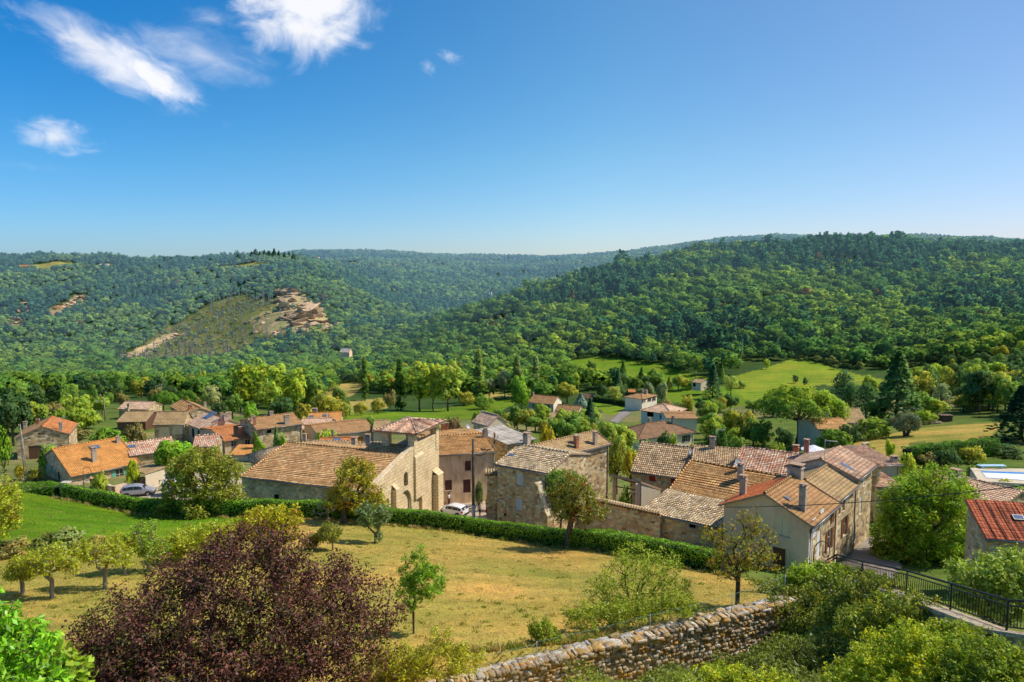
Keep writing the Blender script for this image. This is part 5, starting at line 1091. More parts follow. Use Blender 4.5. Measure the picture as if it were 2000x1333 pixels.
def ell_px(base, Y, lst):
    """crown ellipses given in photo pixels -> ellipsoids relative to the base"""
    out = []
    for e in lst:
        u, v, ru, rv = e[:4]; dY = e[4] if len(e) > 4 else 0; c = P(u, v, Y+dY); s = pxm(u, v, Y+dY); dep = e[5] if len(e) > 5 else 1.0
        out.append((c.x-base.x, c.y-base.y, c.z-base.z, ru/s, ru/s*dep*.9, rv/s))
    return out
def tpx(label, bu, bv, lst, natt, k, rl, size, col, Y=None, th=None, **kw):
    if Y is None: b = hit(bu, bv, 12, 130)
    else: b = P(bu, bv, Y); b.z = g1(b.x, b.y) if kw.pop('ground', True) else b.z
    el = ell_px(b, b.y, lst)
    if th is None: th = max(.3, min(e[2]-e[5]*.6 for e in el))
    return near_tree(label, b, el, natt, k, rl, size, col, th, **kw)
TREEF = 1.3
YG = (.38, .42, .03); OLV = (.23, .25, .03); MIDG = (.155, .27, .028); DKG = (.07, .14, .028); BRG = (.22, .38, .025); AUT = (.36, .25, .02); ORA = (.36, .15, .02); PUR = (.125, .050, .036)
# purple plum in front
pb = Vector((-8.6, 21.5, g1(-8.6, 21.5)))
near_tree('big dark purple leaved plum tree filling the lower left foreground', pb, ell_px(pb, 21.5, [(470, 1200, 250, 130), (330, 1250, 170, 110, .5), (640, 1210, 150, 115, .4), (480, 1110, 110, 80, .3), (410, 1310, 260, 70, -1.2), (620, 1310, 130, 60, -.6), (215, 1235, 70, 55), (430, 1075, 40, 45), (560, 1080, 40, 50), (250, 1300, 110, 50, -.4)]),
   1400, 50, .36, .060, PUR, .9, .20, name='plum_tree', lm=LEAFP, mixc=(.20, .18, .03), mixp=.10, hollow=.55, tvar=.3, aspect=.5, bf=.3)
# meadow trees
tpx('young bright green tree with slim trunk alone in the dry meadow', 808, 1238, [(812, 1110, 32, 40), (835, 1140, 40, 30), (800, 1160, 28, 32), (822, 1085, 14, 22), (855, 1120, 18, 16), (790, 1130, 14, 20)], 150, 26, .22, .07, BRG, R=.055, th=1.1, hollow=.1)
tpx('low leaning fruit tree with blue green leaves near the church hedge', 733, 1061, [(728, 1010, 30, 22), (712, 995, 18, 14), (752, 1000, 18, 16), (738, 1045, 12, 12)], 120, 22, .28, .10, (.19, .27, .1), R=.09, th=.8)
tpx('dark trunked autumn tree with sparse crown in front of the stone walled yard', 1107, 1071, [(1135, 985, 52, 32), (1100, 990, 28, 30), (1165, 1000, 30, 22), (1120, 950, 38, 26), (1085, 965, 16, 18)], 260, 22, .38, .10, OLV, R=.24, th=2.4, lean=(.35, 0), mixc=ORA, mixp=.12, hollow=.3)
tpx('bare limbed yellow leaved tree before the church wall', 672, 1011, [(690, 945, 42, 45), (712, 925, 25, 30), (655, 975, 26, 22), (735, 965, 18, 18), (715, 985, 40, 18), (690, 905, 20, 16)], 300, 24, .40, .115, (.40, .40, .03), Y=61, R=.25, th=1.6, mixc=(.50, .33, .03), mixp=.22, hollow=.25)
tpx('autumn tinted tree with open crown beside the stone retaining wall', 1440, 1182, [(1445, 1070, 55, 45), (1400, 1055, 30, 30), (1490, 1050, 28, 30), (1465, 1015, 26, 24), (1425, 1110, 50, 22), (1500, 1095, 22, 20)], 260, 16, .30, .075, (.31, .31, .025), R=.13, th=1.9, mixc=(.40, .26, .03), mixp=.3, hollow=.2, keep=.8)
tpx('nearly leafless thin tree against the yard wall', 1262, 1062, [(1285, 1020, 38, 22), (1250, 1010, 22, 22), (1320, 1005, 30, 18), (1290, 990, 30, 14)], 200, 9, .32, .09, OLV, R=.11, th=1.2, mixc=(.34, .24, .03), mixp=.2, hollow=.1, keep=.7)
tpx('large feathery green shrub tree above the middle of the stone wall', 1232, 1192, [(1225, 1140, 72, 50), (1290, 1110, 42, 35), (1180, 1160, 40, 35), (1240, 1090, 38, 30), (1310, 1150, 40, 30), (1265, 1180, 70, 28)], 420, 22, .30, .065, (.34, .43, .04), R=.10, th=.5, hollow=.2)
for i, (lab, bu, bv, L_) in enumerate([('gnarled old apple tree with forked trunk, nearest the plum tree', 205, 1150, [(200, 1080, 42, 25), (160, 1075, 22, 18), (245, 1090, 22, 18)]),
    ('apple tree with pale forked trunk left of the middle of the orchard', 102, 1168, [(95, 1090, 40, 28), (60, 1100, 22, 18), (135, 1105, 20, 16)]),
    ('small apple tree with dark trunk at the left end of the orchard', 45, 1160, [(50, 1105, 30, 24), (25, 1115, 18, 16)]),
    ('round topped fruit tree behind the apple trees by the lawn', 291, 1117, [(280, 1050, 38, 34), (300, 1075, 30, 24), (255, 1065, 22, 20)]),
    ('small fruit tree standing behind the forked apple trees', 245, 1122, [(240, 1070, 26, 22), (225, 1055, 16, 14)])]):
    tpx(lab, bu, bv, L_, 150, 20, .26, .075, [YG, (.40, .44, .03), YG, (.24, .36, .03), YG][i], R=.11, th=1.0, lean=(.1-.05*i, 0), bark=BARKP, mixc=(.3, .26, .03), mixp=.12, hollow=.2)
tpx('pruned fruit tree with a bare pale crown at the hedge', 640, 1016, [(640, 990, 26, 12), (620, 1000, 14, 10)], 60, 5, .2, .09, OLV, R=.14, th=1.0, bark=BARKP, hollow=.1, keep=.4)
tpx('small round fruit bush on the left of the church tree', 650, 1075, [(645, 1040, 24, 18), (625, 1050, 14, 12)], 110, 20, .25, .085, OLV, R=.07, th=.7, bark=BARKP)
tpx('yellowing walnut bush behind the top of the plum tree', 520, 1075, [(515, 1020, 50, 28), (560, 1010, 30, 22), (470, 1040, 40, 24), (545, 1040, 40, 24)], 240, 26, .34, .11, (.46, .45, .025), Y=47, R=.12, th=1.0, mixc=(.42, .30, .02), mixp=.3, hollow=.2)
tpx('yellow green shrub peeping over the plum tree on the left', 380, 1090, [(375, 1055, 45, 22), (420, 1040, 34, 22), (335, 1075, 34, 22)], 200, 24, .32, .10, YG, Y=44, R=.1, th=.7, hollow=.2)
tpx('broad olive green walnut tree hiding the parked cars', 398, 1014, [(385, 935, 62, 42), (345, 960, 38, 34), (435, 950, 42, 34), (400, 900, 46, 28), (355, 915, 30, 26), (450, 915, 26, 24), (410, 985, 62, 26), (330, 1000, 34, 20), (470, 990, 26, 20)], 620, 30, .48, .125, (.31, .34, .035), Y=65, R=.28, th=1.4, mixc=(.30, .22, .03), mixp=.1, hollow=.35)
tpx('yellow green tree cut by the left edge above the lawn', -8, 1075, [(0, 975, 38, 50), (-30, 1010, 50, 50), (10, 1020, 24, 26)], 260, 26, .36, .105, (.42, .46, .03), Y=49, R=.14, th=1.5, hollow=.3, mixc=(.36, .28, .03), mixp=.15)
tpx('tangled ivy and climbers on the corner of the square stone house', 1098, 1018, [(1100, 940, 32, 24), (1085, 965, 20, 28), (1125, 945, 18, 22), (1100, 985, 26, 30)], 220, 26, .38, .115, MIDG, Y=65.5, R=.14, th=1.0, hollow=.3, name='climbing_ivy', cat='ivy')
tpx('big round bright green lime tree at the foot of the lane', 1800, 1128, [(1810, 1010, 92, 78), (1760, 1050, 56, 58), (1860, 1040, 52, 66), (1830, 955, 60, 44), (1780, 975, 50, 44), (1810, 1090, 90, 36), (1880, 990, 34, 44), (1740, 1080, 36, 30)], 1000, 44, .55, .125, (.25, .39, .025), Y=58, R=.3, th=1.6, hollow=.6, tvar=.25, mixc=(.28, .33, .02), mixp=.2)
# foreground shrubs
tpx('yellow leaved shrub in front of the left end of the stone wall', 850, 1345, [(860, 1285, 60, 34), (800, 1300, 50, 34), (905, 1290, 44, 26), (860, 1245, 20, 24), (770, 1290, 40, 40), (700, 1330, 50, 30), (620, 1330, 50, 24)], 380, 30, .22, .055, (.44, .45, .04), Y=26.5, R=.06, th=.3, hollow=.2, name='shrub', cat='shrub', mixc=(.36, .31, .05), mixp=.2)
tpx('small rounded shrub leaning on the middle of the stone wall', 1060, 1268, [(1062, 1238, 26, 26), (1045, 1225, 12, 20), (1085, 1250, 16, 16)], 130, 28, .20, .06, (.30, .36, .03), Y=30.5, R=.05, th=.2, name='shrub', cat='shrub', hollow=.2)
tpx('hanging leafy shrub behind the right half of the stone wall', 1165, 1240, [(1150, 1205, 48, 26), (1205, 1195, 40, 24), (1110, 1200, 22, 20), (1250, 1195, 40, 22), (1320, 1180, 50, 18)], 260, 26, .24, .065, (.30, .36, .03), Y=32.6, R=.05, th=.2, name='shrub', cat='shrub', hollow=.2)
# undergrowth on the bank at the right: several shrubs, each its own thing
for lab, u, v, Y, L_, col, na, lm in [
   ('bright green shrub at the left end of the iron railing', 1590, 1175, 37.5, [(1590, 1135, 52, 34), (1640, 1130, 40, 24), (1560, 1150, 30, 26)], (.22, .34, .025), 420, LEAF),
   ('tangled bramble covering the end of the stone wall', 1545, 1260, 34, [(1560, 1200, 62, 50), (1530, 1260, 60, 50), (1600, 1250, 62, 50), (1500, 1300, 56, 36), (1620, 1180, 60, 36)], (.15, .19, .03), 760, LEAFG),
   ('dense bramble thicket along the middle of the iron railing', 1700, 1200, 30.5, [(1700, 1165, 62, 40), (1760, 1185, 56, 40), (1650, 1190, 50, 44), (1720, 1230, 80, 44), (1810, 1210, 50, 36)], (.19, .235, .032), 760, LEAF),
   ('leafy bramble spilling over the coping below the middle of the railing', 1790, 1240, 26, [(1790, 1195, 60, 36), (1850, 1215, 50, 34), (1740, 1200, 56, 44), (1810, 1245, 90, 40), (1690, 1230, 60, 44)], (.20, .26, .03), 700, LEAF),
   ('hedge like shrub growing along the upper end of the railing', 1660, 1180, 35, [(1660, 1140, 50, 28), (1700, 1150, 50, 28), (1740, 1165, 44, 30), (1630, 1165, 60, 30)], (.17, .24, .025), 520, LEAF),
   ('yellow green bush low at the bottom edge between the wall and the thicket', 1420, 1400, 22, [(1420, 1335, 70, 24), (1500, 1345, 70, 26), (1350, 1345, 50, 18)], (.30, .38, .03), 380, LEAF),
   ('low green bush at the foot of the coping in the lower right', 1900, 1300, 21.5, [(1880, 1245, 50, 30), (1920, 1262, 50, 30), (1840, 1250, 50, 36), (1960, 1280, 40, 26)], (.24, .32, .03), 480, LEAF),
   ('dark ivy thicket on the bank below the railing', 1640, 1330, 26, [(1610, 1300, 90, 50), (1520, 1330, 70, 40), (1700, 1290, 70, 50), (1560, 1350, 100, 30)], (.10, .135, .025), 760, LEAFG),
   ('bright yellow green bush in the bottom right foreground', 1750, 1370, 19, [(1740, 1295, 90, 50), (1820, 1290, 80, 56), (1690, 1330, 80, 36), (1770, 1245, 40, 34), (1780, 1335, 120, 36)], (.33, .42, .03), 800, LEAF),
   ('leafy green bush in the bottom right corner', 1930, 1370, 18, [(1920, 1290, 80, 46), (1990, 1310, 60, 50), (1870, 1320, 70, 44), (1960, 1340, 90, 40)], (.20, .29, .03), 760, LEAF)]:
    sc_ = Y/30; tpx(lab, u, v, L_, na, 30, .24*sc_, .062*sc_+.004, col, Y=Y, R=.06, th=.3, name='shrub', cat='shrub', hollow=.35, lm=lm, aspect=.6, mixc=(col[0]*2.0, col[1]*1.7, col[2]), mixp=.25, tvar=.3)
tpx('light green drooping tree right of the iron railing', 1945, 1230, [(1940, 1120, 52, 36), (1985, 1110, 40, 40), (1900, 1150, 40, 36), (1960, 1170, 60, 40), (1880, 1115, 26, 24), (2010, 1160, 30, 50)], 420, 26, .36, .10, (.33, .43, .07), Y=31, R=.1, th=1.6, hollow=.3, droop=.2, ground=True)
# laurel and fig at the lower left, close by
lb = P(20, 1520, 6.2)
near_tree('glossy bright green laurel close by in the bottom left corner', lb, ell_px(lb, 6.2, [(0, 1300, 105, 90), (-20, 1230, 60, 70), (10, 1330, 110, 60), (-70, 1250, 80, 110), (-30, 1175, 26, 40)]), 260, 22, .085, .040, (.20, .42, .018), .3, .02, name='laurel_bush', cat='shrub', lm=LEAFG, aspect=.42, hollow=.35, tvar=.3, sinkz=.6)
fb = P(100, 1480, 8.2)
near_tree('fig bush with large lobed leaves right of the laurel', fb, ell_px(fb, 8.2, [(80, 1290, 55, 40), (110, 1320, 60, 40), (60, 1255, 26, 22), (130, 1290, 24, 20)]), 110, 9, .12, .062, (.28, .40, .03), .5, .02, name='fig_bush', cat='shrub', lm=LEAF, aspect=.8, hollow=.2, tvar=.25, sinkz=.6)
# ------------------------------------------------------------------ middle distance trees: a few forms, copied
def proto(kind, seed):
    rng = np.random.default_rng(seed); n = 1500; L = []; size = .034; col = np.ones(3); tb = MB(); jit = .45; up = .3; tv = .2
    def dome(k, c, R, r0, r1, sh=1.0, lo=-.9):
        for i in range(k):
            d = sph(rng, 1)[0]
            while d[2] < lo: d = sph(rng, 1)[0]
            f = rng.uniform(.62, .92); L.append((c[0]+d[0]*R[0]*f, c[1]+d[1]*R[0]*f, c[2]+d[2]*R[1]*f, rng.uniform(r0, r1)))
    if kind == 'broad': dome(26, (0, 0, .57), (.36, .38), .10, .17); L.append((0, 0, .55, .24)); th = .3; tr = .026; n = 1900
    elif kind == 'round': dome(24, (0, 0, .50), (.40, .44), .10, .16); L.append((0, 0, .5, .3)); th = .15; tr = .03; n = 1800
    elif kind == 'airy': dome(30, (0, 0, .57), (.23, .42), .055, .11); L.append((0, 0, .55, .14)); th = .22; tr = .016; n = 1500; size = .026
    elif kind == 'lombardy':
        for i in range(46): z = rng.uniform(.05, .97); r = .10*math.sin(math.pi*min(1, (z+.12)**.8))*rng.uniform(.4, 1); a = rng.uniform(0, 6.28); L.append((math.cos(a)*r*.8, math.sin(a)*r*.8, z, .045+.03*rng.uniform()))
        th = .1; tr = .014; size = .022; up = .8; n = 1700
    elif kind == 'bush': dome(22, (0, 0, .42), (.62, .46), .16, .26, lo=-.4); L.append((0, 0, .4, .45)); th = .1; tr = .03; size = .055; n = 1300
    elif kind == 'pine':
        for i in range(24): z = .25+.72*i/23; r = .30*(1-((z-.25)/.8)**1.6)+.03; a = i*2.4+rng.uniform(-.4, .4); q = rng.uniform(.35, .85); L.append((math.cos(a)*r*q, math.sin(a)*r*q, z, .07+.05*rng.uniform()+r*.18))
        th = .3; tr = .024; size = .026; n = 1700
    elif kind == 'fir':
        n = 1700; z = rng.uniform(0, 1, n)**.75; la = np.floor(z*13)/13; a = rng.uniform(0, 6.28, n); fr = (z*13-np.floor(z*13)); r = (1.02-z)*.27*(.45+.6*rng.uniform(0, 1, n)**.5)*(1.1-.35*fr)+.006
        pos = np.stack([np.cos(a)*r, np.sin(a)*r, .05+z*.95-.05*r/.27], 1); nr = np.stack([np.cos(a)*.6, np.sin(a)*.6, .8+0*a], 1); q = leaf_quads(rng, pos, nr, .030, .55, .4); t = np.clip(1+rng.normal(0, .25, n), .4, 1.7)[:, None]*np.ones((1, 3)); tb.tube([(0, 0, -.03), (0, 0, .95)], [.02, .004], 6)
        return tb.mesh('trunk', BARK), quadmesh('crown', q, t, LEAFM, crown_normals(q, (0, 0, .3), .5))
    elif kind == 'umbrella':
        for i in range(64): a = rng.uniform(0, 6.28); r = .62*math.sqrt(rng.uniform(0, 1)); L.append((math.cos(a)*r, math.sin(a)*r, .84-.30*(r/.62)**2+rng.uniform(-.05, .05), rng.uniform(.10, .16)))
        th = .42; tr = .03; size = .018; n = 15000; up = .6
    elif kind == 'willow': dome(26, (0, 0, .55), (.36, .40), .09, .15); L.append((0, 0, .5, .22)); th = .25; tr = .024; size = .022; n = 2000
    q, t = lobes_crown(rng, L, n, size, tv, 1.0, up, jit, .65, .08)
    bend = rng.normal(0, .02, 2); tb.tube([(0, 0, -.03), (bend[0], bend[1], th*.5), (bend[0]*.5, 0, th), (0, 0, min(.9, th*1.9))], [tr*1.25, tr, tr*.85, tr*.3], 7)
    for i in range(min(9, len(L))):
        l = L[i*len(L)//9]; tb.tube([(bend[0]*.5, 0, th*rng.uniform(.8, 1.2)), ((l[0])*.5, l[1]*.5, (th+l[2])/2-.02), l[:3]], [tr*.5, tr*.33, tr*.12], 5, 0, False)
    LC = np.array(L); cq = q.mean(1); near_ = np.argmin(((cq[:, None, :]-LC[None, :, :3])**2).sum(2)/LC[None, :, 3]**2, axis=1); nl = np.empty((len(q), 3))
    for i in range(len(LC)):
        m_ = near_ == i
        if m_.any(): nl[m_] = crown_normals(q[m_], LC[i, :3], .5, 1.0)
    nn = nl*.65+crown_normals(q, (0, 0, .45), 1.0)*.35; nn /= np.linalg.norm(nn, axis=1)[:, None]+1e-9
    return tb.mesh('trunk', BARK), quadmesh('crown', q, t, LEAFM, nn)
PROTO = {k: [proto(k, 40+i*7+len(k)) for i in range(nv_)] for k, nv_ in dict(broad=5, round=4, airy=3, lombardy=3, bush=4, pine=3, fir=3, umbrella=2, willow=3).items()}
mrng = random.Random(9)
def mid(kind, u, vb, vt, label, col=None, wpx=None, Y=None, group=None, name=None, cat=None, var=None):
    """stands with its foot at pixel (u, vb), top at vt"""
    if Y is None: b = hit(u, vb, 70, 1500)
    else: b = P(u, vb, Y); b.z = g1(b.x, b.y)
    ht = (zat(vt, b.y)-b.z)
    tm, cm = PROTO[kind][var if var is not None else mrng.randrange(len(PROTO[kind]))]
    nw = dict(broad=.95, round=1.05, airy=.6, lombardy=.26, bush=1.6, pine=.66, fir=.54, umbrella=1.4, willow=.95)[kind]
    sx_ = ht if wpx is None else wpx/pxm(u, vb, b.y)/nw
    root = empty(name or {'bush': 'shrub', 'fir': 'fir_tree', 'pine': 'pine_tree', 'umbrella': 'umbrella_pine', 'lombardy': 'poplar_tree', 'airy': 'poplar_tree', 'willow': 'willow_tree'}.get(kind, 'tree'), b, label, cat or ('shrub' if kind == 'bush' else 'tree'), group, mrng.uniform(0, 6.28))
    root.scale = (sx_, sx_, ht); t = link(bpy.data.objects.new('trunk', tm), root); c = link(bpy.data.objects.new('crown', cm), root)
    f = mrng.uniform(.9, 1.12); k = col or MIDG; f *= 1.75; c.color = (k[0]*f*1.08, k[1]*f, k[2]*f, 1); return root
LT = (.20, .29, .03); MG = (.11, .20, .03); DG = (.050, .105, .03); YL = (.235, .325, .03); GG = (.20, .25, .13); BR_ = (.17, .16, .05); BG = (.15, .30, .02); GOLD = (.34, .29, .02)
MT = [
 ('broad', 28, 890, 752, 'dark leafy tree at the left edge behind the red roofed stone house', DG, 78, 128), ('bush', 8, 905, 838, 'bright bushes at the left edge below the dark tree', BG, 40, 104),
 ('bush', 205, 880, 834, 'big round bright bush between the orange roof and the barns', (.12, .25, .02), 92, 117), ('bush', 265, 872, 826, 'brownish shrub in front of the dark open barn', BR_, 60, 124),
 ('bush', 160, 832, 798, 'bright green shrub bank left of the barns', LT, 80, 150), ('broad', 168, 812, 776, 'yellow green small tree beside the tall wooden pole', YL, 32, 175), ('broad', 200, 800, 772, 'bright green tree behind the wooden pole', LT, 36, 190),
 ('bush', 100, 830, 788, 'olive green thicket above the red roofed stone house', BR_, 80, 170), ('bush', 150, 860, 838, 'low brown hedge shrub behind the stone house', BR_, 60, 135), ('bush', 140, 812, 782, 'tangle of green shrubs below the long hedge', OLV, 60, 200), ('bush', 60, 850, 806, 'green thicket behind the stone house roof', MG, 70, 160),
 ('umbrella', 320, 800, 762, 'left dark green umbrella pine of the pair behind the barns', (.07, .16, .015), 56, 192), ('umbrella', 361, 796, 760, 'right dark green umbrella pine of the pair behind the barns', (.07, .16, .015), 46, 200),
 ('willow', 413, 796, 748, 'pale silvery willow behind the gabled houses', (.30, .34, .14), 46, 205), ('broad', 305, 770, 728, 'dark round tree behind the umbrella pines', DG, 50, 260), ('broad', 395, 752, 722, 'small yellow green tree on the wood edge', YL, 28, 330), ('bush', 430, 802, 786, 'blue green shrub behind the pale pink roof', DG, 46, 170),
 ('airy', 470, 800, 700, 'left pale yellow poplar of the big clump', YL, 52, 222), ('airy', 500, 800, 694, 'tallest pale yellow poplar of the big clump', YL, 64, 226), ('airy', 548, 803, 708, 'broad yellow green poplar in the right half of the clump', YL, 66, 220), ('airy', 578, 800, 712, 'rightmost yellow green poplar of the clump', YL, 52, 218), ('broad', 525, 806, 742, 'green tree at the foot of the yellow poplars', LT, 60, 212),
 ('round', 491, 816, 780, 'vivid green ball shaped tree in front of the poplars', BG, 42, 168), ('broad', 550, 812, 770, 'dark olive tree in front of the poplar clump', DG, 56, 178), ('broad', 455, 806, 766, 'dark tree left of the vivid ball tree', MG, 44, 190), ('bush', 590, 818, 786, 'olive bush right of the dark olive tree', OLV, 56, 180),
 ('broad', 615, 780, 730, 'round green tree right of the yellow poplars', MG, 46, 262), ('broad', 635, 814, 758, 'olive green willow by the left end of the meadow', OLV, 66, 190), ('bush', 660, 812, 778, 'grey green shrub at the meadow corner', OLV, 50, 195), ('bush', 676, 798, 776, 'small dark bush on the dry field', MG, 22, 230), ('bush', 705, 804, 786, 'green bush in the dry grass', OLV, 34, 232), ('bush', 738, 800, 778, 'second green bush in the dry grass, nearest the tall dark poplar', OLV, 34, 240),
 ('broad', 762, 798, 760, 'little brown crowned tree on the dry field', BR_, 32, 250),
 ('lombardy', 713, 780, 698, 'slim dark poplar standing alone left of the meadow', (.09, .17, .02), 20, 300), ('lombardy', 782, 803, 698, 'stout dark green columnar poplar at the meadow edge', (.055, .12, .015), 30, 262), ('lombardy', 935, 783, 684, 'tall grey green columnar poplar right of the three meadow poplars', (.13, .20, .04), 28, 290), ('lombardy', 1010, 770, 692, 'columnar poplar left of the twin pair by the houses', (.15, .21, .06), 26, 300), ('lombardy', 1046, 772, 694, 'columnar poplar right of the twin pair by the houses', (.15, .21, .06), 22, 300),
 ('airy', 820, 806, 701, 'left of the three pale poplars on the green meadow', (.24, .31, .03), 66, 258), ('airy', 847, 807, 706, 'middle and thinnest of the three pale poplars on the green meadow', (.25, .31, .03), 40, 256), ('airy', 875, 807, 698, 'right and broadest of the three pale poplars on the green meadow', (.22, .30, .04), 68, 255),
 ('broad', 1018, 796, 730, 'dense bright green tree at the right end of the meadow', (.11, .23, .02), 50, 235), ('willow', 985, 766, 716, 'pale willow between the columnar poplars', GG, 36, 300), ('willow', 955, 778, 736, 'grey willow behind the tall columnar poplar', GG, 30, 300), ('bush', 945, 788, 772, 'low hedge of bushes along the far meadow edge', MG, 50, 262), ('bush', 910, 786, 764, 'shrubs behind the three pale poplars', OLV, 44, 280),
 ('bush', 722, 838, 812, 'young green trees at the near left edge of the meadow', MG, 50, 150), ('bush', 885, 840, 812, 'brown purple bush at the near edge of the meadow', (.13, .10, .05), 50, 140), ('bush', 930, 822, 802, 'round green bush by the small gabled house', MG, 26, 170), ('bush', 840, 838, 820, 'low dark hedge along the near side of the meadow', OLV, 60, 150), ('bush', 785, 838, 818, 'weedy bush behind the bell porch', OLV, 50, 150), ('bush', 975, 815, 796, 'low bush at the meadow end', MG, 40, 190),
 ('broad', 1005, 846, 800, 'green tree left of the orchard row below the cream house', OLV, 52, 165), ('broad', 1045, 852, 812, 'broad leafy tree below the cream two storey house', MG, 56, 150), ('bush', 1068, 876, 830, 'golden yellow bush behind the tan roofed stone house', (.27, .25, .015), 42, 112), ('broad', 1105, 868, 818, 'green fruit tree left of the dark fir', MG, 50, 138), ('broad', 1085, 858, 822, 'dark round fruit tree behind the golden bush', (.09, .17, .02), 40, 145), ('bush', 1130, 850, 814, 'shrubs at the foot of the annex', MG, 40, 160), ('bush', 975, 846, 818, 'shrub bank right of the small gabled house', OLV, 44, 150),
 ('fir', 1152, 844, 778, 'dark spire shaped fir in the middle of the gardens', (.035, .085, .03), 40, 165), ('fir', 1134, 796, 768, 'blue spruce beside the pale bungalow', (.16, .25, .20), 34, 260), ('broad', 1108, 780, 744, 'brown green tree behind the cream house', OLV, 52, 275), ('broad', 1080, 776, 748, 'green trees left of the orange roofed house', MG, 40, 300), ('fir', 1086, 768, 740, 'bright yellow green conifer in front of the orange roof', YL, 16, 300),
 ('broad', 1120, 762, 726, 'pale green garden tree next to the orange roofed house', LT, 34, 310), ('round', 1175, 776, 746, 'dark ball shaped tree on the villa lawn', (.05, .11, .03), 26, 285), ('willow', 1200, 786, 752, 'weeping yellow green willow beside the white villa', (.26, .33, .06), 38, 262), ('fir', 1206, 770, 722, 'tall dark fir behind the weeping willow', DG, 32, 290), ('broad', 1235, 764, 732, 'green tree behind the red garden shed', MG, 30, 300), ('broad', 1258, 762, 732, 'dark twin trees behind the white villa', DG, 30, 300), ('round', 1292, 784, 742, 'large grey green ball tree right of the white villa', (.19, .25, .11), 32, 262), ('round', 1268, 770, 742, 'smaller grey green ball tree touching the white villa roof', (.18, .24, .11), 28, 275),
 ('broad', 1245, 762, 738, 'leafy garden tree above the villa', MG, 30, 296), ('round', 1154, 732, 702, 'single dark round tree on the green hill field', (.06, .13, .03), 26, 375), ('bush', 1302, 800, 780, 'autumn coloured bush behind the salmon roof', BR_, 34, 225), ('broad', 1340, 808, 768, 'olive cone shaped tree right of the salmon roof', OLV, 38, 200), ('round', 1368, 802, 776, 'dark round garden tree next to the olive cone tree', DG, 28, 215), ('fir', 1392, 772, 712, 'big dark conifer in front of the cream house', (.04, .10, .035), 42, 262), ('willow', 1426, 774, 730, 'pale green weeping tree beside the dark conifer', (.26, .35, .07), 36, 270), ('bush', 1445, 770, 745, 'round shrub right of the pale weeping tree', MG, 30, 290), ('bush', 1405, 790, 774, 'dark yucca like shrub on the lawn', DG, 30, 225), ('bush', 1350, 756, 738, 'garden shrubs left of the cream house', MG, 46, 295),
 ('broad', 1496, 730, 700, 'tall thin yellow green tree pair on the hill field', YL, 16, 345), ('round', 1553, 744, 730, 'small olive tree on the hill field, left one', (.11, .17, .06), 15, 300), ('round', 1573, 750, 736, 'small olive tree on the hill field, right one', (.11, .17, .06), 14, 290),
 ('broad', 1385, 852, 812, 'yellow green garden tree behind the white bungalow', LT, 46, 150), ('round', 1400, 876, 824, 'dense dark evergreen right of the white bungalow', (.045, .11, .02), 62, 124), ('broad', 1425, 842, 794, 'sunlit cone shaped tree above the dark evergreen', (.20, .25, .02), 44, 160), ('broad', 1455, 856, 800, 'olive green tree left of the umbrella pine', OLV, 54, 150), ('broad', 1490, 868, 818, 'dark tree under the left side of the umbrella pine', MG, 54, 135), ('bush', 1440, 878, 848, 'shrubs behind the tiled row of houses', MG, 56, 112), ('bush', 1518, 884, 860, 'light green bush behind the striped roof', LT, 46, 104), ('broad', 1470, 812, 780, 'green trees on the field edge above the umbrella pine', MG, 44, 215), ('broad', 1395, 808, 776, 'blue green trees left of the umbrella pine top', MG, 40, 205), ('fir', 1508, 806, 764, 'blue green conifer behind the umbrella pine', (.06, .14, .06), 36, 200), ('broad', 1530, 880, 830, 'dark shrubbery at the foot of the umbrella pine', DG, 50, 128),
 ('umbrella', 1556, 872, 748, 'huge umbrella pine with wide flat dome and bare trunk', (.15, .25, .02), 172, 138),
 ('bush', 1628, 876, 836, 'big round hedge bush right of the umbrella pine trunk', (.09, .18, .02), 84, 116), ('bush', 1700, 860, 814, 'large clipped bush left of the olive tree', (.12, .21, .02), 86, 126), ('bush', 1655, 856, 826, 'dark bush between the brown roof and the large bush', DG, 60, 125), ('bush', 1805, 836, 802, 'round bright broom bush behind the olive tree', (.15, .25, .02), 54, 140),
 ('fir', 1750, 826, 686, 'giant dark green spruce rising above the garden', (.06, .125, .03), 110, 150), ('pine', 1690, 818, 752, 'dark pine left of the giant spruce', (.055, .12, .035), 50, 165), ('pine', 1645, 800, 728, 'blue green pine behind the barn roofs', (.05, .115, .045), 54, 200), ('pine', 1660, 808, 752, 'dark pine above the tan barn roof', (.05, .11, .03), 46, 180), ('broad', 1718, 825, 775, 'dark leafy tree at the foot of the giant spruce', (.07, .13, .02), 60, 150), ('broad', 1790, 828, 762, 'dark green tree right of the giant spruce', MG, 66, 152), ('willow', 1835, 822, 744, 'grey green leaning poplar right of the giant spruce', (.16, .24, .11), 44, 165), ('broad', 1830, 832, 780, 'lime green leafed tree behind the wood stack', LT, 50, 148), ('broad', 1700, 770, 730, 'leafy tree at the top of the hill field', LT, 40, 235),
 ('broad', 1880, 828, 766, 'olive green tree behind the brown lawn', OLV, 60, 158), ('broad', 1930, 826, 756, 'brownish green tree at the far end of the brown lawn', (.15, .19, .03), 66, 160), ('broad', 1905, 816, 740, 'tall mixed tree behind the brown lawn', MG, 60, 180), ('fir', 1990, 905, 752, 'dark drooping cedar at the right edge', (.022, .055, .018), 120, 112), ('broad', 1975, 800, 722, 'yellowish tree at the right edge below the hill', OLV, 60, 190), ('broad', 1860, 788, 730, 'green tree below the hill at the right', MG, 54, 205), ('broad', 1785, 770, 716, 'bright tree on the lower hill slope', LT, 44, 240), ('broad', 1950, 772, 700, 'dark tree on the lower hill slope at the right', DG, 60, 235),
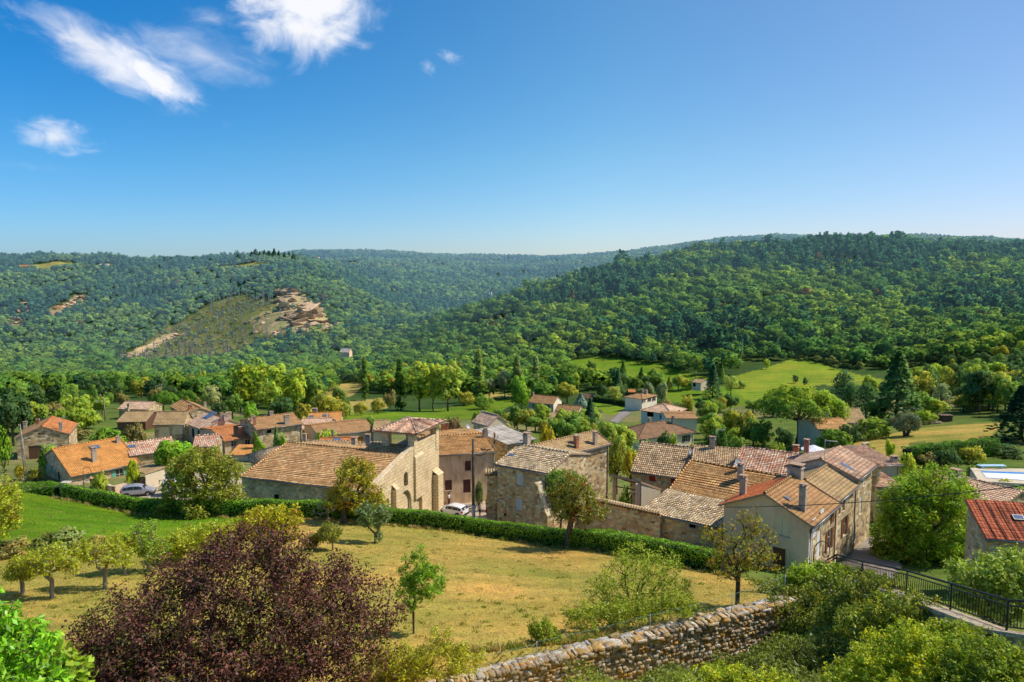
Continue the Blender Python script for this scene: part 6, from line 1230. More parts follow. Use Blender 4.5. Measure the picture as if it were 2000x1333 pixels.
 ('bush', 1960, 905, 868, 'dark shrubs under the drooping cedar', DG, 100, 100), ('bush', 1700, 886, 866, 'fresh green shrub by the brown lawn path', LT, 26, 100), ('broad', 1737, 888, 854, 'small bright yellow green sapling on the brown lawn', (.24, .35, .02), 22, 100), ('bush', 1772, 920, 882, 'yellow green round bush behind the turret house', YL, 46, 88), ('bush', 1900, 912, 872, 'wild yellowing bush on the bank above the pool', OLV, 60, 96), ('bush', 1850, 916, 876, 'dark wild bush below the clipped hedge', DG, 60, 94), ('bush', 1905, 945, 906, 'green bush at the left end of the pool', MG, 40, 84), ('bush', 1960, 958, 936, 'shrubs below the pool terrace', OLV, 60, 78), ('bush', 1985, 980, 950, 'green shrubs beside the garden steps', MG, 60, 72), ('bush', 1820, 912, 886, 'brown dry bush below the clipped hedge', BR_, 60, 95),
 ('broad', 345, 915, 852, 'tall vivid green leafy trees behind the walnut tree', BG, 84, 101), ('bush', 257, 922, 894, 'yellow green round shrub at the green shuttered door', (.26, .36, .015), 34, 95), ('broad', 318, 908, 866, 'vivid green tree left of the tall leafy trees', BG, 40, 100), ('fir', 540, 872, 834, 'dark green cypress against the broad stone house', (.09, .20, .02), 26, 110), ('bush', 552, 876, 850, 'clipped green shrub beside the cypress', BG, 34, 110), ('bush', 505, 876, 858, 'green shrub in front of the broad stone house', BG, 34, 112), ('bush', 636, 864, 834, 'round light green tree in front of the mossy long roof', (.18, .33, .02), 66, 112), ('broad', 500, 868, 842, 'climbing vine on the corner of the rusty roofed house', MG, 16, 115),
 ('broad', 1205, 935, 832, 'tall yellowish green tree behind the golden stone house', (.23, .28, .04), 58, 98), ('broad', 1235, 925, 868, 'yellowing tree left of the pink tiled house', (.28, .28, .02), 44, 92), ('broad', 1190, 870, 818, 'leafy green tree behind the tan roofed stone house', (.16, .25, .03), 60, 130), ('bush', 1262, 884, 862, 'green shrubs in front of the white bungalow', MG, 44, 118), ('bush', 1300, 872, 842, 'dark rounded shrub against the white bungalow', DG, 40, 126), ('broad', 1315, 878, 840, 'thin yellow green climber beside the white bungalow', YL, 20, 118), ('bush', 1352, 884, 862, 'ochre coloured bush at the bungalow corner', (.30, .27, .04), 32, 112),
 ('bush', 936, 982, 938, 'grey green oleander against the stained village house', (.11, .18, .06), 24, 88), ('bush', 955, 988, 962, 'yellow flowering shrub behind the people', (.34, .32, .02), 18, 88), ('bush', 1222, 985, 952, 'green shrub under the open shed', BG, 44, 69), ('bush', 42, 955, 906, 'yellow shrub at the foot of the lattice pole', (.30, .28, .02), 24, 100), ('bush', 95, 888, 864, 'green shrub in front of the red roofed stone house', BG, 46, 104), ('bush', 70, 940, 912, 'weedy shrub beside the lattice pole', OLV, 30, 100), ('bush', 195, 932, 922, 'yellow green plants in the walled bed', YL, 40, 93), ('bush', 128, 1000, 985, 'tall weeds beside the hedge pillar', OLV, 20, 66),
 ('bush', 115, 1066, 1030, 'tall mullein weeds at the edge of the lawn', (.17, .22, .06), 110, 46), ('bush', 30, 1085, 1050, 'dry weeds left of the tall mulleins', (.22, .21, .06), 80, 45), ('bush', 190, 1075, 1045, 'ochre dry grasses at the lawn corner', (.34, .28, .1), 60, 46), ('bush', 610, 1075, 1040, 'thorny brown bush right of the walnut bush', (.16, .13, .05), 40, 50)]
for t in MT:
    kind, u, vb, vt, lab, c_, wp, Y = t
    mid(kind, u, vb, vt, lab, c_, wp, Y)

def scatter_mid(poly, n, kinds, hts, cols_, label, group, seed, Y0=80, Y1=900, wf=(.9, 1.2), avoid=()):
    rg = random.Random(seed); us_ = [p[0] for p in poly]; vs_ = [p[1] for p in poly]; k = 0; t = 0
    P_ = [(float(a), float(b)) for a, b in poly]
    while k < n and t < n*40:
        t += 1; u, v = rg.uniform(min(us_), max(us_)), rg.uniform(min(vs_), max(vs_))
        if not inpoly(np.array([u]), np.array([v]), P_)[0]: continue
        b = hit(u, v, Y0, Y1)
        if any(inpoly(np.array([b.x]), np.array([b.y]), NOTREE[a])[0] for a in avoid): continue
        kd = rg.choice(kinds); h_ = rg.uniform(*hts)*(.55 if kd == 'bush' else 1); s_ = pxm(u, v, b.y)
        mid(kd, u, v, v-h_*s_, label, rg.choice(cols_), h_*s_*rg.uniform(*wf)*(1.25 if kd == 'bush' else .62 if kd in ('pine', 'fir') else .95), b.y, group); k += 1
ALLF = ('f1', 'f2', 'f3', 'f4', 'f4b', 'f5', 'f6', 'f7', 'f8', 'f9', 'f10', 'f11')
scatter_mid([(1735, 758), (1800, 735), (1900, 715), (2030, 690), (2050, 830), (1960, 815), (1850, 800), (1770, 790)], 75, ['broad', 'broad', 'pine', 'round'], (6, 10), [MG, DG, OLV, DG, LT], 'mixed tree of the wood edge at the foot of the hill on the right', 'trees of the wood edge on the right', 3, 140, 400, avoid=ALLF)
scatter_mid([(1365, 775), (1475, 795), (1480, 870), (1400, 885), (1368, 830)], 16, ['broad', 'bush', 'round'], (4, 7), [MG, OLV, DG, LT], 'leafy garden tree between the bungalows and the umbrella pine', 'garden trees beside the umbrella pine', 4, 110, 300, avoid=ALLF)
scatter_mid([(0, 800), (100, 792), (200, 775), (300, 765), (430, 762), (440, 800), (230, 800), (190, 850), (0, 850)], 46, ['broad', 'bush', 'round', 'bush'], (4, 8), [MG, OLV, LT, DG, BR_], 'tree or bush of the overgrown slope left of the barns', 'overgrown slope left of the barns', 5, 125, 330, avoid=ALLF)
scatter_mid([(0, 800), (250, 770), (430, 745), (450, 775), (300, 775), (60, 815)], 34, ['broad', 'broad', 'pine'], (7, 11), [MG, OLV, DG, DG], 'leafy tree of the belt behind the left end of the village', 'tree belt behind the left of the village', 6, 200, 420, avoid=ALLF)
scatter_mid([(990, 825), (1060, 815), (1140, 828), (1180, 850), (1200, 905), (1120, 860), (1000, 850)], 18, ['broad', 'bush', 'round'], (4, 6.5), [MG, OLV, LT], 'fruit tree of the gardens between the stone houses and the villas', 'garden fruit trees behind the stone houses', 7, 110, 260, avoid=ALLF)
scatter_mid([(560, 770), (640, 745), (690, 735), (780, 720), (960, 735), (1060, 735), (1090, 760), (1000, 766), (930, 766), (780, 770), (720, 775), (640, 800), (570, 805)], 44, ['broad', 'round', 'broad', 'pine'], (7, 11), [MG, DG, OLV, LT, MG], 'leafy tree of the hedgerows round the valley meadows', 'hedgerow trees round the valley meadows', 8, 230, 480, avoid=ALLF)
scatter_mid([(1180, 735), (1300, 752), (1420, 748), (1430, 760), (1300, 765), (1190, 760)], 14, ['broad', 'round', 'fir'], (6, 10), [MG, DG, OLV], 'tree of the row behind the white villa', 'tree row behind the white villa', 9, 230, 480)

scatter_mid([(1040, 815), (1140, 830), (1200, 845), (1235, 925), (1195, 900), (1170, 850), (1090, 860), (1040, 850)], 16, ['broad', 'bush', 'round'], (4, 6.5), [MG, LT, OLV], 'garden tree behind the tan roofed stone house', 'garden trees behind the tan roofed stone house', 10, 95, 220, avoid=ALLF)
rgk = random.Random(4)
for u, hpx in [(286, 14), (300, 16), (312, 20), (322, 17), (334, 22), (342, 16), (352, 18), (365, 14), (378, 20), (386, 17), (404, 20), (412, 22), (425, 16), (466, 24), (478, 18), (492, 28), (500, 31), (508, 26), (517, 30), (526, 27), (536, 31), (545, 25), (556, 29), (565, 22), (574, 26), (583, 18)]:
    Yk = rgk.uniform(1480, 1600); d = P(u, 500, Yk); gzk = g1(d.x, d.y); vb = proj((d.x, d.y, gzk))[1]
    mid('fir' if rgk.random() < .6 else 'pine', u, vb, vb-hpx*.62-2, 'dark spruce standing in the skyline row above the rocky hillside', (.032, .085, .045), hpx*.5, Yk, 'skyline spruces above the rocky hillside')
# ------------------------------------------------------------------ paved square, lane, pool terrace (sheets laid a little above the ground)
def sheet(name, pix, mat, lift=.07, Y0=40, Y1=150, step=.7):
    q = pixpoly(pix, Y0, Y1) if len(pix[0]) == 2 else [tuple(P(*p).xy) for p in pix]
    xs = [p[0] for p in q]; ys_ = [p[1] for p in q]; x0, x1, y0, y1 = min(xs), max(xs), min(ys_), max(ys_)
    nx, ny_ = max(3, int((x1-x0)/step)), max(3, int((y1-y0)/step)); gx_ = np.linspace(x0, x1, nx); gy_ = np.linspace(y0, y1, ny_)
    X, Y = np.meshgrid(gx_, gy_); Z = gz(X.ravel(), Y.ravel()).reshape(X.shape)+lift; mb = MB()
    cx, cy = (X[:-1, :-1]+X[1:, 1:])/2, (Y[:-1, :-1]+Y[1:, 1:])/2; ins = inpoly(cx.ravel(), cy.ravel(), q).reshape(cx.shape)
    for i in range(ny_-1):
        for j in range(nx-1):
            if ins[i, j]:
                v = [(X[a, b], Y[a, b], Z[a, b]) for a, b in ((i, j), (i, j+1), (i+1, j+1), (i+1, j))]; mb.face(v, [(p[0], p[1]) for p in v])
    o = mb.build(name, mat); tag(o, kind='structure'); return o
def pavemat(name, c):
    m, nt = newmat(name); pw = wpos(nt); a = nt.noise(pw, .35, 6, .65); b = nt.noise(pw, 6, 4, .6)
    cc = nt.mix(1.0, rgba(c), nt.ramp(a, [(.3, .72), (.7, 1.15)]), 'MULTIPLY'); cc = nt.mix(1.0, cc, nt.ramp(b, [(.3, .86), (.7, 1.1)]), 'MULTIPLY')
    principled(nt, cc, .95, .1, nt.bump(b, .3, .02)); return m
PAVE = pavemat('beige_gravel_surface', (.50, .40, .29)); ROAD = pavemat('worn_asphalt', (.30, .26, .22))
sheet('village_square', [(150, 1000), (190, 962), (250, 945), (330, 925), (480, 925), (520, 1000), (480, 1030), (300, 1010)], PAVE, .07, 72, 112)
sheet('street', [(-15, 76), (0, 73), (4, 80), (-1, 86), (-4, 95), (-16, 96)] if False else [(838, 1012), (850, 985), (905, 968), (968, 975), (985, 1020), (960, 1030)], PAVE, .08, 72, 100)
sheet('lane', [(1560, 1180), (1640, 1110), (1672, 1072), (1690, 1050), (1730, 1060), (1760, 1110), (1700, 1150), (1640, 1185)], ROAD, .22, 44, 80, .4)
sheet('garden_drive', [(1190, 822), (1215, 802), (1235, 806), (1220, 816), (1205, 828)], ROAD, .1, 150, 260)
# ------------------------------------------------------------------ clipped laurel hedge
def hedge_obj(label, path, width, height, col, leaf=.085, dens=150, seed=1, name='hedge', lm=None, rough=.10):
    rng = np.random.default_rng(seed); q, c = [], []; pts = [np.array(p) for p in path]
    core = MB()
    for a, b in zip(pts[:-1], pts[1:]):
        d = b-a; L = np.linalg.norm(d[:2]); t = d[:2]/L; nrm = np.array([-t[1], t[0]]); n = int(L*(height*2+width)*dens)
        f = rng.uniform(0, 1, n); s = rng.uniform(0, height*2+width, n)
        lat = np.where(s < height, -width/2, np.where(s < height+width, s-height-width/2, width/2)); zz = np.where(s < height, s, np.where(s < height+width, height, s-height-width))
        bul = 1+.12*np.sin(zz/height*3.0); lat = lat*bul
        px_ = a[0]+d[0]*f+nrm[0]*lat; py_ = a[1]+d[1]*f+nrm[1]*lat; g = gz(px_, py_)
        hv = 1+.05*np.sin(px_*1.3+py_)+.03*np.sin(px_*3.1-py_*2.3)
        nr = np.stack([nrm[0]*np.sign(lat)*(s < height)*1.0+nrm[0]*np.sign(lat)*(s > height+width), nrm[1]*np.sign(lat)*((s < height) | (s > height+width)), np.where((s >= height) & (s <= height+width), 1.0, .35)], 1)
        nr /= np.linalg.norm(nr, axis=1)[:, None]; pos = np.stack([px_, py_, g+zz*hv], 1)+nr*rng.uniform(-.8, 1, n)[:, None]*rough
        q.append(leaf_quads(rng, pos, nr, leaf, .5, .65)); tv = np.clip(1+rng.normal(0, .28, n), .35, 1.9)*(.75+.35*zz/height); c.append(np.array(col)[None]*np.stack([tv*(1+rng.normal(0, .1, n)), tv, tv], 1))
        ga, gb = g1(a[0], a[1]), g1(b[0], b[1]); k = .36*width
        va = [(a[0]+nrm[0]*x, a[1]+nrm[1]*x, ga+z) for x, z in ((-k, -.3), (-k, height*.9), (k, height*.9), (k, -.3))]; vb = [(b[0]+nrm[0]*x, b[1]+nrm[1]*x, gb+z) for x, z in ((-k, -.3), (-k, height*.9), (k, height*.9), (k, -.3))]
        for i in range(3): core.quad(va[i], vb[i], vb[i+1], va[i+1])
        core.face(va); core.face(list(reversed(vb)))
    root = empty(name, (pts[0][0], pts[0][1], 0), label, 'hedge'); off = root.location
    Q = np.concatenate(q)-np.array(off)[None, None]; f_ = link(bpy.data.objects.new('foliage', quadmesh('foliage', Q, np.concatenate(c), lm or LEAF)), root)
    core.v = [(a-off.x, b-off.y, cc-off.z) for a, b, cc in core.v]; core.build('dark_core', plain('hedge_core', (.018, .03, .008), .95), root); return root  # dark box added inside the leaves so the hedge is not see-through
def hpath(px, Y0=40, Y1=76, n=4):
    base_ = [hit(u, v, Y0, Y1) for u, v in px]; out = []
    for a, b in zip(base_[:-1], base_[1:]):
        for i in range(n): f = i/n; p = a.lerp(b, f); out.append((p.x, p.y, p.z))
    out.append(tuple(base_[-1])); return out
hp = [(p if isinstance(p, tuple) else p) for p in [(float(P(u, 950, yy2).x), yy2, 0) for u, yy2 in ((-60, 73.5), (-10, 72.5), (40, 71.5), (80, 70.5), (120, 69.3))]]
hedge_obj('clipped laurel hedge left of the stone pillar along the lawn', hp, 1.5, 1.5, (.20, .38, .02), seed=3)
hp2_ = hpath([(142, 975), (230, 997), (300, 1009), (380, 1012), (480, 1012), (580, 1010), (680, 1015), (760, 1022), (840, 1032), (925, 1040), (1060, 1056), (1200, 1074), (1310, 1096), (1410, 1118)], 40, 72)
_hu = [135, 230, 300, 380, 480, 580, 680, 760, 840, 925, 1060, 1200, 1310, 1415]; _hy = [68.7, 67.2, 65.8, 64.8, 64.0, 63.5, 63.0, 62.5, 62.0, 61.3, 57.0, 52.8, 49.8, 47.2]
hp2 = []
for u in np.linspace(135, 1415, 60): yy2 = float(np.interp(u, _hu, _hy)); p = P(u, 1030, yy2); hp2.append((p.x, p.y, 0))
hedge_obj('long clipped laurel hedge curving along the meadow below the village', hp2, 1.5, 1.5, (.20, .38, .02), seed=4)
def thing_box(name, label, cat, M_, parts):
    root = empty(name, M_.translation, label, cat); root.rotation_euler = M_.to_euler(); return root
pb_ = P(130, 970, 69.2); pb_.z = g1(pb_.x, pb_.y); root = empty('gate_pillar', pb_, 'short grey stone pillar standing in the gap of the hedge', 'pillar'); m_ = MB(); m_.box(-.35, .35, -.3, .3, -.4, 1.75); m_.build('shaft', S_GREY, root); m_ = MB(); m_.box(-.42, .42, -.37, .37, 1.75, 1.9); m_.build('cap', SILL, root)
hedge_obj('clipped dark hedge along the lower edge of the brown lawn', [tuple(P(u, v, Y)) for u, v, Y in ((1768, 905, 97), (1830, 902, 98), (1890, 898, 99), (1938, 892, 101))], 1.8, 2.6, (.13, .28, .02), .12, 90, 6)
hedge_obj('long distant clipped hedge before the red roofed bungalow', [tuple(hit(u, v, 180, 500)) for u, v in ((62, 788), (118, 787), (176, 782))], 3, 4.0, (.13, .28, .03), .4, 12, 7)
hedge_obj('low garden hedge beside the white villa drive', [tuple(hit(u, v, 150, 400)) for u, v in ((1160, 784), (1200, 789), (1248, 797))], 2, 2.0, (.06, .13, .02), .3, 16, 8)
# ------------------------------------------------------------------ walls of the village
def wall_run(name, label, pts, th, ztop, zb, mat, cap=None, capw=.5, seed=0):
    """pts world xy; ztop list of top heights"""
    root = empty(name, (pts[0][0], pts[0][1], zb), label, 'wall'); m_ = MB(); off = root.location; dist = 0; cm = MB()
    for i in range(len(pts)-1):
        a, b = Vector((*pts[i], 0)), Vector((*pts[i+1], 0)); t = (b-a).normalized(); n = Vector((-t.y, t.x, 0))*th/2; L = (b-a).length; za, zb_ = ztop[i], ztop[i+1]
        for sgn in (-1, 1):
            p, q = a+n*sgn-Vector((off.x, off.y, 0)), b+n*sgn-Vector((off.x, off.y, 0)); f = [(p.x, p.y, 0), (q.x, q.y, 0), (q.x, q.y, zb_-off.z), (p.x, p.y, za-off.z)]; uv = [(dist, 0), (dist+L, 0), (dist+L, zb_-off.z), (dist, za-off.z)]
            if sgn > 0: f.reverse(); uv.reverse()
            m_.face(f, uv)
        o3 = Vector((off.x, off.y, 0)); c = [a-n-o3, b-n-o3, b+n-o3, a+n-o3]; zz_ = [za, zb_, zb_, za]
        m_.face([(p.x, p.y, z-off.z) for p, z in zip(c, zz_)], [(dist, 0), (dist+L, 0), (dist+L, th), (dist, th)])
        if i == 0: m_.face([(c[0].x, c[0].y, 0), (c[0].x, c[0].y, za-off.z), (c[3].x, c[3].y, za-off.z), (c[3].x, c[3].y, 0)], [(0, 0), (0, 3), (th, 3), (th, 0)])
        if i == len(pts)-2: m_.face([(c[1].x, c[1].y, 0), (c[2].x, c[2].y, 0), (c[2].x, c[2].y, zb_-off.z), (c[1].x, c[1].y, zb_-off.z)], [(0, 0), (th, 0), (th, 3), (0, 3)])
        if cap:
            k = int(L/.27)
            for j in range(k):
                f = (j+.5)/k; p = a.lerp(b, f)-o3; z = za+(zb_-za)*f-off.z; w_ = n.normalized()*capw
                cm.tube([p-w_+Vector((0, 0, z-.02)), p+Vector((0, 0, z+.14)), p+w_+Vector((0, 0, z-.02))], [.11, .10, .11], 6)
        dist += L
    m_.build('wall_face', mat, root)
    if cap: cm.build('tile_coping', cap, root)
    return root
a, b = P(1148, 972, 64), P(1292, 1003, 59.5)
wall_run('yard_wall', 'yard wall with pale tile coping between the corner house and the lean-to', [a.xy, b.xy], .5, [a.z, b.z], min(g1(*a.xy), g1(*b.xy))-1, S_BROWN, T_CANAL)
a, b, c_ = P(186, 938, 97), P(222, 950, 92), P(300, 928, 99)
wall_run('garden_wall', 'low stone garden wall behind the silver car', [a.xy, b.xy, c_.xy], .45, [a.z, b.z, c_.z], g1(*b.xy)-.6, S_GREY)
m_ = sh.M; a = (m_ @ Vector((sh.L/2+.05, -sh.W/2+1.2, 0))); r0 = P(1052, 945, 66); 
root = empty('buttress_ruin', P(1062, 1030, 64.5), 'broken stub of an old stone wall leaning on the corner house', 'wall'); o = root.location; m_ = MB(); gz0 = g1(o.x, o.y)-o.z-1
prof = [(0, 4.3), (.5, 4.0), (.9, 3.2), (1.3, 2.9), (1.7, 1.9), (2.1, 1.5)]; dv = Vector((math.cos(rad(-55)), math.sin(rad(-55)), 0)); nv2 = Vector((-dv.y, dv.x, 0))*.4
for (s0, z0), (s1, z1) in zip(prof[:-1], prof[1:]):
    p, q = dv*(s0-1.0), dv*(s1-1.0)
    for sgn in (-1, 1): m_.face([p+nv2*sgn+Vector((0, 0, gz0)), q+nv2*sgn+Vector((0, 0, gz0)), q+nv2*sgn+Vector((0, 0, z1)), p+nv2*sgn+Vector((0, 0, z0))], [(s0, 0), (s1, 0), (s1, z1+3), (s0, z0+3)])
    m_.face([p-nv2+Vector((0, 0, z0)), q-nv2+Vector((0, 0, z1)), q+nv2+Vector((0, 0, z1)), p+nv2+Vector((0, 0, z0))], [(s0, 0), (s1, 0), (s1, .8), (s0, .8)])
q = dv*(prof[-1][0]-1.0); m_.face([q-nv2+Vector((0, 0, gz0)), q+nv2+Vector((0, 0, gz0)), q+nv2+Vector((0, 0, prof[-1][1])), q-nv2+Vector((0, 0, prof[-1][1]))], [(0, 0), (.8, 0), (.8, 4), (0, 4)]); m_.build('wall_face', S_GOLD, root)
# tiled stone pier at the left corner of the square house
pp = P(962, 1015, 71.5); zt = zat(926, 71.5); root = empty('stone_pier', (pp.x, pp.y, g1(pp.x, pp.y)-.5), 'narrow stone pier with tile cap at the left of the square house', 'pier'); hh_ = zt-root.location.z; m_ = MB(); m_.box(-.55, .55, -.5, .5, 0, hh_); m_.build('shaft', S_BROWN, root); m_ = MB(); m_.box(-.75, .75, -.7, .7, hh_, hh_+.1); [m_.tube([(-.7+.28*i, -.72, hh_+.12), (-.7+.28*i, .72, hh_+.3)], .1, 6) for i in range(6)]; m_.build('tile_cap', T_CANAL, root)
# round turret beside the tall lane house
tp = P(1703, 960, 72.0); tz = zat(909, 72); bz = g1(tp.x, tp.y)-1; root = empty('round_turret', (tp.x, tp.y, bz), 'slim round stone turret with conical tile cap beside the tall lane house', 'tower'); m_ = MB(); R_ = .72; n = 18
for k in range(n):
    a0_, a1_ = 2*math.pi*k/n, 2*math.pi*(k+1)/n; p = (R_*math.cos(a0_), R_*math.sin(a0_)); q = (R_*math.cos(a1_), R_*math.sin(a1_)); m_.face([(*p, 0), (*q, 0), (*q, tz-bz), (*p, tz-bz)], [(R_*a0_, 0), (R_*a1_, 0), (R_*a1_, tz-bz), (R_*a0_, tz-bz)])
m_.build('wall', S_GOLD, root); m_ = MB()
for k in range(n):
    a0_, a1_ = 2*math.pi*k/n, 2*math.pi*(k+1)/n; Re = R_+.32; m_.face([(Re*math.cos(a0_), Re*math.sin(a0_), tz-bz-.1), (Re*math.cos(a1_), Re*math.sin(a1_), tz-bz-.1), (0, 0, tz-bz+.62)], [(0, 0), (.3, 0), (.15, 1)]); m_.tube([(Re*math.cos(a0_), Re*math.sin(a0_), tz-bz-.06), (.05*math.cos(a0_), .05*math.sin(a0_), tz-bz+.66)], [.10, .05], 6)
m_.build('roof', T_PINK, root)
# open shed with timber roof in the yard
s0 = P(1196, 962, 71); gz0 = g1(s0.x, s0.y)-.3; root = empty('open_shed', (s0.x, s0.y, gz0), 'open timber shed with sloping dark roof and pale end wall in the yard', 'shed'); o = root.location
A1, A2, A3, A4 = P(1190, 926, 72.5), P(1253, 941, 67.5), P(1292, 955, 69.5), P(1228, 938, 75)
L_ = lambda p: Vector(p)-o
m_ = MB(); slope(m_, L_(A1), L_(A2), L_(A3), L_(A4), False, hrng, 2, thick=.2); m_.build('roof', [T_CANAL, EDGE, WOODM], root)
for p in (P(1200, 935, 72.0), P(1246, 945, 67.8)):
    q = L_(p); m_ = MB(); m_.box(q.x-.2, q.x+.2, q.y-.2, q.y+.2, 0, q.z); m_.build('post', PL_GREY, root)
for pz_ in (.45, .75):
    m_ = MB(); m_.tube([L_(P(1200, 950, 72)), L_(P(1246, 958, 68))], .07, 6); 
m_.build('beam', WOODM, root)
m_ = MB(); a, b = L_(P(1253, 946, 67.6)), L_(P(1290, 958, 69.4)); m_.face([(a.x, a.y, 0), (b.x, b.y, 0), (b.x, b.y, b.z), (a.x, a.y, a.z)], [(0, 0), (3, 0), (3, 3), (0, 3)]); t = Vector((-(b-a).y, (b-a).x, 0)).normalized()*.25
m_.face([(a.x+t.x, a.y+t.y, 0), (a.x+t.x, a.y+t.y, a.z), (b.x+t.x, b.y+t.y, b.z), (b.x+t.x, b.y+t.y, 0)]); m_.face([(a.x, a.y, a.z), (b.x, b.y, b.z), (b.x+t.x, b.y+t.y, b.z), (a.x+t.x, a.y+t.y, a.z)]); m_.face([(a.x, a.y, 0), (a.x, a.y, a.z), (a.x+t.x, a.y+t.y, a.z), (a.x+t.x, a.y+t.y, 0)]); m_.build('end_wall', PL_CREAM, root)
# small canopy roof by the green shuttered house
c0 = P(262, 925, 99); root = empty('garden_canopy', (c0.x, c0.y, g1(c0.x, c0.y)), 'small tan tiled canopy on a wall right of the green door', 'canopy'); o = root.location
m_ = MB(); slope(m_, L_(P(255, 918, 98)), L_(P(283, 925, 94)), L_(P(325, 911, 98)), L_(P(300, 905, 102)), False, hrng); m_.build('roof', [T_MOSS, EDGE, WOODM], root); m_ = MB(); a, b = L_(P(284, 928, 94.3)), L_(P(322, 915, 98)); m_.face([(a.x, a.y, -.3), (b.x, b.y, -.3), (b.x, b.y, b.z), (a.x, a.y, a.z)], [(0, 0), (4, 0), (4, 2), (0, 2)]); m_.build('end_wall', PL_CREAM, root)
# ------------------------------------------------------------------ poles, wires, lamps
def pole(label, bu, bv, tv, r=.13, Y=None, sleeve=0, mat=None, name='utility_pole', arm=False):
    b = hit(bu, bv, 40, 900) if Y is None else P(bu, bv, Y)
    if Y is not None: b.z = g1(b.x, b.y)
    h_ = zat(tv, b.y)-b.z; root = empty(name, b, label, 'pole'); m_ = MB(); m_.tube([(0, 0, -.3), (0, 0, h_*.5), (0, 0, h_)], [r*1.15, r, r*.8], 10); m_.build('shaft', mat or BARKP, root)
    if sleeve: m_ = MB(); m_.tube([(0, 0, -.3), (0, 0, sleeve)], [r*1.35, r*1.25], 10); m_.build('steel_sleeve', METAL, root)
    if arm: m_ = MB(); m_.tube([(0, 0, h_*.86), (-.5, -.2, h_*.92), (-1.3, -.5, h_*.9)], .035, 6); m_.box(-1.7, -1.2, -.65, -.4, h_*.87, h_*.91); m_.build('lamp_arm', METAL, root)
    return b, h_
wp_, wh_ = pole('tall weathered wooden pole with steel sleeve in front of the hedge', 925, 1035, 858, .185, None, 3.1, BARK)
pole('wooden pole with lamp arm behind the barns', 205, 812, 778, .14, 172, arm=True); pole('distant wooden pole above the umbrella pines', 316, 770, 750, .14, 255, arm=True)
pole('left one of the two thin steel masts on the wooded spur', 955.5, 589, 571, .5, 850, mat=METAL); pole('right one of the two thin steel masts on the wooded spur', 960, 589, 571, .5, 850, mat=METAL)
lp = P(52, 930, 100); lp.z = g1(lp.x, lp.y); lh = zat(829, 100)-lp.z; root = empty('lattice_pole', lp, 'grey concrete lattice pole in front of the red roofed stone house', 'pole'); m_ = MB()
for sx_ in (-1, 1): m_.tube([(sx_*.24-.0, 0, -.3), (sx_*.11-.55, 0, lh)], [.06, .045], 5)
for k in range(26): f = k/26; x_ = -.55*f; w_ = .24+(.11-.24)*f; m_.box(x_-w_, x_+w_, -.05, .05, f*lh, f*lh+.09)
m_.build('shaft', CH_STONE, root)
def wire(label, pts, sag=.4, r=.018, mat=IRON):
    root_pts = []; m_ = MB()
    for a, b in zip(pts[:-1], pts[1:]):
        a, b = Vector(a), Vector(b)
        for i in range(13): f = i/12; p = a.lerp(b, f); p.z -= sag*4*f*(1-f); root_pts.append(p)
    c = root_pts[0].copy(); m_.tube([p-c for p in root_pts], r, 5); o = m_.build('cable', mat); o.location = c; tag(o, label, 'cable')
wire('black cable sagging across the lane in front of the grey gable house and lime tree', [P(1405, 991, 47), P(2060, 941, 34)], .35, .025)
wire('thin cable crossing above the first one behind the lime tree', [P(1500, 936, 66), P(2050, 908, 60)], .3, .012)
wire('cable bundle from the wooden pole up to the large stained house', [Vector((wp_.x, wp_.y, wp_.z+wh_*.85)), P(952, 880, 80), P(973, 851, 92)], .5, .045)
wire('thin line from the wooden pole to the square stone house', [Vector((wp_.x, wp_.y, wp_.z+wh_*.88)), P(973, 909, 68.5)], .3, .012)
COPPER = plain('copper_lantern', (.50, .22, .09), .5, .4)
def lamp(label, b, h_, s=1.0, flip=1):
    root = empty('street_lamp', b, label, 'street lamp'); m_ = MB(); m_.tube([(0, 0, -.3), (0, 0, h_-.9*s)], .045*s, 8)
    arc = [(0, 0, h_-.9*s)]+[(flip*(.55*s-.55*s*math.cos(a)), 0, h_-.9*s+.75*s*math.sin(a)) for a in np.linspace(.3, 3.14, 9)]
    sp = [(flip*(.8*s+.3*s*math.cos(a)*(1-k*.06)), 0, h_-1.05*s+.3*s*math.sin(a)*(1-k*.06)) for k, a in enumerate(np.linspace(0, -5.2, 12))]
    m_.tube(arc+sp, .032*s, 6); m_.build('post', IRON, root); x_ = flip*1.0*s; z_ = h_-1.75*s
    m_ = MB(); m_.lathe((x_, 0, z_), [(.12*s, -.42*s), (.2*s, -.05*s), (.2*s, 0)], 6, 0, False); m_.build('lantern_glass', GLASS, root)
    m_ = MB(); m_.lathe((x_, 0, z_), [(.32*s, 0), (.30*s, .06*s), (.08*s, .28*s), (.03*s, .42*s), (0, .45*s)], 8, 0, False); m_.tube([(x_, 0, z_+.4*s), (x_*.96, 0, z_+.62*s)], .02*s, 4); m_.build('lantern_hood', COPPER, root)
b = P(165, 968, 90); b.z = g1(b.x, b.y); lamp('scrolled black iron lamp beside the silver car square', b, zat(910, 90)-b.z, 1.0)
b = P(969, 1025, 66.5); b.z = g1(b.x, b.y); lamp('scrolled iron lamp with copper lantern at the square stone house', b, zat(971, 66.5)-b.z, .9)
b = P(1588, 1115, 45.5); b.z = g1(b.x, b.y); lamp('scrolled iron lamp with copper lantern on the lane beside the grey gable house', b, zat(1053, 45.5)-b.z, 1.0)
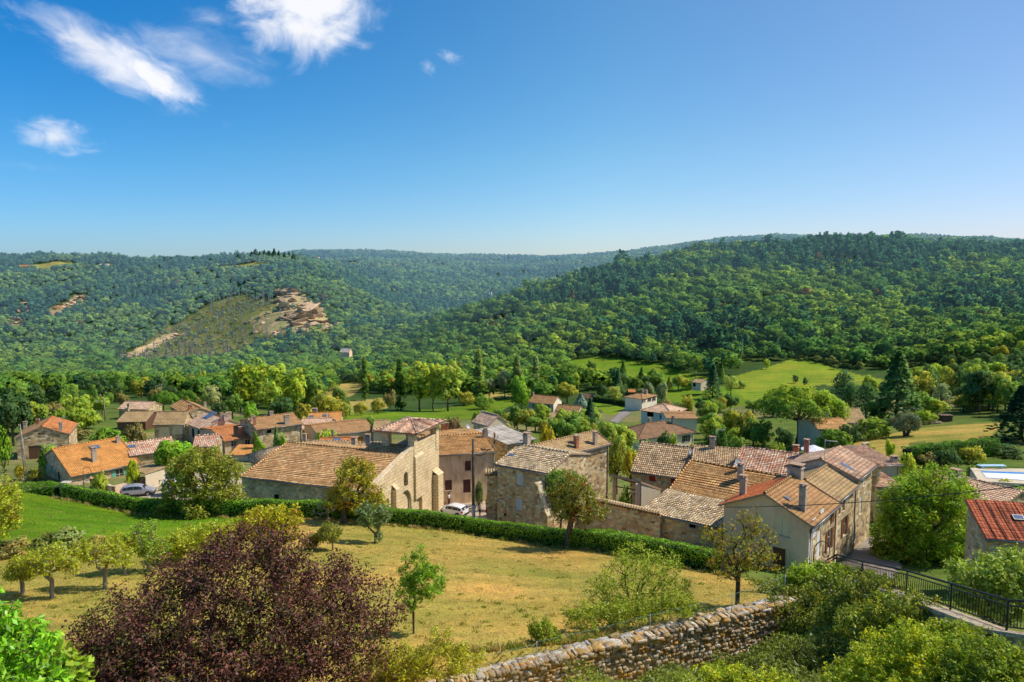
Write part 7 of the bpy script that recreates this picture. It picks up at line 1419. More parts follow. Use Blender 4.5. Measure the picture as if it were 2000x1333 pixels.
# ------------------------------------------------------------------ cars
TYRE = plain('tyre', (.015, .015, .016), .8); RIM = plain('alloy_rim', (.45, .45, .46), .35, .5, .05, 2, .7); RED_L = plain('red_lamp', (.5, .01, .02), .25, .5); CLEAR = plain('clear_lamp', (.75, .76, .78), .15, .6); TRIM = plain('black_trim', (.02, .02, .02), .6); PLATE = plain('number_plate', (.75, .75, .72), .5)
def carpaint(name, c, metal=0.0):
    m, nt = newmat(name); n = nt.noise(objco(nt), 1.2, 3); cc = nt.mix(1.0, rgba(c), nt.ramp(n, [(.3, .92), (.7, 1.05)]), 'MULTIPLY'); b = principled(nt, cc, .3, .5, None, metal); b.inputs['Coat Weight'].default_value = .6; b.inputs['Coat Roughness'].default_value = .05; return m
def car(label, pos, yaw, pm, L=4.1, Wd=1.75, H=1.52, van=False, name='parked_car'):
    """x forward"""
    root = empty(name, pos, label, 'van' if van else 'car', None, yaw); s = L/4.1; w_ = Wd/2
    if van: st = [(-2.05, .45, 1.0, 1.88, .90), (-2.0, .38, 1.02, 1.95, .95), (-1.2, .30, 1.02, 1.98, .97), (.4, .30, 1.02, 1.98, .97), (.95, .30, 1.02, 1.88, .95), (1.45, .30, 1.04, 1.2, .95), (1.95, .32, .86, .90, .9), (2.05, .42, .68, .70, .82)]
    else: st = [(-2.03, .46, .86, .92, .84), (-1.98, .36, .92, 1.10, .92), (-1.72, .28, .95, 1.34, .97), (-1.25, .26, .95, 1.47, 1.0), (-.4, .26, .94, 1.52, 1.0), (.25, .26, .93, 1.47, 1.0), (.62, .26, .93, 1.28, 1.0), (1.08, .26, .92, .98, .98), (1.6, .28, .83, .86, .94), (1.95, .34, .70, .72, .86), (2.05, .44, .60, .62, .76)]
    hs = H/(1.98 if van else 1.52)
    def ring(x, zb, zbelt, zr, k):
        zb, zbelt, zr = zb*hs, zbelt*hs, zr*hs; wr = w_*k*(.99 if zr-zbelt < .12 else (.95 if van else .80)); half = [(.0, zb), (w_*k*.86, zb), (w_*k*.99, zb+.18), (w_*k, (zb+zbelt)*.52), (w_*k*.975, zbelt), (wr*1.0, zr-.07 if zr-zbelt > .12 else zr-.01), (wr*.86, zr), (0, zr+.015)]
        return [Vector((x*s, y, z)) for y, z in half]+[Vector((x*s, -y, z)) for y, z in half[-2:0:-1]]
    R_ = [ring(*q) for q in st]; n = len(R_[0]); bm = MB(); bm.v = [tuple(p) for r in R_ for p in r]
    def addf(f): bm.f.append(f); bm.uv.append([(0, 0)]*len(f)); bm.mi.append(0); bm.sm.append(True)
    for i in range(len(R_)-1):
        for k in range(n): k2 = (k+1) % n; addf((i*n+k, (i+1)*n+k, (i+1)*n+k2, i*n+k2))
    addf(tuple(range(n))); addf(tuple((len(R_)-1)*n+k for k in reversed(range(n))))
    body = bm.build('body', pm, root); sub = body.modifiers.new('s', 'SUBSURF'); sub.levels = sub.render_levels = 2
    # glazing, slightly proud of the cabin sides
    def pt(i, f, k, j, out=.012):
        p = R_[i][k].lerp(R_[i][j], f); return p+Vector((0, math.copysign(out, p.y), 0))
    ni = len(st); cab = [i for i in range(ni) if st[i][3]-st[i][2] > .30]
    for sg in (0, 1):
        kb, kt = (4, 5) if sg == 0 else (n-4, n-5)
        segs = list(zip(cab[:-1], cab[1:]))
        if van: segs = segs[-2:]
        for q, (i, j) in enumerate(segs):
            wm = MB(); a0, a1 = .10, .90; p = [pt(i, .10, kb, kt), pt(j, .10, kb, kt), pt(j, .92, kb, kt), pt(i, .92, kb, kt)]
            c = sum(p, Vector())/4; p = [c+(x_-c)*.93 for x_ in p]; wm.face(p if sg else list(reversed(p))); wm.build('side_window', GLASS, root)
    i = cab[0]; a, b = R_[i-1], R_[i]; rw = MB(); o_ = Vector((-.02, 0, .012))
    if not van: rw.face([a[5].lerp(a[6], .2)+o_, a[n-5].lerp(a[n-6], .2)+o_, b[n-6]+o_, b[6]+o_])
    else: p = [Vector((R_[0][0].x-.015, y, z*hs)) for y, z in ((w_*.62, 1.15), (-w_*.62, 1.15), (-w_*.60, 1.7), (w_*.60, 1.7))]; rw.face(p)
    rw.build('rear_window', GLASS, root)
    i = cab[-1]; a, b = R_[i], R_[i+1]; fw = MB(); o_ = Vector((.012, 0, .02)); fw.face([a[6]*1+o_, a[n-6]+o_, b[n-5].lerp(b[n-4], .1)+o_, b[5].lerp(b[4], .1)+o_]); fw.build('windscreen', GLASS, root)
    for x_ in (-1.25*s, 1.28*s):
        for sg in (-1, 1):
            wm = MB(); y0 = sg*(w_-.17); rr_ = .325
            def disc(prof, mi):
                base = len(wm.v); N = 20
                for rad_, yo in prof:
                    for k in range(N): a = 6.2832*k/N; wm.v.append((x_+rad_*math.cos(a), y0+sg*yo, rr_+rad_*math.sin(a)))
                for q in range(len(prof)-1):
                    for k in range(N): k2 = (k+1) % N; wm.f.append((base+q*N+k, base+q*N+k2, base+(q+1)*N+k2, base+(q+1)*N+k)); wm.uv.append([(0, 0)]*4); wm.mi.append(mi); wm.sm.append(True)
            disc([(rr_-.12, -.05), (rr_, -.03), (rr_, .15), (rr_-.03, .19), (rr_-.11, .195)], 0); tyre = wm.build('wheel', TYRE, root)
            wm = MB(); disc([(rr_-.11, .193), (rr_-.13, .17), (.07, .18), (.0, .19)], 0)
            for k in range(5): a = 6.2832*k/5; M5 = Matrix.Translation((x_, y0, rr_)) @ Matrix.Rotation(-a, 4, 'Y'); wm.box(.05, rr_-.12, sg*.178 if sg > 0 else sg*.20, sg*.20 if sg > 0 else sg*.178, -.03, .03, 0, M5)
            wm.build('rim', RIM, tyre)
            am = MB(); base = 0; N = 18
            am.face([(x_+(rr_+.07)*math.cos(a), sg*(w_+.006), rr_+.01+(rr_+.07)*math.sin(a)) for a in (np.linspace(-.35, 3.49, N) if sg < 0 else np.linspace(3.49, -.35, N))]); am.build('wheel_arch', TRIM, root)
    for sg in (-1, 1):
        lm_ = MB(); x_ = st[1][0]*s; lm_.box(x_-.06, x_+.16, sg*w_*.93-.1, sg*w_*.93+.02*sg+.04, .78*hs, .98*hs); lm_.build('tail_lamp', RED_L, root)
        lm_ = MB(); x_ = st[-2][0]*s; lm_.box(x_-.22, x_+.04, sg*w_*.72-.14, sg*w_*.72+.14, .60*hs, .74*hs); lm_.build('headlamp', CLEAR, root)
        lm_ = MB(); lm_.box(.62*s, .78*s, sg*(w_+.01) if sg > 0 else sg*(w_+.17), sg*(w_+.17) if sg > 0 else sg*(w_+.01), .93*hs, 1.06*hs); lm_.build('wing_mirror', pm, root)
    lm_ = MB(); lm_.box(-2.09*s, -1.9*s, -w_*.8, w_*.8, .30, .50); lm_.box(1.9*s, 2.09*s, -w_*.78, w_*.78, .26, .42); lm_.build('bumper', TRIM, root)
    lm_ = MB(); lm_.box(-2.11*s, -2.08*s, -.26, .26, .62*hs, .73*hs); lm_.build('number_plate', PLATE, root)
    return root
CW = carpaint('white_car_paint', (.80, .80, .80)); CSv = carpaint('silver_lilac_car_paint', (.42, .42, .50), .35); CN = carpaint('navy_car_paint', (.015, .05, .14), .2); CB = carpaint('bright_blue_car_paint', (.03, .16, .42), .1)
def gpos(u, v, Y): p = P(u, v, Y); p.z = g1(p.x, p.y)+.09; return p
car('silver lilac hatchback parked on the square beside the low garden wall', gpos(270, 955, 92.0), rad(18), CSv, 4.2, 1.75, 1.62)
car('white hatchback with black side windows, seen from behind', gpos(884, 985, 86.5), rad(152), CW, 4.1, 1.75, 1.5)
car('white car half hidden by the church buttress, in front of the other', gpos(861, 999, 82.0), rad(-38), CW, 4.0, 1.75, 1.45)
car('navy blue car behind the hedge, partly covered by the walnut tree', gpos(318, 985, 84), rad(-28), CN, 4.4, 1.8, 1.45)
car('white van glimpsed through the walnut tree', gpos(356, 952, 93), rad(25), CW, 4.9, 1.95, 2.0, True, 'parked_van')
car('bright blue car glimpsed through the middle of the walnut tree', gpos(402, 972, 86), rad(80), CB, 3.9, 1.7, 1.5)
car('pale blue grey car glimpsed at the right edge of the walnut tree', gpos(455, 966, 86), rad(35), CSv, 4.0, 1.7, 1.5)
# ------------------------------------------------------------------ people
SKIN = plain('skin', (.46, .27, .18), .6, .3, .05)
def skin_mesh(name, verts, edges, radii, mat, parent, root_i=0, sub=2):
    me = bpy.data.meshes.new(name); me.from_pydata(verts, edges, []); o = link(bpy.data.objects.new(name, me), parent)
    o.modifiers.new('skin', 'SKIN'); sv = me.skin_vertices[0].data
    for i, r in enumerate(radii): sv[i].radius = r if hasattr(r, '__len__') else (r, r); sv[i].use_root = (i == root_i)
    ss = o.modifiers.new('sub', 'SUBSURF'); ss.levels = ss.render_levels = sub; me.materials.append(mat)
    for p in me.polygons: p.use_smooth = True
    return o
def person(label, pos, yaw, top, bottom, hair, dress=False, arm=0.0, bag=False, h_=1.74):
    root = empty('person', pos, label, 'person', None, yaw); s = h_/1.75; V = []; E = []; R_ = []
    def v(x, y, z, r, par=None):
        V.append((x*s, y*s, z*s)); R_.append(r*s if not hasattr(r, '__len__') else (r[0]*s, r[1]*s)); i = len(V)-1
        if par is not None: E.append((par, i))
        return i
    pel = v(0, 0, .95, (.15, .11)); wst = v(0, .0, 1.12, (.13, .10), pel); che = v(0, 0, 1.32, (.155, .11), wst); nk = v(0, .005, 1.47, .055, che); hd0 = v(0, .015, 1.56, .075, nk); hd = v(0, .02, 1.66, (.085, .10), hd0); v(0, .01, 1.735, .055, hd)
    fing = []
    for sg in (-1, 1):
        shd = v(sg*.17, 0, 1.41, .065, che); el = v(sg*.235, -.02+.10*(arm if sg > 0 else 0), 1.15, .045, shd); wr = v(sg*.245, .06+.22*(arm if sg > 0 else 0), .92+.12*(arm if sg > 0 else 0), .030, el); pm_ = v(sg*.245, .09+.24*(arm if sg > 0 else 0), .85+.10*(arm if sg > 0 else 0), (.036, .020), wr)
        x0, y0, z0 = V[pm_][0]/s, V[pm_][1]/s, V[pm_][2]/s
        for k in range(4): f1 = v(x0, y0+(k-1.5)*.019, z0-.045-.006*(1-abs(k-1.5)), .0095, pm_); v(x0-sg*.012, y0+(k-1.5)*.019+.006, z0-.085-.012*(1.5-abs(k-1.5)), .0085, f1)
        th_ = v(x0-sg*.008, y0+.042, z0-.01, .011, pm_); v(x0-sg*.012, y0+.058, z0-.045, .0095, th_)
        hip = v(sg*.09, 0, .88, .095, pel); kn = v(sg*.10, .02, .50, .062, hip); an = v(sg*.10, -.01, .10, .042, kn); v(sg*.105, .14, .035, (.045, .032), an)
    skin_mesh('body', V, E, R_, SKIN, root)
    # face
    fm = MB()
    for sg in (-1, 1): fm.lathe((sg*.032*s, .108*s, 1.655*s), [(0, -.012), (.012, 0), (0, .012)], 8)
    fm.build('eyes', TRIM, root); fm = MB(); fm.tube([(0, .115*s, 1.65*s), (0, .135*s, 1.615*s), (0, .115*s, 1.605*s)], [.008, .014, .008], 6); fm.build('nose', SKIN, root); fm = MB(); fm.tube([(-.025*s, .105*s, 1.575*s), (0, .113*s, 1.572*s), (.025*s, .105*s, 1.575*s)], .006, 5); fm.build('mouth', RED_L, root)
    hm = MB(); hm.lathe((0, -.012*s, 1.60*s), [(.085*s, -.10*s if dress else -.02*s), (.105*s, .02*s), (.108*s, .08*s), (.085*s, .135*s), (.04*s, .160*s), (0, .165*s)], 14); hm.build('hair', hair, root)
    if dress:
        dm = MB(); dm.lathe((0, 0, 0), [(.30*s, .52*s), (.26*s, .7*s), (.215*s, .92*s), (.165*s, 1.12*s), (.19*s, 1.3*s), (.17*s, 1.42*s), (.07*s, 1.48*s)], 18); dm.v = [(a, b*.72, c) for a, b, c in dm.v]; dm.build('dress', top, root)
    else:
        Vs, Es, Rs = [], [], []
        def w2(x, y, z, r, par=None):
            Vs.append((x*s, y*s, z*s)); Rs.append((r[0]*s, r[1]*s) if hasattr(r, '__len__') else r*s); i = len(Vs)-1
            if par is not None: Es.append((par, i))
            return i
        a = w2(0, 0, .92, (.175, .13)); b_ = w2(0, 0, 1.12, (.155, .12), a); c = w2(0, 0, 1.33, (.175, .128), b_); w2(0, 0, 1.44, (.09, .08), c)
        for sg in (-1, 1): d = w2(sg*.175, 0, 1.41, .078, c); w2(sg*.225, -.015+.07*(arm if sg > 0 else 0), 1.20, .066, d)
        skin_mesh('shirt', Vs, Es, Rs, top, root)
        Vs, Es, Rs = [], [], []
        a = w2(0, 0, .94, (.165, .125))
        for sg in (-1, 1): d = w2(sg*.09, 0, .86, .108, a); e_ = w2(sg*.10, .02, .50, .078, d); w2(sg*.10, -.01, .10, .066, e_)
        skin_mesh('trousers', Vs, Es, Rs, bottom, root)
    if bag:
        bmx = MB(); bmx.box(.24*s, .40*s, -.12, .14, .62*s, .92*s); bmx.tube([(.32*s, -.08, .92*s), (.26*s, 0, 1.18*s), (.32*s, .1, .92*s)], .012, 5); bo = bmx.build('shoulder_bag', TRIM); bo.parent = root
    return root
HAIR = plain('dark_hair', (.025, .016, .012), .6); LILAC = plain('lilac_cloth', (.34, .26, .48), .8); MAROON = plain('maroon_cloth', (.085, .02, .03), .85); REDC = plain('red_cloth', (.55, .02, .015), .75); WHITEC = plain('white_cloth', (.72, .72, .72), .8); BLACKC = plain('black_cloth', (.02, .02, .025), .85)
def ppos(u, v, Y): p = P(u, v, Y); p.z = g1(p.x, p.y)+.08; return p
person('person in lilac shirt and dark maroon trousers talking beside the wooden pole', ppos(937, 1003, 85.5), rad(-80), LILAC, MAROON, HAIR, arm=.9)
person('person in a knee length red dress facing the one in the lilac shirt', ppos(951, 1004, 85.5), rad(75), REDC, REDC, HAIR, True, arm=.4, h_=1.68)
person('person in dark clothes with black shoulder bag standing behind the red dress', ppos(955.5, 1001, 87.5), rad(100), BLACKC, BLACKC, HAIR, bag=True, h_=1.7)
person('person in a white top standing behind the roof of the white hatchback', ppos(877, 976, 91.2), rad(-120), WHITEC, MAROON, HAIR, h_=1.7)
# ------------------------------------------------------------------ rubble retaining wall in front, built stone by stone
def wallstone_mat():
    m, nt = newmat('lichen_rubble'); at = nt.new('ShaderNodeAttribute', attribute_name='tint').outputs['Color']; co = objco(nt)
    n = nt.noise(co, 2.2, 6, .65); f = nt.noise(co, 11, 5, .65); g = nt.noise(co, 34, 3, .6)
    c = nt.mix(1.0, at, nt.ramp(f, [(.3, .6), (.7, 1.3)]), 'MULTIPLY'); c = nt.mix(1.0, c, nt.ramp(g, [(.3, .75), (.7, 1.2)]), 'MULTIPLY')
    c = nt.mix(nt.math('MULTIPLY', nt.ramp(n, [(.53, 0), (.60, 1)]), .75), c, (.66, .33, .05, 1))
    n2 = nt.noise(co, 3.4, 5, .6); c = nt.mix(nt.math('MULTIPLY', nt.ramp(n2, [(.56, 0), (.64, 1)]), .75), c, (.62, .59, .52, 1))
    principled(nt, c, .95, .1, nt.bump(nt.math('ADD', f, g), .8, .05)); return m
RUB = wallstone_mat()
srng = np.random.default_rng(21)
def stone_block(V, F_, T_, c, ax, ay, az, size, tint, rng):
    base = len(V); n = 0; ico = STONE
    off = rng.uniform(0, 50, 3)
    for p in ico:
        q = np.sign(p)*np.abs(p)**.36; d = 1+.13*math.sin(q[0]*3+off[0])*math.cos(q[1]*4+off[1])+.10*math.sin(q[2]*5+off[2])+.05*math.sin(q[0]*9+q[2]*11+off[1]); q = q*d; q = np.array([q[0]+.22*q[2]*math.sin(off[0]), q[1], q[2]+.25*q[0]*math.sin(off[1])])*size*.5
        V.append(tuple(c+ax*q[0]+ay*q[1]+az*q[2]))
    for f in STONEF: F_.append(tuple(base+i for i in f)); T_.append(tint)
import bmesh
_b = bmesh.new(); bmesh.ops.create_icosphere(_b, subdivisions=2, radius=1.0); STONE = [np.array(v.co) for v in _b.verts]; STONEF = [tuple(v.index for v in f.verts) for f in _b.faces]; _b.free()
def rubble(name, label, a, b, ztop, zbot, th, rowh, seed, parentless=True, tops=True):
    rng = np.random.default_rng(seed); a, b = np.array(a, float), np.array(b, float); d = b-a; L = np.linalg.norm(d); ax = np.array([d[0]/L, d[1]/L, 0]); ay = np.array([ax[1], -ax[0], 0]); az = np.array([0, 0, 1.0])   # ay points to the viewer side
    V, F_, T_ = [], [], []; pal = [(.56, .44, .28), (.42, .32, .20), (.62, .52, .37), (.50, .36, .19), (.36, .28, .19), (.64, .57, .45), (.60, .38, .13)]
    z = zbot
    while z < ztop-rowh*.4:
        rh = rowh*rng.uniform(.75, 1.3); x = -rng.uniform(0, .3)
        while x < L:
            w_ = rowh*rng.uniform(.7, 2.0); t = pal[rng.integers(len(pal))]; k = rng.uniform(.75, 1.2)
            c = np.array([a[0], a[1], 0])+ax*(x+w_/2)+ay*(th/2-.12+rng.uniform(-.05, .05))+az*(z+rh/2+rng.uniform(-.03, .03))
            stone_block(V, F_, T_, c, ax, ay, az, np.array([w_*.98, .42, rh*1.02]), np.array(t)*k, rng); x += w_*.96
        z += rh*.94
    if tops:
        x = -.2
        while x < L:
            w_ = rng.uniform(.22, .55)
            for yy_ in np.arange(-th/2+.08, th/2+.05, rng.uniform(.2, .3)):
                t = np.array([.62, .56, .46])*rng.uniform(.7, 1.15) if rng.uniform() < .6 else np.array([.48, .36, .17])*rng.uniform(.7, 1.1)
                c = np.array([a[0], a[1], 0])+ax*(x+w_/2+rng.uniform(-.1, .1))+ay*yy_+az*(ztop-.06+rng.uniform(-.05, .05)); stone_block(V, F_, T_, c, ax, ay, az, np.array([w_*1.15, .34, rng.uniform(.14, .24)]), t, rng)
            x += w_*.9
    core = len(V); q = [np.array([a[0], a[1], 0])+ax*s_+ay*y_+az*z_ for z_ in (zbot-.5, ztop-.1) for y_ in (-th/2+.05, th/2-.06) for s_ in (-.2, L)]
    V += [tuple(p) for p in q]
    for f in ((0, 2, 3, 1), (4, 5, 7, 6), (0, 1, 5, 4), (1, 3, 7, 5), (3, 2, 6, 7), (2, 0, 4, 6)): F_.append(tuple(core+i for i in f)); T_.append(np.array((.44, .35, .23)))
    o0 = np.array([a[0], a[1], zbot]); me = bpy.data.meshes.new(name); me.from_pydata([tuple(np.array(p)-o0) for p in V], [], F_); at = me.attributes.new('tint', 'FLOAT_COLOR', 'FACE'); c = np.ones((len(F_), 4), np.float32); c[:, :3] = np.array(T_); at.data.foreach_set('color', c.ravel()); me.polygons.foreach_set('use_smooth', np.ones(len(F_), bool)); me.materials.append(RUB); me.update(); return me, o0
Wa = W0-WD*3.0-WN*.28; Wb = W1-WN*.28; zt = CAMZ-17.0
me, o0 = rubble('stones', '', Wa, Wb, zt, zt-3.4, .85, .195, 31)
root = empty('retaining_wall', tuple(o0), 'old rubble stone wall with orange lichen along the bottom of the meadow', 'wall'); link(bpy.data.objects.new('stones', me), root)
# wire fence standing on the wall
fr = empty('wire_fence', (0, 0, 0), 'thin green wire fence on slim steel posts along the stone wall', 'fence')
f0 = P(640, 1372, 25.8); fpts = [Vector((-7.2, 25.6, zt-.2)), P(1048, 1296, 29.3), P(1269, 1241, 31.4), P(1429, 1199, 33.2), P(1532, 1160, 35.3)]
FG = plain('green_wire', (.10, .24, .18), .6, .3, .1, 3); hpost = [.95, 1.05, 1.05, 1.05, 1.1]
fr.location = fpts[0]; fo = fpts[0].copy()
for p, hh_ in zip(fpts, hpost): m_ = MB(); q = p-fo; m_.tube([q-Vector((0, 0, .3)), q+Vector((0, 0, hh_))], .022, 6); m_.build('post', METAL, fr)
m_ = MB()
for i in range(len(fpts)-1):
    a, b = fpts[i]-fo, fpts[i+1]-fo
    for z_, r_ in ((hpost[i]-.04, .011), (.55, .006), (.12, .006)): m_.tube([a+Vector((0, 0, z_)), a.lerp(b, .5)+Vector((0, 0, z_-.05)), b+Vector((0, 0, z_))], r_, 4, 0, False)
    k = int((b-a).length/.22)
    for j in range(1, k): p = a.lerp(b, j/k); m_.tube([p+Vector((0, 0, .05)), p+Vector((0, 0, .95))], .0022, 3, 0, False)
    for z_ in (.25, .4, .7, .85): m_.tube([a+Vector((0, 0, z_)), b+Vector((0, 0, z_))], .0022, 3, 0, False)
m_.build('wire_mesh', FG, fr)
# ------------------------------------------------------------------ railing on its stone wall at the right
rp = [(19.2, 39.0), (18.1, 34.0), (17.25, 28.7), (16.75, 25.0), (16.3, 21.5), (15.8, 17.5)]
rz = [float(np.interp(y, [14, 21.5, 28.7, 39], [CAMZ-8.4, CAMZ-11.75, CAMZ-13.95, CAMZ-17.55])) for x, y in rp]
root = wall_run('path_wall', 'stone wall with pale coping under the black iron railing', [(x-.25, y) for x, y in rp], .6, [z-.02 for z in rz], min(rz)-9, S_GOLD)
cm = MB(); o = root.location
for i in range(len(rp)-1):
    a, b = Vector((rp[i][0]-.25, rp[i][1], rz[i]))-o, Vector((rp[i+1][0]-.25, rp[i+1][1], rz[i+1]))-o; t = (b-a).normalized(); n_ = Vector((-t.y, t.x, 0)).normalized()*.42; k = max(1, int((b-a).length/.9))
    for j in range(k):
        p, q = a.lerp(b, (j+.02)/k), a.lerp(b, (j+.98)/k); up = Vector((0, 0, .14)); dn = Vector((0, 0, .0)); c = [p-n_, q-n_, q+n_, p+n_]
        cm.face([x+up for x in c], [(0, 0), (.9, 0), (.9, .8), (0, .8)])
        for u_ in range(4): cm.face([c[u_]+dn, c[(u_+1) % 4]+dn, c[(u_+1) % 4]+up, c[u_]+up], [(0, 0), (.9, 0), (.9, .14), (0, .14)])
cm.build('coping', S_GREY, root)
rl = empty('iron_railing', (rp[0][0], rp[0][1], rz[0]), 'black iron railing with vertical bars running down the right foreground', 'railing'); o = rl.location
hr, m2 = MB(), MB(); A_ = [Vector((x, y, z))-o for (x, y), z in zip(rp, rz)]; U = lambda h_: Vector((0, 0, h_))
ext = [A_[0]+Vector((-1.5, -.8, -.35))]+A_
hr.tube([p+U(1.16) for p in ext], .045, 6); hr.build('handrail', IRON, rl)
m2.tube([p+U(.98) for p in ext], .03, 5); m2.tube([p+U(.26) for p in A_], .03, 5); m2.build('rail', IRON, rl)
for i in range(len(A_)-1):
    a, b = A_[i], A_[i+1]; k = int((b-a).length/.19); mp_ = MB()
    for j in range(k): p = a.lerp(b, j/k); mp_.tube([p+U(.26), p+U(.98)], .016, 4, 0, False)
    mp_.build('bars', IRON, rl); mp_ = MB(); mp_.tube([a+U(-.1), a+U(1.16)], .035, 6); mp_.build('post', IRON, rl)
mp_ = MB(); mp_.tube([ext[0]+U(-.6), ext[0]+U(1.16)], .026, 6); mp_.build('post', IRON, rl)
# ------------------------------------------------------------------ brown lawn and pool
ob = hit(1769, 852, 90, 170); root = empty('olive_tree', ob, 'silvery round olive tree with forked trunk on the brown lawn', 'tree'); rng = np.random.default_rng(8); s_ = pxm(1769, 830, ob.y); Rw = 27/s_; ztop = zat(808, ob.y)-ob.z; zb_ = zat(842, ob.y)-ob.z; cz_ = (ztop+zb_)/2; L = []
for i in range(40):
    d = sph(rng, 1)[0]; L.append((d[0]*Rw*.82, d[1]*Rw*.82, cz_+d[2]*(ztop-zb_)*.40, Rw*rng.uniform(.2, .3)))
L.append((0, 0, cz_, Rw*.55)); q, t = lobes_crown(rng, L, 4200, .16, .25); c = link(bpy.data.objects.new('crown', quadmesh('crown', q, t*np.array((.26, .31, .18)), LEAF)), root)
m_ = MB(); m_.tube([(-.1, 0, -.2), (-.35, 0, .8), (-1.0, 0, cz_)], [.38, .26, .14], 8); m_.tube([(.1, 0, -.2), (.45, 0, .8), (1.1, 0, cz_)], [.36, .26, .14], 8); m_.build('trunk', BARK, root)
ub = P(1588, 884, 104); ub.z = g1(ub.x, ub.y); uz = zat(869, 104)-ub.z; root = empty('garden_parasol', ub, 'white garden parasol under the umbrella pine', 'parasol'); m_ = MB(); R_ = 24/pxm(1588, 875, 104); n = 8
for k in range(n): a0, a1 = 6.2832*k/n, 6.2832*(k+1)/n; m_.face([(R_*math.cos(a0), R_*math.sin(a0), uz-.75), (R_*math.cos(a1), R_*math.sin(a1), uz-.75), (0, 0, uz)], None); m_.face([(R_*math.cos(a0), R_*math.sin(a0), uz-.93), (R_*math.cos(a1), R_*math.sin(a1), uz-.93), (R_*math.cos(a1), R_*math.sin(a1), uz-.75), (R_*math.cos(a0), R_*math.sin(a0), uz-.75)])
m_.build('canopy', plain('white_canvas', (.8, .8, .8), .8, .1, .05), root); m_ = MB(); m_.tube([(0, 0, 0), (0, 0, uz)], .03, 6); m_.build('pole', METAL, root)
# bench, stones, wood stack
bb_ = hit(1690, 871, 85, 150); root = empty('garden_bench', bb_, 'small stone bench on the brown lawn', 'bench', None, .4); m_ = MB(); m_.box(-.8, .8, -.25, .25, .42, .52); m_.build('seat', SILL, root)
for sx_ in (-.55, .55): m_ = MB(); m_.box(sx_-.12, sx_+.12, -.2, .2, 0, .42); m_.build('leg', SILL, root)
wb_ = hit(1845, 824, 100, 200); root = empty('wood_stack', wb_, 'dark stack of firewood under a tin sheet behind the brown lawn', 'wood stack'); m_ = MB(); s_ = 1/pxm(1845, 820, wb_.y)
for i in range(9):
    for j in range(6): m_.tube([(-1.0+i*.26+.13*(j % 2), -.6, .14+j*.22), (-1.0+i*.26+.13*(j % 2), .6, .14+j*.22)], .115, 7)
m_.build('logs', BARK, root); m_ = MB(); m_.box(-1.3, 1.4, -.8, .8, 1.42, 1.48); m_.build('tin_sheet', WOODM, root)
sb_ = hit(1822, 828, 100, 200); V, F_, T_ = [], [], []; rng = np.random.default_rng(3)
for i in range(60): r = rng.uniform(0, 1)**.5; a = rng.uniform(0, 6.28); stone_block(V, F_, T_, np.array([math.cos(a)*r*1.9, math.sin(a)*r*.8, .15+.5*(1-r)]), np.array([1, 0, 0.]), np.array([0, 1., 0]), np.array([0, 0, 1.]), rng.uniform(.3, .6, 3), np.array((.46, .36, .22))*rng.uniform(.6, 1.2), rng)
me = bpy.data.meshes.new('stone_pile'); me.from_pydata(V, [], F_); at = me.attributes.new('tint', 'FLOAT_COLOR', 'FACE'); c = np.ones((len(F_), 4), np.float32); c[:, :3] = np.array(T_); at.data.foreach_set('color', c.ravel()); me.materials.append(RUB); o = link(bpy.data.objects.new('stone_pile', me)); o.location = sb_; tag(o, 'heap of pale field stones beside the wood stack', 'stone pile')
# covered pool
pz = zat(930, 80); A, B, Cc, D = PZ(1916, 921, pz), PZ(2060, 926, pz), PZ(2090, 945, pz), PZ(1926, 934, pz)
root = empty('swimming_pool', A, 'white covered swimming pool with blue edge at the right', 'swimming pool'); o = root.location; Lc = lambda p, z=0: Vector(p)-o+Vector((0, 0, z)); m_ = MB(); A2, B2, C2, D2 = PZ(1895, 914, pz), PZ(2080, 917, pz), PZ(2120, 952, pz), PZ(1912, 940, pz)
m_.face([Lc(p) for p in (D2, C2, B2, A2)], [(0, 0), (8, 0), (8, 4), (0, 4)])
for a, b in ((D2, C2), (A2, D2), (B2, A2), (C2, B2)): m_.face([Lc(a), Lc(a, -2), Lc(b, -2), Lc(b)], [(0, 0), (0, 2), (8, 2), (8, 0)])
m_.build('terrace', PL_CREAM, root); m_ = MB(); m_.face([Lc(p, .05) for p in (D, Cc, B, A)]); m_.build('cover', plain('pool_cover', (.80, .82, .84), .5, .3, .04), root)
m_ = MB(); E1, E2 = PZ(1920, 924, pz), PZ(2060, 929, pz); m_.face([Lc(p, .07) for p in (E1, E2, B, A)]); m_.build('blue_edge', plain('pool_blue', (.03, .25, .62), .3, .5), root)
m_ = MB(); m_.box(-.1, 3.2, -.35, .35, .25, .34); m_.box(.2, .35, -.3, .3, 0, .25); m_.box(2.6, 2.75, -.3, .3, 0, .25)
db = empty('diving_board', PZ(1912, 914, pz), 'pale blue board lying beside the pool', 'board'); m_.build('board', plain('pale_blue_board', (.45, .65, .80), .4), db)
m_ = MB(); st0 = P(1975, 975, 70); root = empty('garden_steps', (st0.x, st0.y, g1(st0.x, st0.y)), 'grey stone garden steps below the pool', 'steps')
for i in range(5): m_.box(-1.2, 1.2, i*.4, i*.4+.42, -.5, .2+i*.2)
m_.build('treads', S_GREY, root)
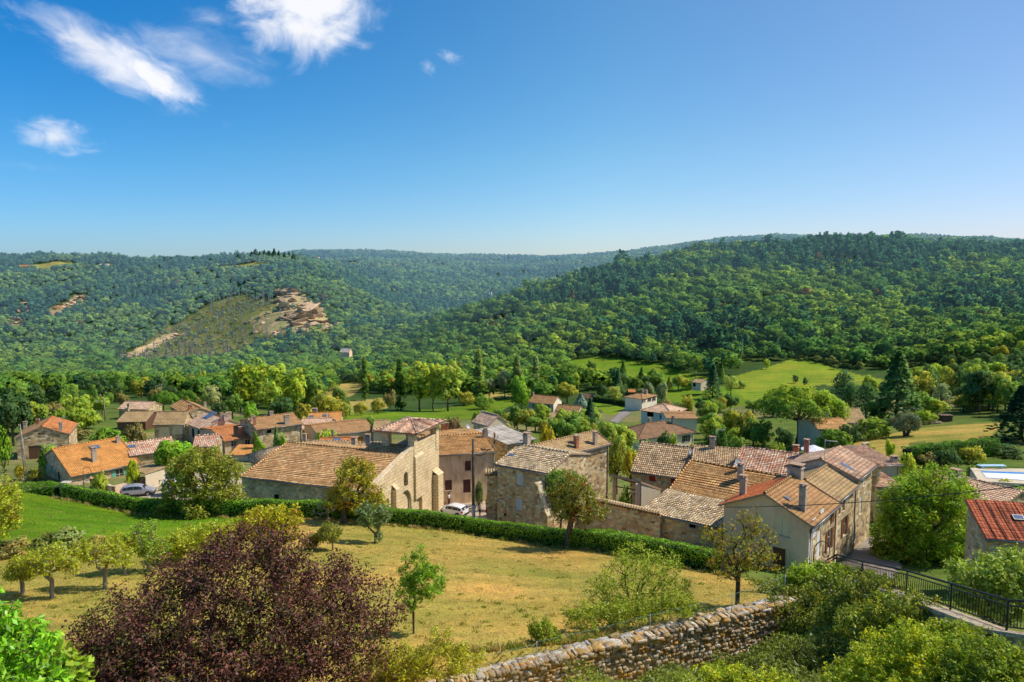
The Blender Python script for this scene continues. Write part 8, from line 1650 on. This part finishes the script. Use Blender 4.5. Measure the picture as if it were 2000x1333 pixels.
# planter tub on the square, crates by the house
tb_ = hit(208, 962, 70, 110); m_ = MB(); m_.lathe((0, 0, 0), [(.0, 0), (.28, 0), (.36, .3), (.34, .7), (.38, .75), (.3, .72)], 14); o = m_.build('planter_tub', SH['wood']); o.location = (tb_.x, tb_.y, g1(tb_.x, tb_.y)+.05); tag(o, 'dark wooden tub beside the low garden wall', 'planter')
bt_ = P(917, 975, 89); bt_.z = g1(bt_.x, bt_.y)+.05; root = empty('stone_bench', bt_, 'dark stone bench against the stained village house', 'bench', None, ph.ang); m_ = MB(); m_.box(-1.0, 1.0, -.3, .3, .42, .55); m_.build('seat', CH_GREY, root)
for sx_ in (-.7, .7): m_ = MB(); m_.box(sx_-.15, sx_+.15, -.25, .25, 0, .42); m_.build('leg', CH_GREY, root)
# ------------------------------------------------------------------ grass on meadow and lawn
rng = np.random.default_rng(17); n = 60000
Yr = np.exp(rng.uniform(math.log(26), math.log(70), n)); Ur = rng.uniform(-60, 1560, n); X = (Ur-CX)/F*dyf(Yr)**-1*Yr
mk = inpoly(X, Yr, NOTREE['mead']); lk = inpoly(X, Yr, NOTREE['lawn']); k = mk | lk; X, Yr, mk, lk = X[k], Yr[k], mk[k], lk[k]; Z = gz(X, Yr); n = len(X)
pat = np.clip(.5+.3*wobble(X*9, Yr*14)/2, 0, 1); hgt = rng.uniform(.02, .035, n)*(1+(Yr-26)/60); a = rng.uniform(0, 6.28, n); wdt = hgt*.9
dx, dy = np.cos(a)*wdt, np.sin(a)*wdt; tlx, tly = rng.normal(0, 1.6, n)*hgt, rng.normal(0, 1.6, n)*hgt
q = np.stack([np.stack([X-dx, Yr-dy, Z-.01], 1), np.stack([X+dx, Yr+dy, Z-.01], 1), np.stack([X+dx*.5+tlx, Yr+dy*.5+tly, Z+hgt], 1), np.stack([X-dx*.5+tlx, Yr-dy*.5+tly, Z+hgt], 1)], 1)
c = np.where((lk & ~mk)[:, None], np.array((.18, .30, .015)), np.array((.52, .37, .11))*(1-pat[:, None]*.7)+np.array((.30, .32, .05))*pat[:, None]*.7)*np.clip(1+rng.normal(0, .10, n), .6, 1.4)[:, None]
# taller tufts and weeds: scattered, along the hedge foot and behind the wall
nc = 900; sel = rng.integers(0, n, nc); cx_, cy_ = X[sel], Yr[sel]; hp_ = np.array([(p[0], p[1]) for p in hp2]); hk = rng.integers(0, len(hp_), 420); tt_ = rng.uniform(0, 19, 260)
cx_ = np.concatenate([cx_, hp_[hk, 0]+rng.normal(0, .5, 420), W0[0]+WD[0]*tt_+WN[0]*rng.uniform(.4, 1.4, 260)]); cy_ = np.concatenate([cy_, hp_[hk, 1]-rng.uniform(.9, 1.5, 420), W0[1]+WD[1]*tt_+WN[1]*rng.uniform(.4, 1.4, 260)])
kb = 22; X2 = np.repeat(cx_, kb)+rng.normal(0, .12, len(cx_)*kb); Y2 = np.repeat(cy_, kb)+rng.normal(0, .12, len(cx_)*kb); n2 = len(X2); hh2 = np.repeat(rng.uniform(.06, .26, len(cx_))*np.concatenate([np.ones(nc)*.55, np.ones(420)*1.2, np.ones(260)*1.3]), kb)*rng.uniform(.5, 1.2, n2)
a2 = rng.uniform(0, 6.28, n2); w2_ = .02+hh2*.10; dx2, dy2 = np.cos(a2)*w2_, np.sin(a2)*w2_; lx, ly = rng.normal(0, .45, n2)*hh2, rng.normal(0, .45, n2)*hh2; Z2 = gz(X2, Y2)
q2 = np.stack([np.stack([X2-dx2, Y2-dy2, Z2-.01], 1), np.stack([X2+dx2, Y2+dy2, Z2-.01], 1), np.stack([X2+dx2*.3+lx, Y2+dy2*.3+ly, Z2+hh2], 1), np.stack([X2-dx2*.3+lx, Y2-dy2*.3+ly, Z2+hh2], 1)], 1)
cc2 = np.repeat(np.where(rng.uniform(0, 1, len(cx_))[:, None] < .5, np.array((.30, .34, .05)), np.array((.56, .43, .16))), kb, axis=0)*np.clip(1+rng.normal(0, .18, n2), .5, 1.5)[:, None]
q = np.concatenate([q, q2]); c = np.concatenate([c, cc2])
o = link(bpy.data.objects.new('meadow_grass', quadmesh('meadow_grass', q, c, LEAF))); tag(o, 'short dry grass of the meadow and green grass of the lawn', 'grass', kind='stuff')

# rambling undergrowth that covers the bank between the stone wall and the railing
rng = np.random.default_rng(23); n = 120000
X = rng.uniform(2, 19, n); Yr = rng.uniform(14, 39.5, n); s_ = (X-W0[0])*WN[0]+(Yr-W0[1])*WN[1]; t_ = (X-W0[0])*WD[0]+(Yr-W0[1])*WD[1]
xr = np.interp(Yr, [17.5, 21.5, 25, 28.7, 34, 39], [15.2, 15.7, 16.1, 16.6, 17.4, 18.5]); k = (X < xr) & ((s_ < -1.2-np.clip((14-t_)*.12, 0, 2)) | (t_ > 21)) & (t_ > 3+rng.uniform(0, 3, n)); X, Yr = X[k], Yr[k]; n = len(X)
hump = np.clip(.75+.55*np.sin(X*1.1+Yr*.7)+.45*np.sin(X*.6-Yr*1.3+1)+.3*np.sin(X*2.3+Yr*2.1), .1, 2.0)*np.clip((Yr-13)/8, .3, 1); hz_ = hump*rng.uniform(.3, 1, n)**.5; Z = gz(X, Yr)+hz_
pos = np.stack([X, Yr, Z], 1); nr = np.stack([rng.normal(0, .4, n), rng.normal(-.2, .4, n), np.ones(n)], 1); nr /= np.linalg.norm(nr, axis=1)[:, None]
q = leaf_quads(rng, pos, nr, .062+.0012*(Yr-14), .5, .6); pt = np.clip(.5+.5*np.sin(X*.9+2)*np.cos(Yr*.6), 0, 1)[:, None]
c = (np.array((.19, .24, .035))*(1-pt)+np.array((.32, .38, .04))*pt)*np.clip(1+rng.normal(0, .25, n), .4, 1.8)[:, None]
o = link(bpy.data.objects.new('undergrowth', quadmesh('undergrowth', q, c, LEAF))); tag(o, 'rambling leafy undergrowth covering the bank below the railing', 'undergrowth', kind='stuff')
# bare rock on the hillside
rng = np.random.default_rng(29); V, F_, T_ = [], [], []
for nm, cnt, sz in (('r1', 60, (8, 26)), ('r2', 22, (4, 12)), ('r3', 24, (4, 10)), ('r4', 40, (6, 14)), ('r5', 30, (6, 14))):
    q = NOTREE[nm]; xs = [p[0] for p in q]; ys_ = [p[1] for p in q]; k = 0
    for _ in range(cnt*30):
        a, b = rng.uniform(min(xs), max(xs)), rng.uniform(min(ys_), max(ys_))
        if not inpoly(np.array([a]), np.array([b]), q)[0]: continue
        s_ = rng.uniform(*sz); stone_block(V, F_, T_, np.array([a, b, g1(a, b)-s_*.21]), np.array([math.cos(s_*9), math.sin(s_*9), .3]), np.array([-math.sin(s_*9), math.cos(s_*9), 0.]), np.array([.1, -.3, 1.]), np.array([s_*1.3, s_, s_*.55]), np.array((.60, .43, .27))*rng.uniform(.55, 1.25), rng); k += 1
        if k >= cnt: break
me = bpy.data.meshes.new('rock_outcrops'); me.from_pydata(V, [], F_); at = me.attributes.new('tint', 'FLOAT_COLOR', 'FACE'); c = np.ones((len(F_), 4), np.float32); c[:, :3] = np.array(T_); at.data.foreach_set('color', c.ravel()); m, nt = newmat('cliff_rock'); at = nt.new('ShaderNodeAttribute', attribute_name='tint').outputs['Color']; pw = wpos(nt); n_ = nt.noise(pw, .25, 6, .65); principled(nt, nt.mix(1.0, at, nt.ramp(n_, [(.3, .55), (.7, 1.3)]), 'MULTIPLY'), .95, .05, nt.bump(n_, .8, 1.0)); me.materials.append(m)
o = link(bpy.data.objects.new('rock_outcrops', me)); tag(o, 'bare pale rock outcrops on the left hillside', 'rock', kind='structure')
